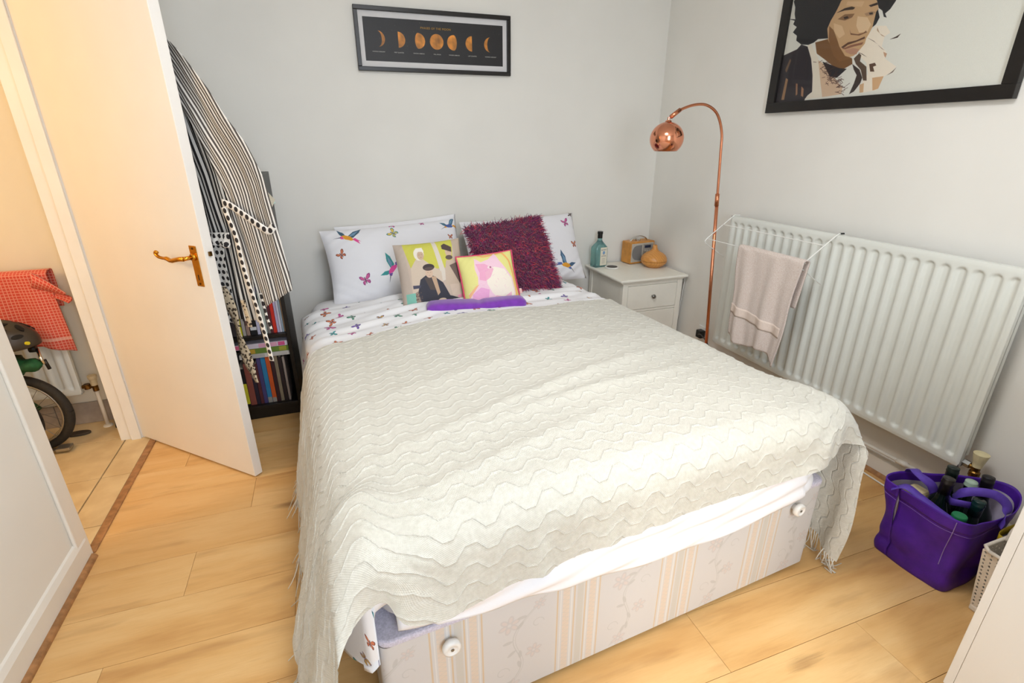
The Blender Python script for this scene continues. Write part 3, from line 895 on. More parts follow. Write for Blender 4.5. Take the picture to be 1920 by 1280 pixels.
def portrait():
    Wd, Ht = .88, .62
    c = Canvas(880, 620, (220, 219, 208))
    C_ = dict(face=(196, 160, 118), neck=(120, 84, 50), hand=(233, 222, 203), ch=(128, 90, 54), hl=(225, 196, 156), hl2=(232, 208, 172), hl3=(218, 186, 146), hair=(33, 32, 34), hair3=(33, 32, 34),
              b1=(52, 38, 30), b2=(52, 38, 30), e1=(110, 78, 50), e2=(150, 120, 92), i1=(48, 34, 28), i2=(48, 34, 28), no=(120, 84, 58), mu=(92, 62, 46), li=(138, 92, 70), l2=(182, 138, 112),
              ja=(46, 41, 46), s1=(150, 116, 84), s2=(150, 112, 84), s3=(112, 88, 66), s4=(160, 118, 88), co=(222, 214, 196), sc=(206, 178, 150), dc=(38, 36, 40), tie=(58, 48, 44), tie2=(90, 72, 58),
              wr=(196, 144, 92), wr2=(190, 140, 90), f1=(70, 52, 40), f2=(70, 52, 40), f3=(180, 150, 120), f4=(60, 44, 34), f5=(90, 66, 50), f6=(90, 66, 50), f7=(190, 150, 120))
    order = ['hand', 'neck', 'face', 'hl3', 'hl', 'hl2', 'ch', 'hair', 'hair3', 'ja', 's1', 's2', 's3', 's4', 'co', 'sc', 'dc', 'tie', 'tie2', 'wr', 'wr2', 'b1', 'b2', 'e1', 'e2', 'i1', 'i2', 'no', 'mu', 'li', 'l2', 'f1', 'f2', 'f3', 'f4', 'f5', 'f6', 'f7']
    for k in order:
        p = np.array(SH_[k])/[Wd, Ht]
        al = {'hl': .6, 'hl2': .6, 'hl3': .5, 'e1': .75, 'e2': .7, 'wr': .7, 'wr2': .7}.get(k, 1)
        c.poly(p, C_[k], al)
    r = np.random.RandomState(9)
    for _ in range(90):       # woven scribble on the neckerchief
        t = r.rand()
        x, y = .21+.11*t+.03*r.randn()*.4, .135-.11*t+.02*r.randn()*.5
        c.line([(x/Wd, y/Ht), ((x+.016)/Wd, (y+.008*r.randn())/Ht)], .0022, (70, 44, 40), .8)
    for a, b in (((.33, .295), (.4, .30)),):
        pass
    yy, xx = np.mgrid[0:c.h, 0:c.w]
    c.noise(.05)
    return c
pp = thing('portrait_picture', 'large black framed portrait of a pensive man on the right wall', 'picture', (0, -1.39, 1.76))
y0, y1, z0, z1 = -.49, .50, -.33, .37     # local y along the wall (negative is nearer to the viewer)
bm = B()
fw = .043
for a in ((y0, y1, z0, z0+fw), (y0, y1, z1-fw, z1), (y0, y0+fw, z0+fw, z1-fw), (y1-fw, y1, z0+fw, z1-fw)):
    box(bm, -.026, -.002, a[0], a[1], a[2], a[3])
obj('frame', bm, FRAME, pp, bevel=.0015)
ya, yb, za, zb = y0+fw, y1-fw, z0+fw, z1-fw
grid_mesh('print', [[(-.012, yb, za), (-.012, yb, zb)], [(-.012, ya, za), (-.012, ya, zb)]], [[(0, 0), (0, 1)], [(1, 0), (1, 1)]], print_mat('portrait_print', portrait(), .55, bump=0), pp)
obj('backing', box(B(), -.0115, -.004, ya, yb, za, zb), MATB, pp)
obj('glazing', box(B(), -.018, -.0165, ya, yb, za, zb), GLASSM, pp)
# ------------------------------------------------------------------ radiator, airer, towel, pipes on the right wall
panel_radiator('panel_radiator', 'long white fluted radiator on the right wall under the portrait', 1.261, .698, (-.10, -.856, .2503), -PI/2, .05, .06)
pt = thing('heating_pipe', 'painted heating pipe running along the top of the right skirting', 'pipe', (-.04, -1.5, .112))
bm = B()
tube(bm, [(0, .95, -.02), (0, .4, -.012), (0, -.47, .012)], .0075, 10)
obj('pipe_run', bm, PIPE, pt, smooth=True)
bm = B()
tube(bm, [(0, -.40, .009), (0, -.44, .011)], .0115, 12); tube(bm, [(0, -.47, .012), (-.002, -.60, .02), (-.005, -.655, .02)], .0075, 10)
obj('pipe_clip', bm, PIPE, pt, smooth=True)
vt = thing('radiator_valve', 'cream topped radiator valve on a brass body above the purple bag', 'valve', (-.072, -2.155, .20))
bm = B()
lathe(bm, [(.0, .07), (.014, .07), (.015, .082), (.022, .118), (.0225, .122), (.0, .124)], (0, 0, 0), 24)
obj('valve_cap', bm, mat('aged_cream_plastic', 'dccfa4', .5, var=.06), vt, smooth=False)
bm = B()
lathe(bm, [(0, .0), (.012, .0), (.013, .03), (.016, .034), (.016, .05), (.012, .054), (.012, .072), (0, .072)], (0, 0, 0), 12)
tube(bm, [(0, 0, .062), (0, .05, .066)], .009, 10)
tube(bm, [(0, 0, .0), (0, 0, -.12), (.02, .0, -.12)], .0075, 10)
obj('valve_body', bm, BRASSD, vt)
obj('union_nut', tube(B(), [(0, .018, .064), (0, .04, .065)], .0135, 6), STEEL, vt)
ck = thing('white_cable', 'thin white cable lying on the floor along the right wall', 'cable', (-.06, -1.75, .004))
obj('cable_run', tube(B(), spline([(.0, .9, 0), (.012, .4, 0), (.008, .1, 0), (-.002, -.06, 0), (-.01, -.2, 0), (-.03, -.42, 0), (-.04, -.5, 0)], 8), .0035, 8), WHITEP, ck, smooth=True)

rk = thing('radiator_airer', 'white wire airer hooked over the left end of the radiator', 'airer', (-.10, -1.10, .948))
def rkp(x, y, z): return (x+.10, y+1.10, z-.948)
for ye in (-.87, -1.465):
    bm = B()
    dy = -.0
    pts = [rkp(-.05, ye, .935), rkp(-.055, ye, .950), rkp(-.09, ye, .9525), rkp(-.108, ye-.0, .942), rkp(-.235, ye+.01, .842), rkp(-.247, ye+.012, .828), rkp(-.24, ye+.01, .815), rkp(-.105, ye+.02, .735)]
    tube(bm, [pts[0], pts[1], pts[2], pts[3], pts[4], pts[5], pts[6], pts[7]], .0024, 8)
    obj('end_bracket', bm, WIRE, rk)
for x, z in ((-.155, .908), (-.238, .84)):
    obj('rail', tube(B(), [rkp(x, -.868, z), rkp(x, -1.463, z)], .002, 8), WIRE, rk)
bm = B()
for ye in (-1.465,): tube(bm, [rkp(-.082, ye, .9525), rkp(-.062, ye, .952)], .0036, 8)
obj('rubber_sleeve', bm, BLKP, rk)

# face towel folded over the outer rail
s = N('peach_terry')
oc = s.coord()
c = s.ramp(s.noise(oc, 260, 2), [(.3, lin('e6d0c2')), (.7, lin('faece2'))])
s.put(s.b.inputs['Base Color'], c); s.b.inputs['Roughness'].default_value = .95; s.b.inputs['Sheen Weight'].default_value = .3
s.bump(s.noise(oc, 420, 3, .7), .9, .004)
TERRY = s.m
BAND = mat('towel_band', 'ead7c9', .8, var=.03, scale=120, bump=.3, bdist=.001, bscale=300)
def draped(name, m, parent, xw, zt, prof, nu=60, folds=5, amp=.01, seed=1, thick=.006, gap=.012):
    """cloth over a rail: prof(u)-> (y at top, y at bottom front, front drop, back drop)"""
    P, UV = [], []
    u = np.linspace(0, 1, nu)
    for ui in u:
        yt, yb, fd, bd = prof(ui)
        col, uvc = [], []
        n1, n2, n3 = 46, 9, 22
        for k in range(n1):            # front, from hem up
            t = 1-k/(n1-1)
            y_ = yt+(yb-yt)*t
            w_ = amp*(math.sin(ui*folds*2*PI+seed)+.5*math.sin(ui*folds*3.7*PI+seed*3))*(.25+.75*t)
            col.append((-gap-.012*t+w_-.012, y_+.004*math.sin(t*9+ui*5), -fd*t)); uvc.append((ui, fd*t))
        for k in range(1, n2):
            a = PI*k/n2
            col.append((-gap*math.cos(a)-.012*(1-k/n2), yt, gap*math.sin(a))); uvc.append((ui, -gap*a))
        for k in range(n3):
            t = k/(n3-1)
            w_ = amp*.5*math.sin(ui*folds*2*PI+seed+1)*t
            col.append((gap+w_, yt+(yb-yt)*t*.6, -bd*t)); uvc.append((ui, -bd*t-.05))
        P.append(col); UV.append(uvc)
    return grid_mesh(name, P, UV, m, parent, thick=thick, offset=0)
tw = thing('face_towel', 'pale pink towel with a woven band hanging from the radiator airer', 'towel', (-.238, -1.29, .842))
def towel_prof(u):
    yt = .178-.362*u
    yb = .150-.320*u
    fd = .415+.045*u+.02*math.sin(u*7)
    if u > .86: yb += .02*(u-.86)/.14
    return yt, yb, fd, (.20 if u > .8 else .475-.06*u)
draped('towel_cloth', TERRY, tw, 0, 0, towel_prof, folds=2.4, amp=.011, seed=2)
# woven band strip on the front
P = []
for i in range(60):
    u = i/59
    yt, yb, fd, bd = towel_prof(u*.93)
    r_ = []
    for k in range(6):
        z = .262+.045*k/5+.03*u
        t = z/fd
        w_ = .011*(math.sin(u*.93*2.4*2*PI+2)+.5*math.sin(u*.93*2.4*3.7*PI+6))*(.25+.75*t)
        r_.append((-.012-.012*t+w_-.0168, yt+(yb-yt)*t+.004*math.sin(t*9+u*.93*5), -z))
    P.append(r_)
grid_mesh('woven_band', P, None, BAND, tw, thick=.001)

sk = thing('wall_socket', 'small socket low on the right wall behind the lamp pole', 'socket', (0, -.672, .22))
obj('face_plate', box(B(), -.009, 0, -.043, .043, -.043, .043), WHITEP, sk, bevel=.003)
obj('plug', box(B(), -.045, -.009, -.022, .022, -.022, .025), BLKP, sk, bevel=.004)
bc_ = thing('black_cable', 'black flex looping by the foot of the copper lamp', 'cable', (-.12, -.75, .2))
obj('flex', tube(B(), spline([(.075, .078, .02), (.03, .0, .05), (-.01, -.10, .045), (-.03, -.16, .0), (-.04, -.16, -.12), (-.03, -.1, -.19)], 8), .0035, 8), BLKP, bc_, smooth=True)

# ------------------------------------------------------------------ copper arc lamp
lpb = (-.135, -.85, 0)
lm = thing('arc_floor_lamp', 'copper arc floor lamp with a round shade by the radiator', 'lamp', lpb)
obj('base', lathe(B(), [(0, 0), (.125, 0), (.13, .004), (.13, .018), (.122, .026), (.03, .03), (.014, .04), (0, .04)], n=48), COPPERB, lm, smooth=False, bevel=0)
bm = B(); tube(bm, [(0.02, 0, .035), (-.065, 0, 1.045)], .0085, 16); obj('pole', bm, COPPERB, lm, smooth=True)
arc = spline([(-.065, 0, 1.04), (-.083, 0, 1.25), (-.094, 0, 1.345), (-.135, 0, 1.425), (-.20, 0, 1.462), (-.272, 0, 1.462), (-.345, 0, 1.44), (-.385, 0, 1.415)], 8)
obj('arm', tube(B(), arc, .0062, 14), COPPERB, lm, smooth=True)
bm = B(); tube(bm, [(-.0625, 0, 1.0), (-.067, 0, 1.06)], .0105, 16); tube(bm, [(-.345, 0, 1.441), (-.392, 0, 1.410)], .0095, 14)
obj('sleeve', bm, COPPERB, lm, smooth=True)
scx, scz = -.402, 1.318
rs = .0765
prof = [(rs*math.sin(a), rs*math.cos(a)) for a in np.linspace(.10, 2.42, 34)]
inner = [((rs-.0015)*math.sin(a), (rs-.0015)*math.cos(a)) for a in np.linspace(2.42, .12, 34)]
shade = obj('shade', lathe(B(), [(r_, z_*.95) for r_, z_ in prof+inner], (scx, 0, scz), 64, caps=False), COPPER, lm, smooth=True)
bm = B(); lathe(bm, [(0, .0), (.016, .0), (.012, .006), (.006, .008), (.005, .02), (0, .02)], (scx, 0, scz+rs*.94), 20)
tube(bm, [(-.388, 0, 1.413), (scx, 0, scz+rs*.95+.012)], .003, 8)
obj('swivel', bm, COPPER, lm)
obj('bulb', lathe(B(), [(0, -.045), (.018, -.04), (.025, -.02), (.022, 0), (.013, .02), (.013, .05), (0, .05)], (scx, 0, scz), 24), WHITEP, lm, smooth=True)

# ------------------------------------------------------------------ bedside table
nt = thing('bedside_table', 'cream painted bedside table with two drawers in the corner', 'bedside table', (-.2505, -.2535, 0))
def nb(name, x0, x1, y0, y1, z0, z1, m=CREAM, parent=None, bev=.002, **k):
    return obj(name, box(B(), x0+.2505, x1+.2505, y0+.2535, y1+.2535, z0, z1), m, parent or nt, bevel=bev)
obj('top', box(B(), -.2395, .2335, -.2335, .2335, .526, .5424), CREAM, nt, bevel=.006)
obj('top_moulding', box(B(), -.222, .216, -.216, .22, .514, .526), CREAM, nt, bevel=.004)
x0, x1, yf, yb = -.462, -.042, -.466, -.04
for a, b in ((x0, x0+.035), (x1-.035, x1)):
    nb('leg', a, b, yf, yf+.035, 0, .514); nb('leg', a, b, yb-.035, yb, 0, .514)
nb('side_panel', x0+.006, x0+.018, yf+.035, yb-.035, .09, .514)
nb('side_panel', x1-.018, x1-.006, yf+.035, yb-.035, .09, .514)
nb('back_panel', x0+.035, x1-.035, yb-.014, yb-.006, .09, .514)
nb('rail', x0+.035, x1-.035, yf+.002, yf+.03, .497, .514)
nb('rail', x0+.035, x1-.035, yf+.002, yf+.03, .331, .345)
nb('rail', x0+.035, x1-.035, yf+.002, yf+.03, .09, .125)
for z0, z1 in ((.347, .495), (.127, .329)):
    d_ = nb('drawer', x0+.037, x1-.037, yf+.0, yf+.018, z0, z1, bev=.003)
    zc = (z0+z1)/2+.004
    kb = lathe(B(), [(0, 0), (.006, 0), (.0055, .010), (.0125, .015), (.0135, .019), (.011, .024), (.004, .026), (0, .026)], n=24)
    xf(kb, Matrix.Translation(Vector((-.2505+.2505-.0, 0, 0)))@Matrix.Rotation(PI/2, 4, 'X'))
    xf(kb, Matrix.Translation(Vector((-.0015, yf+.2535, zc))))
    obj('knob', kb, STEEL, d_, smooth=True)
wc = thing('nightstand_cable', 'thin white cable hanging behind the right side of the bedside table', 'cable', (-.02, -.42, .5))
obj('flex', tube(B(), spline([(-.01, .20, .045), (.008, .02, .043), (.012, -.02, .02), (.0, -.03, -.1), (-.008, -.02, -.3), (-.01, 0, -.49)], 6), .002, 6), WHITEP, wc, smooth=True)
TZ = .5424
# bottle
bt = thing('blue_bottle', 'pale blue square glass bottle with a cream label on the bedside table', 'bottle', (-.432, -.098, TZ), math.radians(8))
s = N('pale_blue_glass')
s.b.inputs['Base Color'].default_value = lin('9fd3d2'); s.b.inputs['Roughness'].default_value = .06
s.b.inputs['Transmission Weight'].default_value = .75; s.b.inputs['IOR'].default_value = 1.45
BGLASS = s.m
W_, D_ = .046, .033
secs = [(rrect(W_-.002, D_-.002, .008), 0), (rrect(W_, D_, .009), .004), (rrect(W_, D_, .009), .118), (rrect(W_-.002, D_-.001, .010), .128), (rrect(W_-.014, D_-.007, .014), .145), (rrect(.022, .019, .0185), .160), (rrect(.0155, .0155, .0154), .170), (rrect(.0145, .0145, .0144), .186)]
obj('glass_body', loft(B(), secs), BGLASS, bt, smooth=False, bevel=.0015)
obj('cap', lathe(B(), [(0, .184), (.0155, .184), (.0155, .208), (.0175, .212), (.0175, .226), (0, .226)], n=28), BLKP, bt)
lb = obj('label', box(B(), -.014, .038, -D_-.0012, -D_-.0002, .012, .128), mat('cream_label', 'e9e2cd', .6, var=.01), bt, bevel=.0005)
NAVY = mat('navy_ink', '27406e', .6); BLUEG = mat('gem_blue', '7fa6cf', .4); GOLDI = mat('gold_ink', 'b08a3e', .5)
text('lettering', 'BOMBAY', .0105, NAVY, lb, (.012, -D_-.0014, .112), (PI/2, 0, 0), ext=.0001)
text('lettering', 'SAPPHIRE', .009, NAVY, lb, (.012, -D_-.0014, .072), (PI/2, 0, 0), ext=.0001)
bm = B(); prism(bm, [(.0095*math.cos(a), .0115*math.sin(a)) for a in np.linspace(0, 2*PI, 9)[:-1]], 0, .0002)
xf(bm, Matrix.Translation(Vector((.012, -D_-.0014, .094)))@Matrix.Rotation(PI/2, 4, 'X'))
obj('gem_emblem', bm, BLUEG, lb)
bm = B(); prism(bm, [(-.003, 0), (.003, 0), (.0, -.006)], 0, .0002)
xf(bm, Matrix.Translation(Vector((.012, -D_-.0014, .083)))@Matrix.Rotation(PI/2, 4, 'X'))
obj('crest', bm, GOLDI, lb)
bm = B()
for k in range(5): box(bm, .000, .024, -D_-.0014, -D_-.0012, .055-k*.0075, .0565-k*.0075)
obj('small_print', bm, mat('grey_ink', '9a9a98', .7), lb)
# coaster
co = thing('round_coaster', 'round dark coaster with a white rim on the bedside table', 'coaster', (-.372, -.170, TZ))
obj('rim', lathe(B(), [(0, 0), (.040, 0), (.046, .002), (.046, .008), (.043, .0095), (.036, .0085), (0, .0065)], n=48), WHITEP, co, smooth=False)
obj('inlay', lathe(B(), [(0, .0086), (.0345, .0086), (.0345, .0095), (0, .0095)], n=48), mat('dark_grit', '5c5753', .6, var=.5, scale=400), co)
# radio
ra = thing('wooden_radio', 'small wooden radio with a carrying handle behind the wood diffuser', 'radio', (-.128, -.078, TZ), math.radians(6))
WOODR = mat('radio_wood', 'd89545', .45, var=.12, scale=25)
rw, rd, rh = .098, .045, .142
bm = B(); loft(bm, [([(x, z) for x, z in rrect(rw, rh/2, .008)], -rd), ([(x, z) for x, z in rrect(rw, rh/2, .008)], rd)])
xf(bm, Matrix.Translation(Vector((0, 0, rh/2+.004)))@Matrix.Rotation(PI/2, 4, 'X'))
obj('case', bm, WOODR, ra, bevel=.001)
cz = rh/2+.004
ALU = mat('radio_fascia', 'cfcbc0', .45, .3, var=.04, scale=60)
obj('fascia', box(B(), -rw+.009, rw-.009, -rd-.0025, -rd, .014, rh-.006), ALU, ra, bevel=.001)
DPT = [(-.006, .022), (-.006, rh-.018)]+[(-.045+.0385*math.cos(a), cz+.0485*math.sin(a)) for a in np.linspace(PI/2, 1.5*PI, 18)]
bm = prism(B(), DPT, 0, .0018); xf(bm, Matrix.Translation(Vector((0, -rd-.0025, 0)))@Matrix.Rotation(PI/2, 4, 'X'))
obj('speaker_grille', bm, mat('grey_grille', '8f8f8e', .6, .2, var=.25, scale=900), ra)
bm = B(); box(bm, .004, rw-.014, -rd-.0034, -rd-.0025, .020, rh-.014)
obj('control_panel', bm, mat('panel_grey', 'a8a49c', .5, .2, var=.1, scale=90), ra)
obj('display', box(B(), .016, .066, -rd-.0042, -rd-.0034, .102, .120), mat('navy_display', '1c2340', .2), ra)
for kx, kz, kr in ((.022, .084, .0045), (.040, .080, .0085), (.058, .084, .0045), (.022, .062, .0045), (.058, .062, .0045), (.040, .05, .0045), (.022, .040, .0045), (.058, .040, .0045)):
    bm = tube(B(), [(kx, -rd-.0034, kz), (kx, -rd-.007, kz)], kr, 14)
    obj('button', bm, ALU, ra)
bm = tube(B(), spline([(-.070, 0, rh+.002), (-.05, 0, rh+.022), (0, 0, rh+.036), (.05, 0, rh+.022), (.070, 0, rh+.002)], 8), .0032, 8)
xf(bm, Matrix.Diagonal((1, 2.6, 1, 1)))
obj('carry_handle', bm, CHROME, ra, smooth=True)
obj('tuning_dial', lathe(B(), [(0, 0), (.019, 0), (.019, .012), (.016, .015), (0, .015)], (-.012, -.004, rh+.004), 32), CHROME, ra)
# diffuser
df = thing('aroma_diffuser', 'onion shaped light wood aroma diffuser in front of the radio', 'diffuser', (-.102, -.232, TZ))
s = N('diffuser_wood'); oc = s.coord()
mp = s.n('Mapping', {'Vector': oc}); mp.inputs['Rotation'].default_value = (.6, .3, 0)
wv = s.n('TexWave', {'Vector': mp.outputs[0], 'Scale': 22.0, 'Distortion': 5.0, 'Detail': 2.0, 'Detail Scale': 1.5}).outputs['Fac']
s.put(s.b.inputs['Base Color'], s.ramp(wv, [(.1, lin('cf8c44')), (.8, lin('da994e'))])); s.b.inputs['Roughness'].default_value = .35
DW = s.m
obj('bowl', lathe(B(), [(0, 0), (.045, 0), (.048, .004), (.062, .012), (.077, .026), (.083, .040), (.083, .0415), (0, .0415)], n=48), DW, df, smooth=True)
obj('lid', lathe(B(), [(0, .043), (.0825, .043), (.083, .050), (.080, .062), (.070, .078), (.055, .090), (.036, .100), (.022, .110), (.0155, .124), (.0135, .140), (.0115, .142), (.009, .138), (0, .136)], n=48), DW, df, smooth=True)
obj('seam', lathe(B(), [(0, .0415), (.0815, .0415), (.0815, .043), (0, .043)], n=48), mat('dark_seam', '5c3a1a', .6), df)
# ------------------------------------------------------------------ the bed
BO = Vector((-2.0746, -2.1979, 0)); BR = .0771
BW, BL_ = 1.368, 1.97
BM = Matrix.Translation(BO)@Matrix.Rotation(BR, 4, 'Z')
def divan_print():
    c = Canvas(1370, 320, (208, 205, 203))
    W = 1.37; Hh = .32
    def st(x0, x1, col, al=1): c.poly([(x0/W, 0), (x1/W, 0), (x1/W, 1), (x0/W, 1)], col, al)
    pe, pa, ln = (218, 202, 186), (202, 198, 190), (210, 188, 158)
    r = np.random.RandomState(2)
    for g in range(-1, 5):
        x = .105+.321*g
        for a, b, col in ((0, .004, ln), (.010, .013, (220, 218, 215)), (.017, .036, pe), (.040, .044, (220, 218, 215)), (.048, .052, ln), (.058, .076, pa), (.080, .084, ln), (.087, .090, (220, 218, 215)), (.094, .112, pe), (.115, .118, (220, 218, 215)), (.122, .126, ln)):
            st(x+a, x+b, col)
        for xa, wd in ((.017, .019), (.058, .018), (.094, .018)):
            for k in range(22):
                y = k/22
                c.line([((x+xa)/W, y), ((x+xa+wd)/W, y+.022), ((x+xa)/W, y+.045)], .0012, (204, 197, 186), .7)
        # faint woven vine and blossom between the stripe groups
        def P_(dx, dy): return ((x+.126+.0975+dx)/W, .5+dy/Hh)
        vn = (190, 188, 184)
        t = np.linspace(0, 1, 26)
        vx = -.055+.10*t+.03*np.sin(t*7); vy = -.14+.28*t
        c.line([P_(a, b) for a, b in zip(vx, vy)], .0016, vn, .9)
        c.line([P_(a+.006, b) for a, b in zip(vx, vy)], .0012, vn, .7)
        for cx, cy, sc_ in ((-.03, .085, 1.0), (.035, -.03, .8), (-.025, -.125, .8), (.05, .12, .6)):
            for k in range(6):
                a = k*PI/3+.3
                c.ell((x+.2235+cx+.017*sc_*math.cos(a))/W, .5+(cy+.017*sc_*math.sin(a))/Hh, .013*sc_/W, .008*sc_/Hh, (198, 193, 190), .8, rot=a)
                c.ell((x+.2235+cx+.017*sc_*math.cos(a))/W, .5+(cy+.017*sc_*math.sin(a))/Hh, .008*sc_/W, .0045*sc_/Hh, (212, 200, 194), .8, rot=a)
        for k in range(7):
            i = 3+k*3
            a = r.rand()*6
            c.ell((x+.2235+vx[i]+.014*math.cos(a))/W, .5+(vy[i]+.014*math.sin(a))/Hh, .013/W, .005/Hh, vn, .75, rot=a)
        for sx, sy, rr in ((-.05, -.07, .02), (.045, .06, .018)):
            t2 = np.linspace(0, 5.2, 24)
            c.line([P_(sx+rr*(1-q/8)*math.cos(q), sy+rr*(1-q/8)*math.sin(q)) for q in t2], .0013, vn, .8)
    return c
bed = thing('divan_bed', 'double divan bed base in faded striped floral fabric with white foot knobs', 'bed', BO, BR)
DIV = print_mat('divan_fabric', divan_print(), .6, scale=(1, 1, 1), bump=.12, bscale=500, sheen=.1)
def rplan(x0, x1, y0, y1, r, n=6):
    p = []
    for cx, cy, a0 in ((x1-r, y1-r, 0), (x0+r, y1-r, PI/2), (x0+r, y0+r, PI), (x1-r, y0+r, 1.5*PI)):
        for k in range(n):
            a = a0+PI/2*k/(n-1)
            p.append((cx+r*math.cos(a), cy+r*math.sin(a)))
    return p
pl = rplan(0, BW, 0, BL_, .022)
i0 = min(range(len(pl)), key=lambda i: (pl[i][1]+.001*abs(pl[i][0])))
pl = pl[12:]+pl[:12]      # start on the left side
per = np.r_[0, np.cumsum([math.dist(pl[i], pl[(i+1) % len(pl)]) for i in range(len(pl))])]
zz = [0.012, .10, .22, .312, .32]
P = [[(pl[i % len(pl)][0]+(.004 if z > .315 else 0)*(0), pl[i % len(pl)][1], z) for z in zz] for i in range(len(pl)+1)]
xoff = 0
k0 = min(range(len(pl)), key=lambda i: pl[i][1]+.0005*pl[i][0])
UVp = [[((per[i]-per[k0]+.022)/1.37, z/.32) for z in zz] for i in range(len(pl)+1)]
grid_mesh('base_cover', P, UVp, DIV, bed)
bm = prism(B(), rplan(.003, BW-.003, .003, BL_-.003, .02), .3, .3195)
obj('base_top', bm, mat('divan_top', 'd8d2cc', .9), bed)
for kx in (.151, 1.2468):
    kb = lathe(B(), [(0, 0), (.010, 0), (.010, .008), (.020, .012), (.0215, .018), (.020, .025), (.013, .028), (.012, .026), (.005, .025), (0, .025)], n=28)
    xf(kb, Matrix.Translation(Vector((kx, 0, .2744)))@Matrix.Rotation(PI/2, 4, 'X'))
    kn = obj('foot_knob', kb, WHITEP, bed, smooth=True)
    obj('screw', xf(tube(B(), [(0, 0, .0255), (0, 0, .0265)], .004, 12), Matrix.Translation(Vector((kx, 0, .2744)))@Matrix.Rotation(PI/2, 4, 'X')), STEEL, kn)
bm = B()
for cx, cy in ((.12, .12), (BW-.12, .12), (.12, BL_-.12), (BW-.12, BL_-.12)): tube(bm, [(cx, cy, 0), (cx, cy, .02)], .02, 12)
obj('castor', bm, BLKP, bed)
# fleece topper between base and mattress
FLE = mat('lilac_fleece', 'dcd5e3', .95, var=.12, scale=250, bump=.8, bdist=.003, bscale=500, sheen=.3)
obj('underblanket', prism(B(), rplan(-.003, BW+.003, -.003, BL_-.01, .03), .3198, .338), FLE, thing('fleece_underblanket', 'lilac fleece layer showing at the left foot corner of the bed base', 'blanket', BO, BR), bevel=.006)
SHEET = mat('white_cotton', 'f3f2f4', .85, var=.01, scale=10, bump=.15, bdist=.001, bscale=120)
mt = thing('mattress', 'white sheeted mattress showing at the foot of the bed', 'mattress', BO, BR)
bm = loft(B(), [(rplan(.035, BW-.03, .03, BL_-.02, .09, 8), .3385), (rplan(.012, BW-.008, .012, BL_-.01, .10, 8), .365), (rplan(.005, BW-.003, .006, BL_-.005, .10, 8), .43), (rplan(.012, BW-.01, .012, BL_-.01, .10, 8), .50), (rplan(.04, BW-.04, .04, BL_-.03, .09, 8), .53), (rplan(.10, BW-.10, .10, BL_-.08, .07, 8), .537)])
obj('mattress_body', bm, SHEET, mt, smooth=True)
P = []
for i in range(141):
    x = .045+(1.335-.045)*i/140
    zb = np.interp(x, [.045, .15, .30, .5, .7, .9, 1.1, 1.2, 1.28, 1.335], [.352, .347, .335, .31, .296, .294, .298, .303, .318, .34])
    r_ = []
    for k in range(26):
        t = k/25
        z = .455+(zb-.455)*t
        fold = .006*math.sin((z-.34)*75+x*9)*math.sin(x*2.4)+.004*math.sin((z)*130-x*17+2)
        yb_ = .012+(.05*max(0, (.12-x)/.12)**2)+(.05*max(0, (x-1.26)/.08)**2)
        r_.append((x, min(-.006, -.010-.006*t+fold)+yb_*(1-.3*t)*(1 if x < .12 or x > 1.26 else .0), z))
    P.append(r_)
grid_mesh('sheet_skirt', P, None, SHEET, mt, thick=.002)

# ---- butterfly and hummingbird prints
BC = [((206, 96, 152), (140, 60, 120)), ((60, 160, 160), (40, 90, 100)), ((206, 122, 86), (120, 60, 50)), ((120, 90, 170), (60, 60, 110)), ((204, 164, 84), (90, 70, 110)), ((90, 150, 120), (60, 80, 80))]
def butterfly(c, x, y, s, rot, col, asp, wrap=False, flat=1.0):
    """s = wing span as a fraction of canvas width"""
    a, b = col
    def tr(pts):
        o = []
        for px, py in pts:
            px, py = px*s, py*s*flat
            o.append((x+px*math.cos(rot)-py*math.sin(rot), y+(px*math.sin(rot)+py*math.cos(rot))*asp))
        return o
    up_ = [(0, .02), (.10, .20), (.28, .38), (.48, .40), (.50, .28), (.40, .10), (.18, .0)]
    lo_ = [(0, -.02), (.16, -.02), (.32, -.08), (.34, -.24), (.24, -.36), (.14, -.28), (.04, -.12)]
    for sg in (1, -1):
        sh = .8 if sg < 0 else 1
        c.poly(tr([(sg*q[0]*sh, q[1]) for q in up_]), b, 1, wrap)
        c.poly(tr([(sg*(q[0]*.78+.03)*sh, q[1]*.78+.03) for q in up_]), a, 1, wrap)
        c.poly(tr([(sg*q[0]*sh, q[1]) for q in lo_]), b, 1, wrap)
        c.poly(tr([(sg*(q[0]*.74+.03)*sh, q[1]*.74-.03) for q in lo_]), a, .85, wrap)
    c.poly(tr([(-.025, -.28), (.025, -.28), (.03, .24), (-.03, .24)]), (70, 50, 60), 1, wrap)
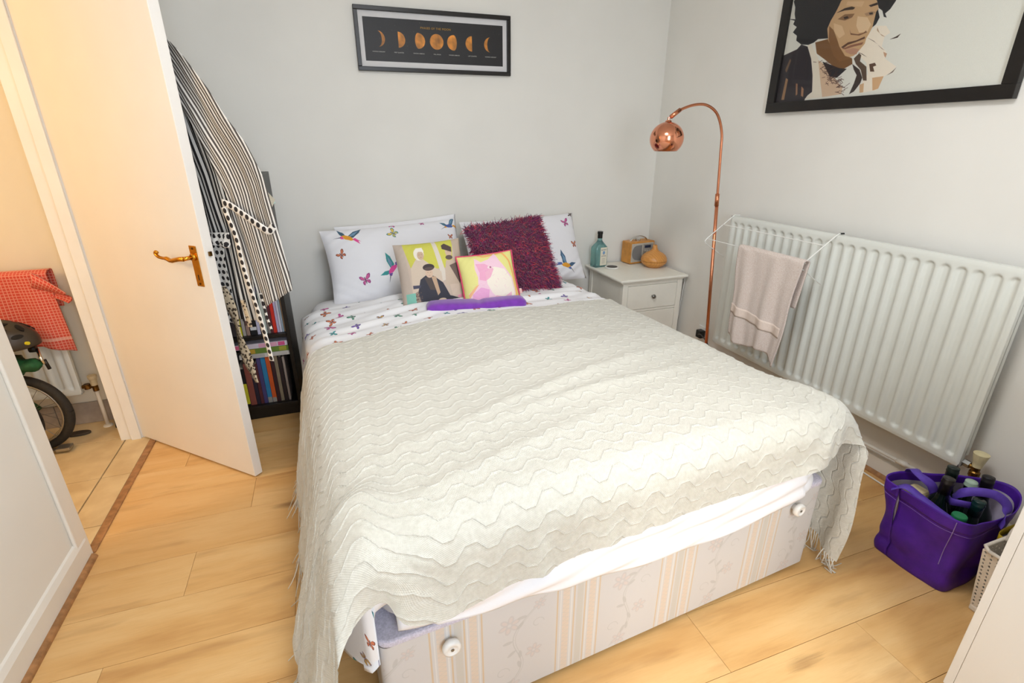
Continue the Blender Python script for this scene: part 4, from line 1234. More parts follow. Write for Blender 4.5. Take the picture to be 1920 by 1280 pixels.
def bird(c, x, y, s, rot, cols, asp, flip=1):
    a, b, d = cols
    def tr(pts):
        return [(x+flip*(px*s*math.cos(rot)-py*s*math.sin(rot)), y+(px*s*math.sin(rot)+py*s*math.cos(rot))*asp) for px, py in pts]
    c.poly(tr([(-.02, .05), (.16, .30), (.42, .46), (.36, .26), (.18, .02)]), b)
    c.poly(tr([(.02, .06), (.16, .24), (.32, .34), (.2, .12)]), (120, 160, 190))
    c.poly(tr([(-.05, .04), (-.2, .22), (-.40, .30), (-.28, .1), (-.1, -.04)]), b)
    c.poly(tr([(-.22, .06), (-.12, .1), (.08, .08), (.22, -.06), (.12, -.1), (-.1, -.05)]), a)
    c.poly(tr([(-.2, .05), (-.26, .02), (-.24, -.06), (-.12, -.05)]), d)
    c.poly(tr([(-.24, .0), (-.50, -.08), (-.24, -.03)]), (60, 60, 80))
    c.poly(tr([(.16, -.04), (.44, -.20), (.36, -.08), (.46, -.1), (.24, .02)]), d)
    for k in range(4):
        c.line(tr([(.05+.03*k, .1), (.24+.05*k, .36-.03*k)]), .0012, (60, 70, 90), .6)
def duvet_print():
    c = Canvas(1000, 1000, (240, 239, 240))
    r = np.random.RandomState(11)
    pts = []
    tries = 0
    while len(pts) < 118 and tries < 6000:
        tries += 1
        p = r.rand(2)
        if all(min(abs(p[0]-q[0]), 1-abs(p[0]-q[0]))**2+min(abs(p[1]-q[1]), 1-abs(p[1]-q[1]))**2 > .072**2 for q in pts):
            pts.append(p)
    for p in pts:
        butterfly(c, p[0], p[1], .032+.020*r.rand(), r.rand()*6.28, BC[r.randint(6)], 1.0, True, .75+.35*r.rand())
    return c
DUV = print_mat('butterfly_cotton', duvet_print(), .8, bump=.12, bscale=60)
def roll1(a, e0, e1, r, fl=.06):
    """coordinate along cloth -> (position, drop) over two rounded edges"""
    a = np.asarray(a, float)
    q = r*PI/2
    lo = np.maximum(e0-a, 0); hi = np.maximum(a-e1, 0)
    pos = np.clip(a, e0, e1); dr = np.zeros_like(a)
    for bey, sg in ((lo, -1), (hi, 1)):
        ang = np.minimum(bey, q)/r
        ex = np.maximum(bey-q, 0)
        pos = pos+sg*(r*np.sin(ang)+fl*ex)
        dr = dr+r*(1-np.cos(ang))+ex
    return pos, dr
def duvet_grid(ns=150, nt=130):
    s = np.linspace(-.34, 1.70, ns); t = np.linspace(-.13, 1.70, nt)
    S, T = np.meshgrid(s, t, indexing='ij')
    X, d1 = roll1(S, .045, 1.325, .09)
    Y, d2 = roll1(T, .05, 9, .075, .0)
    top = .578+.035*np.sin(PI*np.clip(S/1.37, 0, 1))**.8*np.clip((1.85-T)/.5, 0, 1)
    Z = top-d1-d2
    head = np.clip((T-1.02)/.35, 0, 1)
    flat = np.clip(1-(d1+d2)/.05, 0, 1)
    Z = Z+.010*fbm(S*6, T*6, 3)*flat+head*flat*(.0055*np.sin(T*52+2.4*np.sin(S*4)+S*3)+.004*np.sin(T*83-S*9+1.7*np.sin(S*7)))
    X = X+(d1 > .09)*np.sign(S-.6)*(.010*np.sin(T*17+1)+.008*np.sin(T*9.0))*np.clip((d1-.09)/.1, 0, 1)
    endt = np.clip((T-1.64)/.06, 0, 1)
    Z = Z-.03*endt**2*flat
    Z = np.maximum(Z, .2)
    w = np.clip((.30-T)/.25, 0, 1)*(S > 1.30)
    X = np.where(w > 0, np.minimum(X, 1.43-.075*w), X); Z = np.maximum(Z, .2+.24*w)
    w = np.clip((.16-T)/.2, 0, 1)*(S < .06)
    X = np.where(w > 0, np.maximum(X, -.10+.10*w), X); Z = np.maximum(Z, .2+.10*w)
    cw = ((S < .06)|(S > 1.31))&(T < .06)
    Y = np.where(cw, np.maximum(Y, .0), Y)
    return S, T, np.stack([X, Y, Z], -1)
S_, T_, DP = duvet_grid()
dv = grid_mesh('duvet', DP, np.stack([S_, T_], -1), DUV, None, thick=.018)
dv.location = BO; dv.rotation_euler = (0, 0, BR)
tag(dv, 'white duvet printed with small colourful butterflies between pillows and throw', 'duvet')

def pillow_mesh(name, w, h, th, m, parent, n=44, pw=2.6, seed=1, wr=.004, ear=.0, uvs=True, crush=0.0):
    u = np.linspace(-1, 1, n)
    U, V = np.meshgrid(u, u, indexing='ij')
    pin = 1-.045*(1-np.abs(V)**2)*np.abs(U)**4
    pin2 = 1-.045*(1-np.abs(U)**2)*np.abs(V)**4
    X = U*w/2*pin; Y = V*h/2*pin2
    prof = (np.clip(1-np.abs(U)**pw, 0, 1)*np.clip(1-np.abs(V)**pw, 0, 1))**.55
    wrn = wr*fbm(U*5+seed, V*5, seed, 4)*prof+wr*.7*np.sin(9*(np.abs(U)+np.abs(V))*3+3*fbm(U*2, V*2, seed+1))*np.clip(np.abs(U*V)*1.6, 0, 1)*(prof > 0)*np.minimum(prof*3, 1)
    Zf = th/2*prof+wrn; Zb = -(th/2*prof)+.5*wrn
    if crush: Zf = Zf-crush*np.exp(-((U)**2+(V-.2)**2)*4)
    P = np.concatenate([np.stack([X, Y, Zf], -1), np.stack([X[::-1], Y[::-1], Zb[::-1]], -1)[1:]], 0)
    UV = np.concatenate([np.stack([(U+1)/2, (V+1)/2], -1), np.stack([(U[::-1]+1)/2, (V[::-1]+1)/2], -1)[1:]], 0)
    return grid_mesh(name, P, UV, m, parent)
def stand(o, loc, tilt, yaw=0, roll=0):
    """tilt: 90 = upright; yaw about z; roll in its own plane (degrees)"""
    o.matrix_world = Matrix.Translation(Vector(loc))@Matrix.Rotation(math.radians(yaw), 4, 'Z')@Matrix.Rotation(math.radians(tilt), 4, 'X')@Matrix.Rotation(math.radians(roll), 4, 'Z')
def pillow_print(kind):
    w, h = 760, 420
    c = Canvas(w, h, (236, 235, 238))
    asp = w/h
    PK, OR, TL, YE = BC[0], BC[2], BC[1], BC[4]
    B1 = ((228, 160, 50), (70, 100, 120), (226, 80, 150)); B2 = ((226, 80, 160), (60, 150, 150), (110, 80, 160)); B3 = ((80, 100, 160), (70, 110, 130), (228, 160, 50))
    if kind == 'L':
        bird(c, .175, .84, .20, -.25, B1, asp)
        butterfly(c, .105, .63, .075, .6, OR, asp); butterfly(c, .235, .27, .088, .25, PK, asp)
        bird(c, .435, .36, .20, 1.0, B2, asp); butterfly(c, .49, .83, .09, .9, ((220, 190, 90), (60, 130, 140)), asp)
        butterfly(c, .50, .985, .07, -.3, PK, asp); butterfly(c, .72, .96, .05, .1, PK, asp); bird(c, .93, .88, .16, .2, B3, asp)
        butterfly(c, .92, .72, .05, 0, OR, asp); butterfly(c, .7, .4, .08, .4, TL, asp); butterfly(c, .84, .2, .07, 2, PK, asp)
    else:
        butterfly(c, .885, .83, .085, .3, PK, asp); butterfly(c, .93, .50, .07, .1, OR, asp); bird(c, .80, .20, .21, .5, ((228, 160, 50), (70, 100, 130), (90, 110, 170)), asp, -1)
        butterfly(c, .3, .8, .08, 1, TL, asp); butterfly(c, .5, .5, .08, 1, PK, asp); butterfly(c, .97, .97, .05, 1.2, ((90, 70, 60), (60, 50, 50)), asp)
        butterfly(c, .1, .6, .07, 2, YE, asp)
    return c
PML = print_mat('pillowcase_left', pillow_print('L'), .8, bump=.12, bscale=60)
PMR = print_mat('pillowcase_right', pillow_print('R'), .8, bump=.12, bscale=60)
def top_pillow(label, mname, m, w, h, th, loc, tilt, yaw, roll, seed, cat='pillow', grp=None, nm='pillow', wr=.005, pw=2.6):
    o = pillow_mesh(nm, w, h, th, m, None, seed=seed, wr=wr, pw=pw)
    stand(o, loc, tilt, yaw, roll)
    tag(o, label, cat, grp)
    return o
top_pillow('white pillow with a blue hummingbird and butterflies at the left of the bed head', '', PML, .74, .42, .15, (-1.735, -.235, .705), 60, 3, 2, 1)
top_pillow('plain topped pillow squeezed between the left hummingbird pillow and the wall', '', SHEET, .68, .40, .10, (-1.69, -.085, .70), 80, 2, 3, 2)
top_pillow('white butterfly pillow at the right of the bed head behind the fluffy cushion', '', PMR, .74, .42, .15, (-.985, -.20, .70), 62, 4, 1, 3)

# ---- cushions
def lady_print():
    c = Canvas(420, 420, (196, 178, 162))
    c.poly([(.12, 1), (.88, 1), (.80, .55), (.2, .55)], (200, 196, 84))
    c.poly([(0, 0), (.14, 0), (.16, .2), (.13, 1), (0, 1)], (188, 172, 158)); c.poly([(.86, 1), (1, 1), (1, .2), (.88, .3)], (186, 168, 150))
    c.poly([(.55, 1), (.61, 1), (.70, .38), (.62, .36)], (214, 204, 190))
    # seated figures in long coats
    c.poly([(.16, .22), (.62, .22), (.62, .5), (.50, .60), (.38, .72), (.28, .72), (.19, .60)], (206, 188, 168))
    c.ell(.34, .80, .075, .10, (228, 220, 206)); c.ell(.36, .775, .048, .068, (196, 168, 142)); c.poly([(.29, .84), (.42, .83), (.40, .90), (.31, .90)], (232, 226, 214))
    c.line([(.335, .785), (.35, .785)], .004, (90, 66, 52)); c.line([(.37, .785), (.385, .785)], .004, (90, 66, 52)); c.line([(.35, .745), (.375, .745)], .004, (150, 84, 76))
    c.poly([(.66, .30), (.92, .22), (.94, .48), (.86, .66), (.72, .66), (.68, .5)], (198, 178, 158))
    c.poly([(.76, .58), (.88, .62), (.94, .40), (.88, .30), (.82, .44)], (110, 92, 84))
    c.ell(.78, .78, .05, .072, (204, 176, 150)); c.poly([(.69, .84), (.83, .78), (.84, .86), (.74, .93), (.69, .90)], (80, 66, 62)); c.ell(.775, .70, .055, .035, (98, 82, 76))
    c.line([(.765, .79), (.777, .79)], .004, (80, 56, 46)); c.line([(.79, .785), (.80, .785)], .004, (80, 56, 46))
    c.poly([(.72, .30), (.86, .30), (.86, .12), (.74, .14)], (208, 188, 170))
    c.poly([(.22, .03), (.72, .03), (.92, .06), (.70, .14), (.62, .34), (.50, .45), (.40, .48), (.30, .42), (.24, .24)], (58, 58, 68))
    c.poly([(.46, .45), (.53, .44), (.56, .20), (.52, .16)], (190, 160, 132)); c.poly([(.36, .44), (.45, .44), (.50, .24), (.42, .26)], (84, 74, 70))
    c.ell(.44, .50, .055, .07, (208, 180, 156)); c.ell(.445, .585, .085, .05, (66, 56, 58)); c.ell(.445, .565, .07, .022, (90, 76, 74))
    c.line([(.415, .51), (.43, .51)], .004, (80, 56, 46)); c.line([(.455, .51), (.47, .51)], .004, (80, 56, 46)); c.line([(.43, .465), (.455, .465)], .004, (150, 84, 76))
    c.ell(.58, .085, .06, .03, (212, 190, 166))
    c.poly([(.06, .02), (.2, .02), (.2, .24), (.06, .24)], (128, 186, 168)); c.poly([(.2, .02), (.28, .02), (.24, .26), (.2, .24)], (150, 130, 116))
    for k in range(26):
        r = np.random.RandomState(k); c.ell(.2+.09*r.rand(), .04+.2*r.rand(), .008, .008, (96, 80, 74))
    c.poly([(.82, .13), (.94, .15), (.96, .10), (.82, .09)], (222, 150, 170))
    c.poly([(.18, .30), (.28, .30), (.30, .34), (.18, .35)], (74, 74, 92))
    c.noise(.10)
    return c
def cat_print():
    c = Canvas(360, 360, (228, 222, 140))
    OR_, PK_, LP, WH = (238, 176, 104), (232, 158, 190), (238, 200, 214), (240, 230, 214)
    c.line([(.36, .98), (.45, .93), (.60, .95), (.80, .98), (.90, .80), (.94, .55), (.95, .25), (.93, .03)], .035, OR_)
    c.poly([(.06, .02), (.07, .28), (.18, .36), (.26, .42), (.28, .55), (.25, .70), (.28, .92), (.38, .82), (.52, .86), (.66, .98), (.72, .80), (.80, .66), (.90, .48), (.92, .20), (.86, .02)], LP)
    c.poly([(.42, .62), (.60, .70), (.78, .64), (.88, .46), (.90, .18), (.80, .06), (.60, .10), (.48, .24), (.42, .40)], WH)
    c.poly([(.28, .80), (.44, .78), (.58, .66), (.50, .52), (.40, .46), (.30, .50), (.32, .62)], PK_, .75)
    c.poly([(.10, .06), (.14, .26), (.30, .36), (.44, .30), (.40, .12), (.30, .04)], (224, 146, 200), .6)
    c.poly([(.40, .05), (.55, .18), (.70, .14), (.84, .22), (.82, .04)], (232, 150, 190), .6)
    c.ell(.52, .70, .045, .028, (236, 214, 214)); c.ell(.53, .70, .018, .02, (180, 110, 140))
    c.poly([(.06, .26), (.22, .40), (.28, .42), (.20, .33), (.08, .20)], OR_, .7)
    for k in range(40):
        r = np.random.RandomState(k); x, y = .2+.6*r.rand(), .08+.8*r.rand()*.8
        c.line([(x, y), (x+.05*r.randn(), y+.05*r.rand())], .006, (236, 200, 214) if k % 2 else (226, 150, 188), .35)
    c.noise(.05)
    return c
top_pillow('vintage photo print cushion of three women in hats and coats', '', print_mat('vintage_print', lady_print(), .85, bump=.3, bscale=500), .318, .318, .10, (-1.632, -.650, .722), 66, -2, 3, 5, 'cushion', nm='cushion', wr=.002)
pk = thing('cushion', 'small yellow and pink cat print cushion with pink piping', 'cushion', (-1.378, -.745, .694))
CATM = print_mat('cat_print', cat_print(), .85, bump=.25, bscale=500)
o = pillow_mesh('cushion_cover', .268, .262, .09, CATM, pk, seed=8, wr=.002)
pin = [(.1375*x*(1-.045*(1-y*y)*x**4), .1325*y*(1-.045*(1-x*x)*y**4), 0) for x, y in [(-1+k/10, -1) for k in range(20)]+[(1, -1+k/10) for k in range(20)]+[(1-k/10, 1) for k in range(20)]+[(-1, 1-k/10) for k in range(21)]]
obj('piping', tube(B(), pin, .0035, 6), mat('pink_piping', 'd9476f', .7), pk, smooth=True)
obj('care_tag', box(B(), .138, .15, -.085, -.06, -.001, .001), mat('tag_red_white', 'e2b7b2', .7), pk)
stand(pk, pk.location, 62, -4, 4)
fl_ = thing('cushion', 'large burgundy shaggy fleece cushion leaning on the right pillow', 'cushion', (-1.185, -.545, .745))
BUR = [mat('burgundy_yarn', '8d1f58', .75, var=.2, scale=60, sheen=.4), mat('plum_yarn', '6d1f5c', .75, var=.2, scale=60, sheen=.4), mat('red_yarn', 'd84858', .7, var=.2, scale=60, sheen=.4)]
o = pillow_mesh('cushion_cover', .41, .40, .12, BUR[0], fl_, seed=9, wr=.004)
def shag(parent, w, h, th, n, L):
    r = np.random.RandomState(21)
    V, F, MI = [], [], []
    for i in range(n):
        front = r.rand() < .8
        u, v = r.uniform(-.985, .985, 2)
        if r.rand() < .22:
            if r.rand() < .5: u = math.copysign(.97+.03*r.rand(), u)
            else: v = math.copysign(.97+.03*r.rand(), v)
        pr_ = ((1-abs(u)**2.6)*(1-abs(v)**2.6))**.55
        z = th/2*pr_*(1 if front else -1)
        p = np.array([u*w/2*(1-.045*(1-v*v)*u**4), v*h/2*(1-.045*(1-u*u)*v**4), z])
        nrm = np.array([u**3*.9*(1-pr_)*1.4, v**3*.9*(1-pr_)*1.4, (1 if front else -1)*(.35+pr_)])
        d = nrm/np.linalg.norm(nrm)+r.randn(3)*.45+np.array([0, -.35, 0])
        d /= np.linalg.norm(d)
        side = np.cross(d, r.randn(3)); side /= np.linalg.norm(side)
        l = L*(.6+.7*r.rand()); wd = .0026
        bend = np.array([0, -.4, 0])+r.randn(3)*.35
        mi = 2 if r.rand() < .2+.15*(fbm(np.array(u*3), np.array(v*3), 5) > .2) else (1 if r.rand() < .45 else 0)
        k0 = len(V)
        for k in range(4):
            t = k/3
            q = p+d*l*t+bend*l*t*t*.5
            ww = wd*(1-.75*t)
            V.append(q-side*ww); V.append(q+side*ww)
        for k in range(3):
            F.append((k0+2*k, k0+2*k+1, k0+2*k+3, k0+2*k+2)); MI.append(mi)
    me = bpy.data.meshes.new('shaggy_pile')
    me.from_pydata([tuple(v) for v in V], [], F)
    for m in BUR: me.materials.append(m)
    me.polygons.foreach_set('material_index', MI)
    o = bpy.data.objects.new('shaggy_pile', me); COL.objects.link(o); o.parent = parent
    o['kind'] = 'stuff'
    return o
shag(fl_, .41, .40, .12, 9000, .028)
stand(fl_, fl_.location, 58, 2, 5)
# folded purple fleece
pf = thing('folded_fleece', 'folded purple fleece strip lying in front of the cushions', 'fleece', (-1.475, -.865, .601), math.radians(-7.5))
PURF = mat('purple_fleece', '7a35a8', .85, var=.08, scale=40, sheen=.5, bump=.3, bdist=.001, bscale=500)
nx, nth = 60, 28
P = []
for i in range(nx):
    t = i/(nx-1); x = (t-.5)*.45
    e = min(1, min(t, 1-t)*22)**.5
    hh = (.024+.003*math.sin(t*9))*(.45+.55*e); ww = (.047-.008*math.exp(-((t-.53)/.06)**2)+.004*math.sin(t*5))*(.7+.3*e)
    ring = []
    for k in range(nth):
        a = 2*PI*k/nth
        ca, sa = math.cos(a), math.sin(a)
        ring.append((x+.0*sa, ww*math.copysign(abs(ca)**.6, ca), .018+hh*math.copysign(abs(sa)**.6, sa)-.006*math.exp(-((t-.53)/.03)**2)*(sa > 0)))
    ring.append(ring[0])
    P.append(ring)
grid_mesh('fleece_roll', P, None, PURF, pf)
bm = B()
for sx, e in ((-.225, 0), (.225, -1)):
    c_ = P[e][:-1]
    bm.faces.new([bm.verts.new(q) for q in c_])
obj('fold_end', bm, PURF, pf)
# ------------------------------------------------------------------ purple shopping bag and its bottles
PURB = mat('purple_nonwoven', '4f1c9e', .55, var=.10, scale=30, bump=.5, bdist=.0012, bscale=420)
PURI = mat('bag_lining', 'b9afc4', .6, var=.08, scale=30)
PURH = mat('purple_webbing', '5b3fae', .6, var=.08, scale=60, bump=.3, bdist=.0008, bscale=500)
rim = [(-.441, -2.150, .277), (-.436, -2.103, .283), (-.36, -2.096, .280), (-.27, -2.135, .276), (-.197, -2.172, .277), (-.112, -2.250, .282), (-.118, -2.30, .274), (-.20, -2.335, .262), (-.29, -2.338, .258), (-.355, -2.334, .262), (-.425, -2.342, .283), (-.452, -2.30, .285), (-.446, -2.22, .280)]
bot = [(-.416, -2.165, 0), (-.41, -2.12, 0), (-.35, -2.11, 0), (-.27, -2.125, 0), (-.20, -2.15, 0), (-.15, -2.20, 0), (-.155, -2.27, 0), (-.22, -2.315, 0), (-.28, -2.328, 0), (-.335, -2.330, 0), (-.398, -2.326, 0), (-.412, -2.28, 0), (-.418, -2.22, 0)]
bgc = Vector((-.29, -2.22, 0))
bag = thing('shopping_bag', 'purple reusable shopping bag full of bottles beside the radiator valve', 'bag', bgc)
def closed(pts, n):
    p = pts+pts[:3]
    out = []
    q = [Vector(a) for a in pts]
    m = len(q)
    for i in range(m):
        for k in range(n):
            t = k/n
            a, b, c, d = q[(i-1) % m], q[i], q[(i+1) % m], q[(i+2) % m]
            v = .5*((2*b)+(c-a)*t+(2*a-5*b+4*c-d)*t*t+(3*b-a-3*c+d)*t**3)
            out.append(v)
    out.append(out[0].copy())
    return out
rimc, botc = closed(rim, 6), closed(bot, 6)
NV = 40
P = []
for i, (a, b) in enumerate(zip(rimc, botc)):
    r_ = []
    ctr = bgc
    for k in range(NV):
        t = k/(NV-1)
        p = b.lerp(a, t)
        out = Vector((p.x-bgc.x, p.y-bgc.y, 0)).normalized()
        w_ = .007*math.sin(i*.43+t*4)*math.sin(PI*t)+.006*math.sin(i*.21-t*7+1)*math.sin(PI*t)
        crease = -.007*math.exp(-((t-.22)/.07)**2)*(.55+.45*math.sin(i*.16+.5))+.003*math.exp(-((t-.08)/.08)**2)
        p = p+out*(w_+crease)
        r_.append(p-bgc)
    P.append(r_)
grid_mesh('body', P, None, PURB, bag, thick=.0018, offset=-1)
P2 = [[r_[k]*1.0+Vector((bgc-r_[k]-bgc).to_3d()).normalized()*0 for k in range(NV)] for r_ in P]
P2 = [[Vector((q.x*.965, q.y*.955, q.z+.001)) for q in r_[4:-4]] for r_ in P]
grid_mesh('lining', P2, None, PURI, bag)
bm = B()
bm.faces.new([bm.verts.new(Vector((q.x, q.y, .004))-bgc) for q in botc[:-1]])
obj('bottom', bm, PURB, bag)
# hem band round the rim with a stitched line under it
hem = [[Vector((r_[k].x*1.008, r_[k].y*1.01, r_[k].z+.001)) for k in range(NV-7, NV)] for r_ in P]
grid_mesh('hem', hem, None, PURB, bag, thick=.0015)
obj('stitching', tube(B(), [Vector((r_[NV-8].x*1.012, r_[NV-8].y*1.014, r_[NV-8].z)) for r_ in P], .0006, 5), mat('lilac_thread', '9a7cc4', .7), bag)
ii = 11*6-2
obj('seam', tube(B(), [Vector((P[ii-0][k].x*1.02, P[ii][k].y*1.02, P[ii][k].z)) for k in range(13, NV-1)], .0011, 5), mat('seam_piping', '9d86c8', .6), bag)
def strap(pts, w, side, name='handle'):
    pts = spline(pts, 10)
    P = []
    for i, p in enumerate(pts):
        t = (pts[min(i+1, len(pts)-1)]-pts[max(i-1, 0)]).normalized()
        s_ = (side-t*side.dot(t)).normalized()
        P.append([p-bgc+s_*w*k for k in (-.5, 0, .5)])
    return grid_mesh(name, P, None, PURH, bag, thick=.0018, offset=0)
V = Vector
strap([V((-.33, -2.100, .23)), V((-.335, -2.105, .285)), V((-.36, -2.13, .312)), V((-.385, -2.16, .318)), V((-.37, -2.19, .30)), V((-.355, -2.20, .27))], .028, V((1, -.35, 0)))
strap([V((-.445, -2.13, .26)), V((-.432, -2.16, .285)), V((-.425, -2.20, .275)), V((-.42, -2.25, .262)), V((-.415, -2.30, .252))], .026, V((1, .1, .3)), 'folded_handle')
strap([V((-.315, -2.23, .262)), V((-.33, -2.25, .298)), V((-.318, -2.275, .320)), V((-.285, -2.31, .325)), V((-.262, -2.335, .300)), V((-.27, -2.345, .262)), V((-.275, -2.343, .23))], .026, V((.4, .2, 1)), 'front_handle')
strap([V((-.31, -2.22, .25)), V((-.345, -2.245, .268)), V((-.335, -2.27, .275)), V((-.29, -2.285, .262)), V((-.27, -2.28, .24))], .022, V((0, 0, 1)), 'loose_handle')
pb = obj('paper_pack', box(B(), -.135, -.05, .035, .085, .15, .262), mat('cream_paper', 'd8c79c', .8, var=.05), bag, bevel=.01)
DKG = mat('dark_green_glass', '0f1a17', .08, var=.1, coat=.3)
BRG = mat('brown_black_foil', '241e1b', .3, var=.2, scale=60)
GRC = mat('green_cap', '1d7a4a', .4)
def wine(label, x, y, top, capm, tilt=(0, 0), capl=.055, r=.0375, nr=.0145, white=False, neck=.09):
    h = .30
    t = thing('bottle', label, 'bottle', (x, y, top-h), 0, 'bottles in the purple bag')
    prof = [(0, 0), (r, 0), (r+.0005, .01), (r, h-neck-.055), (r*.92, h-neck-.035), (r*.62, h-neck-.01), (nr+.002, h-neck+.012), (nr, h-neck+.03), (nr, h-.004), (nr-.002, h), (0, h)]
    obj('glass_body', lathe(B(), prof, n=28), DKG, t, smooth=True)
    obj('capsule', lathe(B(), [(0, h+.001), (nr+.0012, h+.0005), (nr+.002, h-.002), (nr+.0016, h-.012), (nr+.003, h-.014), (nr+.002, h-.018), (nr+.0012, h-capl), (nr, h-capl)], n=28, caps=False), capm, t, smooth=True)
    t.rotation_euler = (tilt[0], tilt[1], 0)
    return t
wine('wine bottle with a dark shiny foil neck at the left of the purple bag', -.352, -2.215, .332, BRG, (.0, .05))
wine('green black screw top bottle at the back of the purple bag', -.262, -2.190, .325, mat('black_green_cap', '16231f', .3), (-.05, .05))
wine('bottle with a thin pale collar just below the radiator valve', -.232, -2.225, .30, mat('pale_foil', 'a9bfae', .35), (.0, .0), capl=.012)
wine('black topped bottle at the right of the purple bag', -.20, -2.265, .318, mat('black_foil', '120e16', .45), (-.08, .05), capl=.09)
wine('dark glass bottle under the front handle of the purple bag', -.30, -2.285, .296, mat('dark_teal_foil', '123030', .2), (.02, -.02), r=.034)
gcb = thing('bottle', 'short bottle with a flat green screw cap at the front of the purple bag', 'bottle', (-.385, -2.293, .03), 0, 'bottles in the purple bag')
obj('glass_body', lathe(B(), [(0, 0), (.026, 0), (.026, .16), (.020, .19), (.0165, .205), (.0165, .215), (0, .215)], n=24), DKG, gcb, smooth=True)
obj('cap', lathe(B(), [(0, .215), (.019, .215), (.0195, .232), (.018, .236), (0, .236)], n=28), GRC, gcb, bevel=.0008)
yb = thing('yellow_carrier', 'mustard yellow carrier bag behind the white lattice basket', 'bag', (-.225, -2.37, 0))
P = []
for i in range(33):
    a = 2*PI*i/32
    P.append([(.075*math.copysign(abs(math.cos(a))**.6, math.cos(a))*(1+.06*math.sin(3*a+t_*5)), .022*math.copysign(abs(math.sin(a))**.6, math.sin(a)), .225*t_) for t_ in np.linspace(0, 1, 12)])
grid_mesh('body', P, None, mat('mustard_plastic', 'b79a1e', .5, var=.1, scale=20, bump=.4, bdist=.003, bscale=60), yb, thick=.0015)
obj('bundle', box(B(), -.062, .062, -.017, .017, .01, .21), mat('dark_cloth', '2c2733', .8), yb, bevel=.01)

# ------------------------------------------------------------------ lattice basket
LAT = mat('ivory_plastic', 'ddd3c4', .5, var=.03)
bk = thing('lattice_basket', 'ivory plastic lattice basket half hidden by the white cabinet', 'basket', (-.255, -2.455, 0))
def lat_wall(p00, p10, p01, p11, nx, nz, band=0):
    """quad wall pierced by diamond holes"""
    bm = B()
    a, b, c, d = map(Vector, (p00, p10, p01, p11))
    def pt(u, v): return (a*(1-u)+b*u)*(1-v)+(c*(1-u)+d*u)*v
    for i in range(nx):
        for j in range(nz):
            u0, u1, v0, v1 = i/nx, (i+1)/nx, j/nz, (j+1)/nz
            cu, cv = (u0+u1)/2, (v0+v1)/2
            k = .34 if (i+j) % 2 else .20
            o = [pt(u0, v0), pt(u1, v0), pt(u1, v1), pt(u0, v1)]
            hx = (u1-u0)*(.26 if (i+j) % 2 else .18); hz = (v1-v0)*(.36 if (i+j) % 2 else .3)
            inn = [pt(cu, cv-hz), pt(cu+hx, cv), pt(cu, cv+hz), pt(cu-hx, cv)]
            O = [bm.verts.new(q) for q in o]; I = [bm.verts.new(q) for q in inn]
            bm.faces.new((O[0], O[1], I[1], I[0])); bm.faces.new((O[1], O[2], I[2], I[1])); bm.faces.new((O[2], O[3], I[3], I[2])); bm.faces.new((O[3], O[0], I[0], I[3]))
    bmesh.ops.remove_doubles(bm, verts=bm.verts, dist=1e-5)
    o = obj('lattice_wall', bm, LAT, bk)
    s_ = o.modifiers.new('t', 'SOLIDIFY'); s_.thickness = .0022
    return o
def bp_(x, y, z): return (x+.255, y+2.455, z)
tl, tr_, bl_, br_ = (-.428, -2.385), (-.08, -2.385), (-.39, -2.395), (-.12, -2.395)
zt_, zb_ = .232, .02
f0, f1 = -2.525, -2.515
lat_wall(bp_(-.390, -2.395, zb_), bp_(-.39, f1, zb_), bp_(-.424, -2.385, zt_), bp_(-.424, f0, zt_), 9, 16)
lat_wall(bp_(-.12, -2.395, zb_), bp_(-.39, -2.395, zb_), bp_(-.08, -2.385, zt_), bp_(-.424, -2.385, zt_), 20, 16)
lat_wall(bp_(-.39, f1, zb_), bp_(-.12, f1, zb_), bp_(-.424, f0, zt_), bp_(-.08, f0, zt_), 20, 16)
bm = B(); rr = [bp_(-.426, -2.40, zt_+.004), bp_(-.41, -2.383, zt_+.004), bp_(-.09, -2.383, zt_+.004), bp_(-.078, -2.40, zt_+.004), bp_(-.078, -2.515, zt_+.004), bp_(-.09, f0-.002, zt_+.004), bp_(-.41, f0-.002, zt_+.004), bp_(-.426, -2.515, zt_+.004), bp_(-.426, -2.40, zt_+.004)]
tube(bm, rr, .0055, 8); obj('rim', bm, LAT, bk, smooth=True)
bm = B(); box(bm, -.392+.255, -.118+.255, f1+2.455, -2.394+2.455, 0, .022); obj('tray', bm, LAT, bk, bevel=.006)
bm = B(); tube(bm, spline([bp_(-.33, -2.39, .235), bp_(-.325, -2.392, .275), bp_(-.30, -2.40, .305), bp_(-.26, -2.405, .310), bp_(-.235, -2.40, .28), bp_(-.23, -2.395, .235)], 8), .0045, 8); obj('carry_handle', bm, LAT, bk, smooth=True)
sp = thing('spray_bottle', 'dark bottle with a clear wrapped top inside the lattice basket', 'bottle', (-.345, -2.455, .024))
obj('body', lathe(B(), [(0, 0), (.034, 0), (.036, .004), (.036, .13), (.03, .16), (.016, .185), (.014, .2), (0, .2)], n=28), mat('dark_plastic', '2b2b30', .2), sp, smooth=True)
obj('cap', lathe(B(), [(0, .2), (.02, .2), (.021, .226), (.018, .236), (0, .238)], n=24), mat('clear_white', 'cfd2d4', .2, var=.08), sp, smooth=True)
gb = thing('crumpled_bag', 'dark grey plastic wrapping stuffed in the lattice basket', 'wrapping', (-.29, -2.455, .024))
bm = B(); bmesh.ops.create_icosphere(bm, subdivisions=4, radius=1)
for v_ in bm.verts:
    n_ = 1+.18*math.sin(v_.co.x*7+v_.co.y*3)+.12*math.sin(v_.co.z*9+v_.co.x*5)
    v_.co = Vector((v_.co.x*.085*n_+.06, v_.co.y*.042*n_, .085+v_.co.z*.085*n_))
obj('wrapping', bm, mat('grey_film', '55545a', .25, var=.2, scale=40), gb, smooth=False)

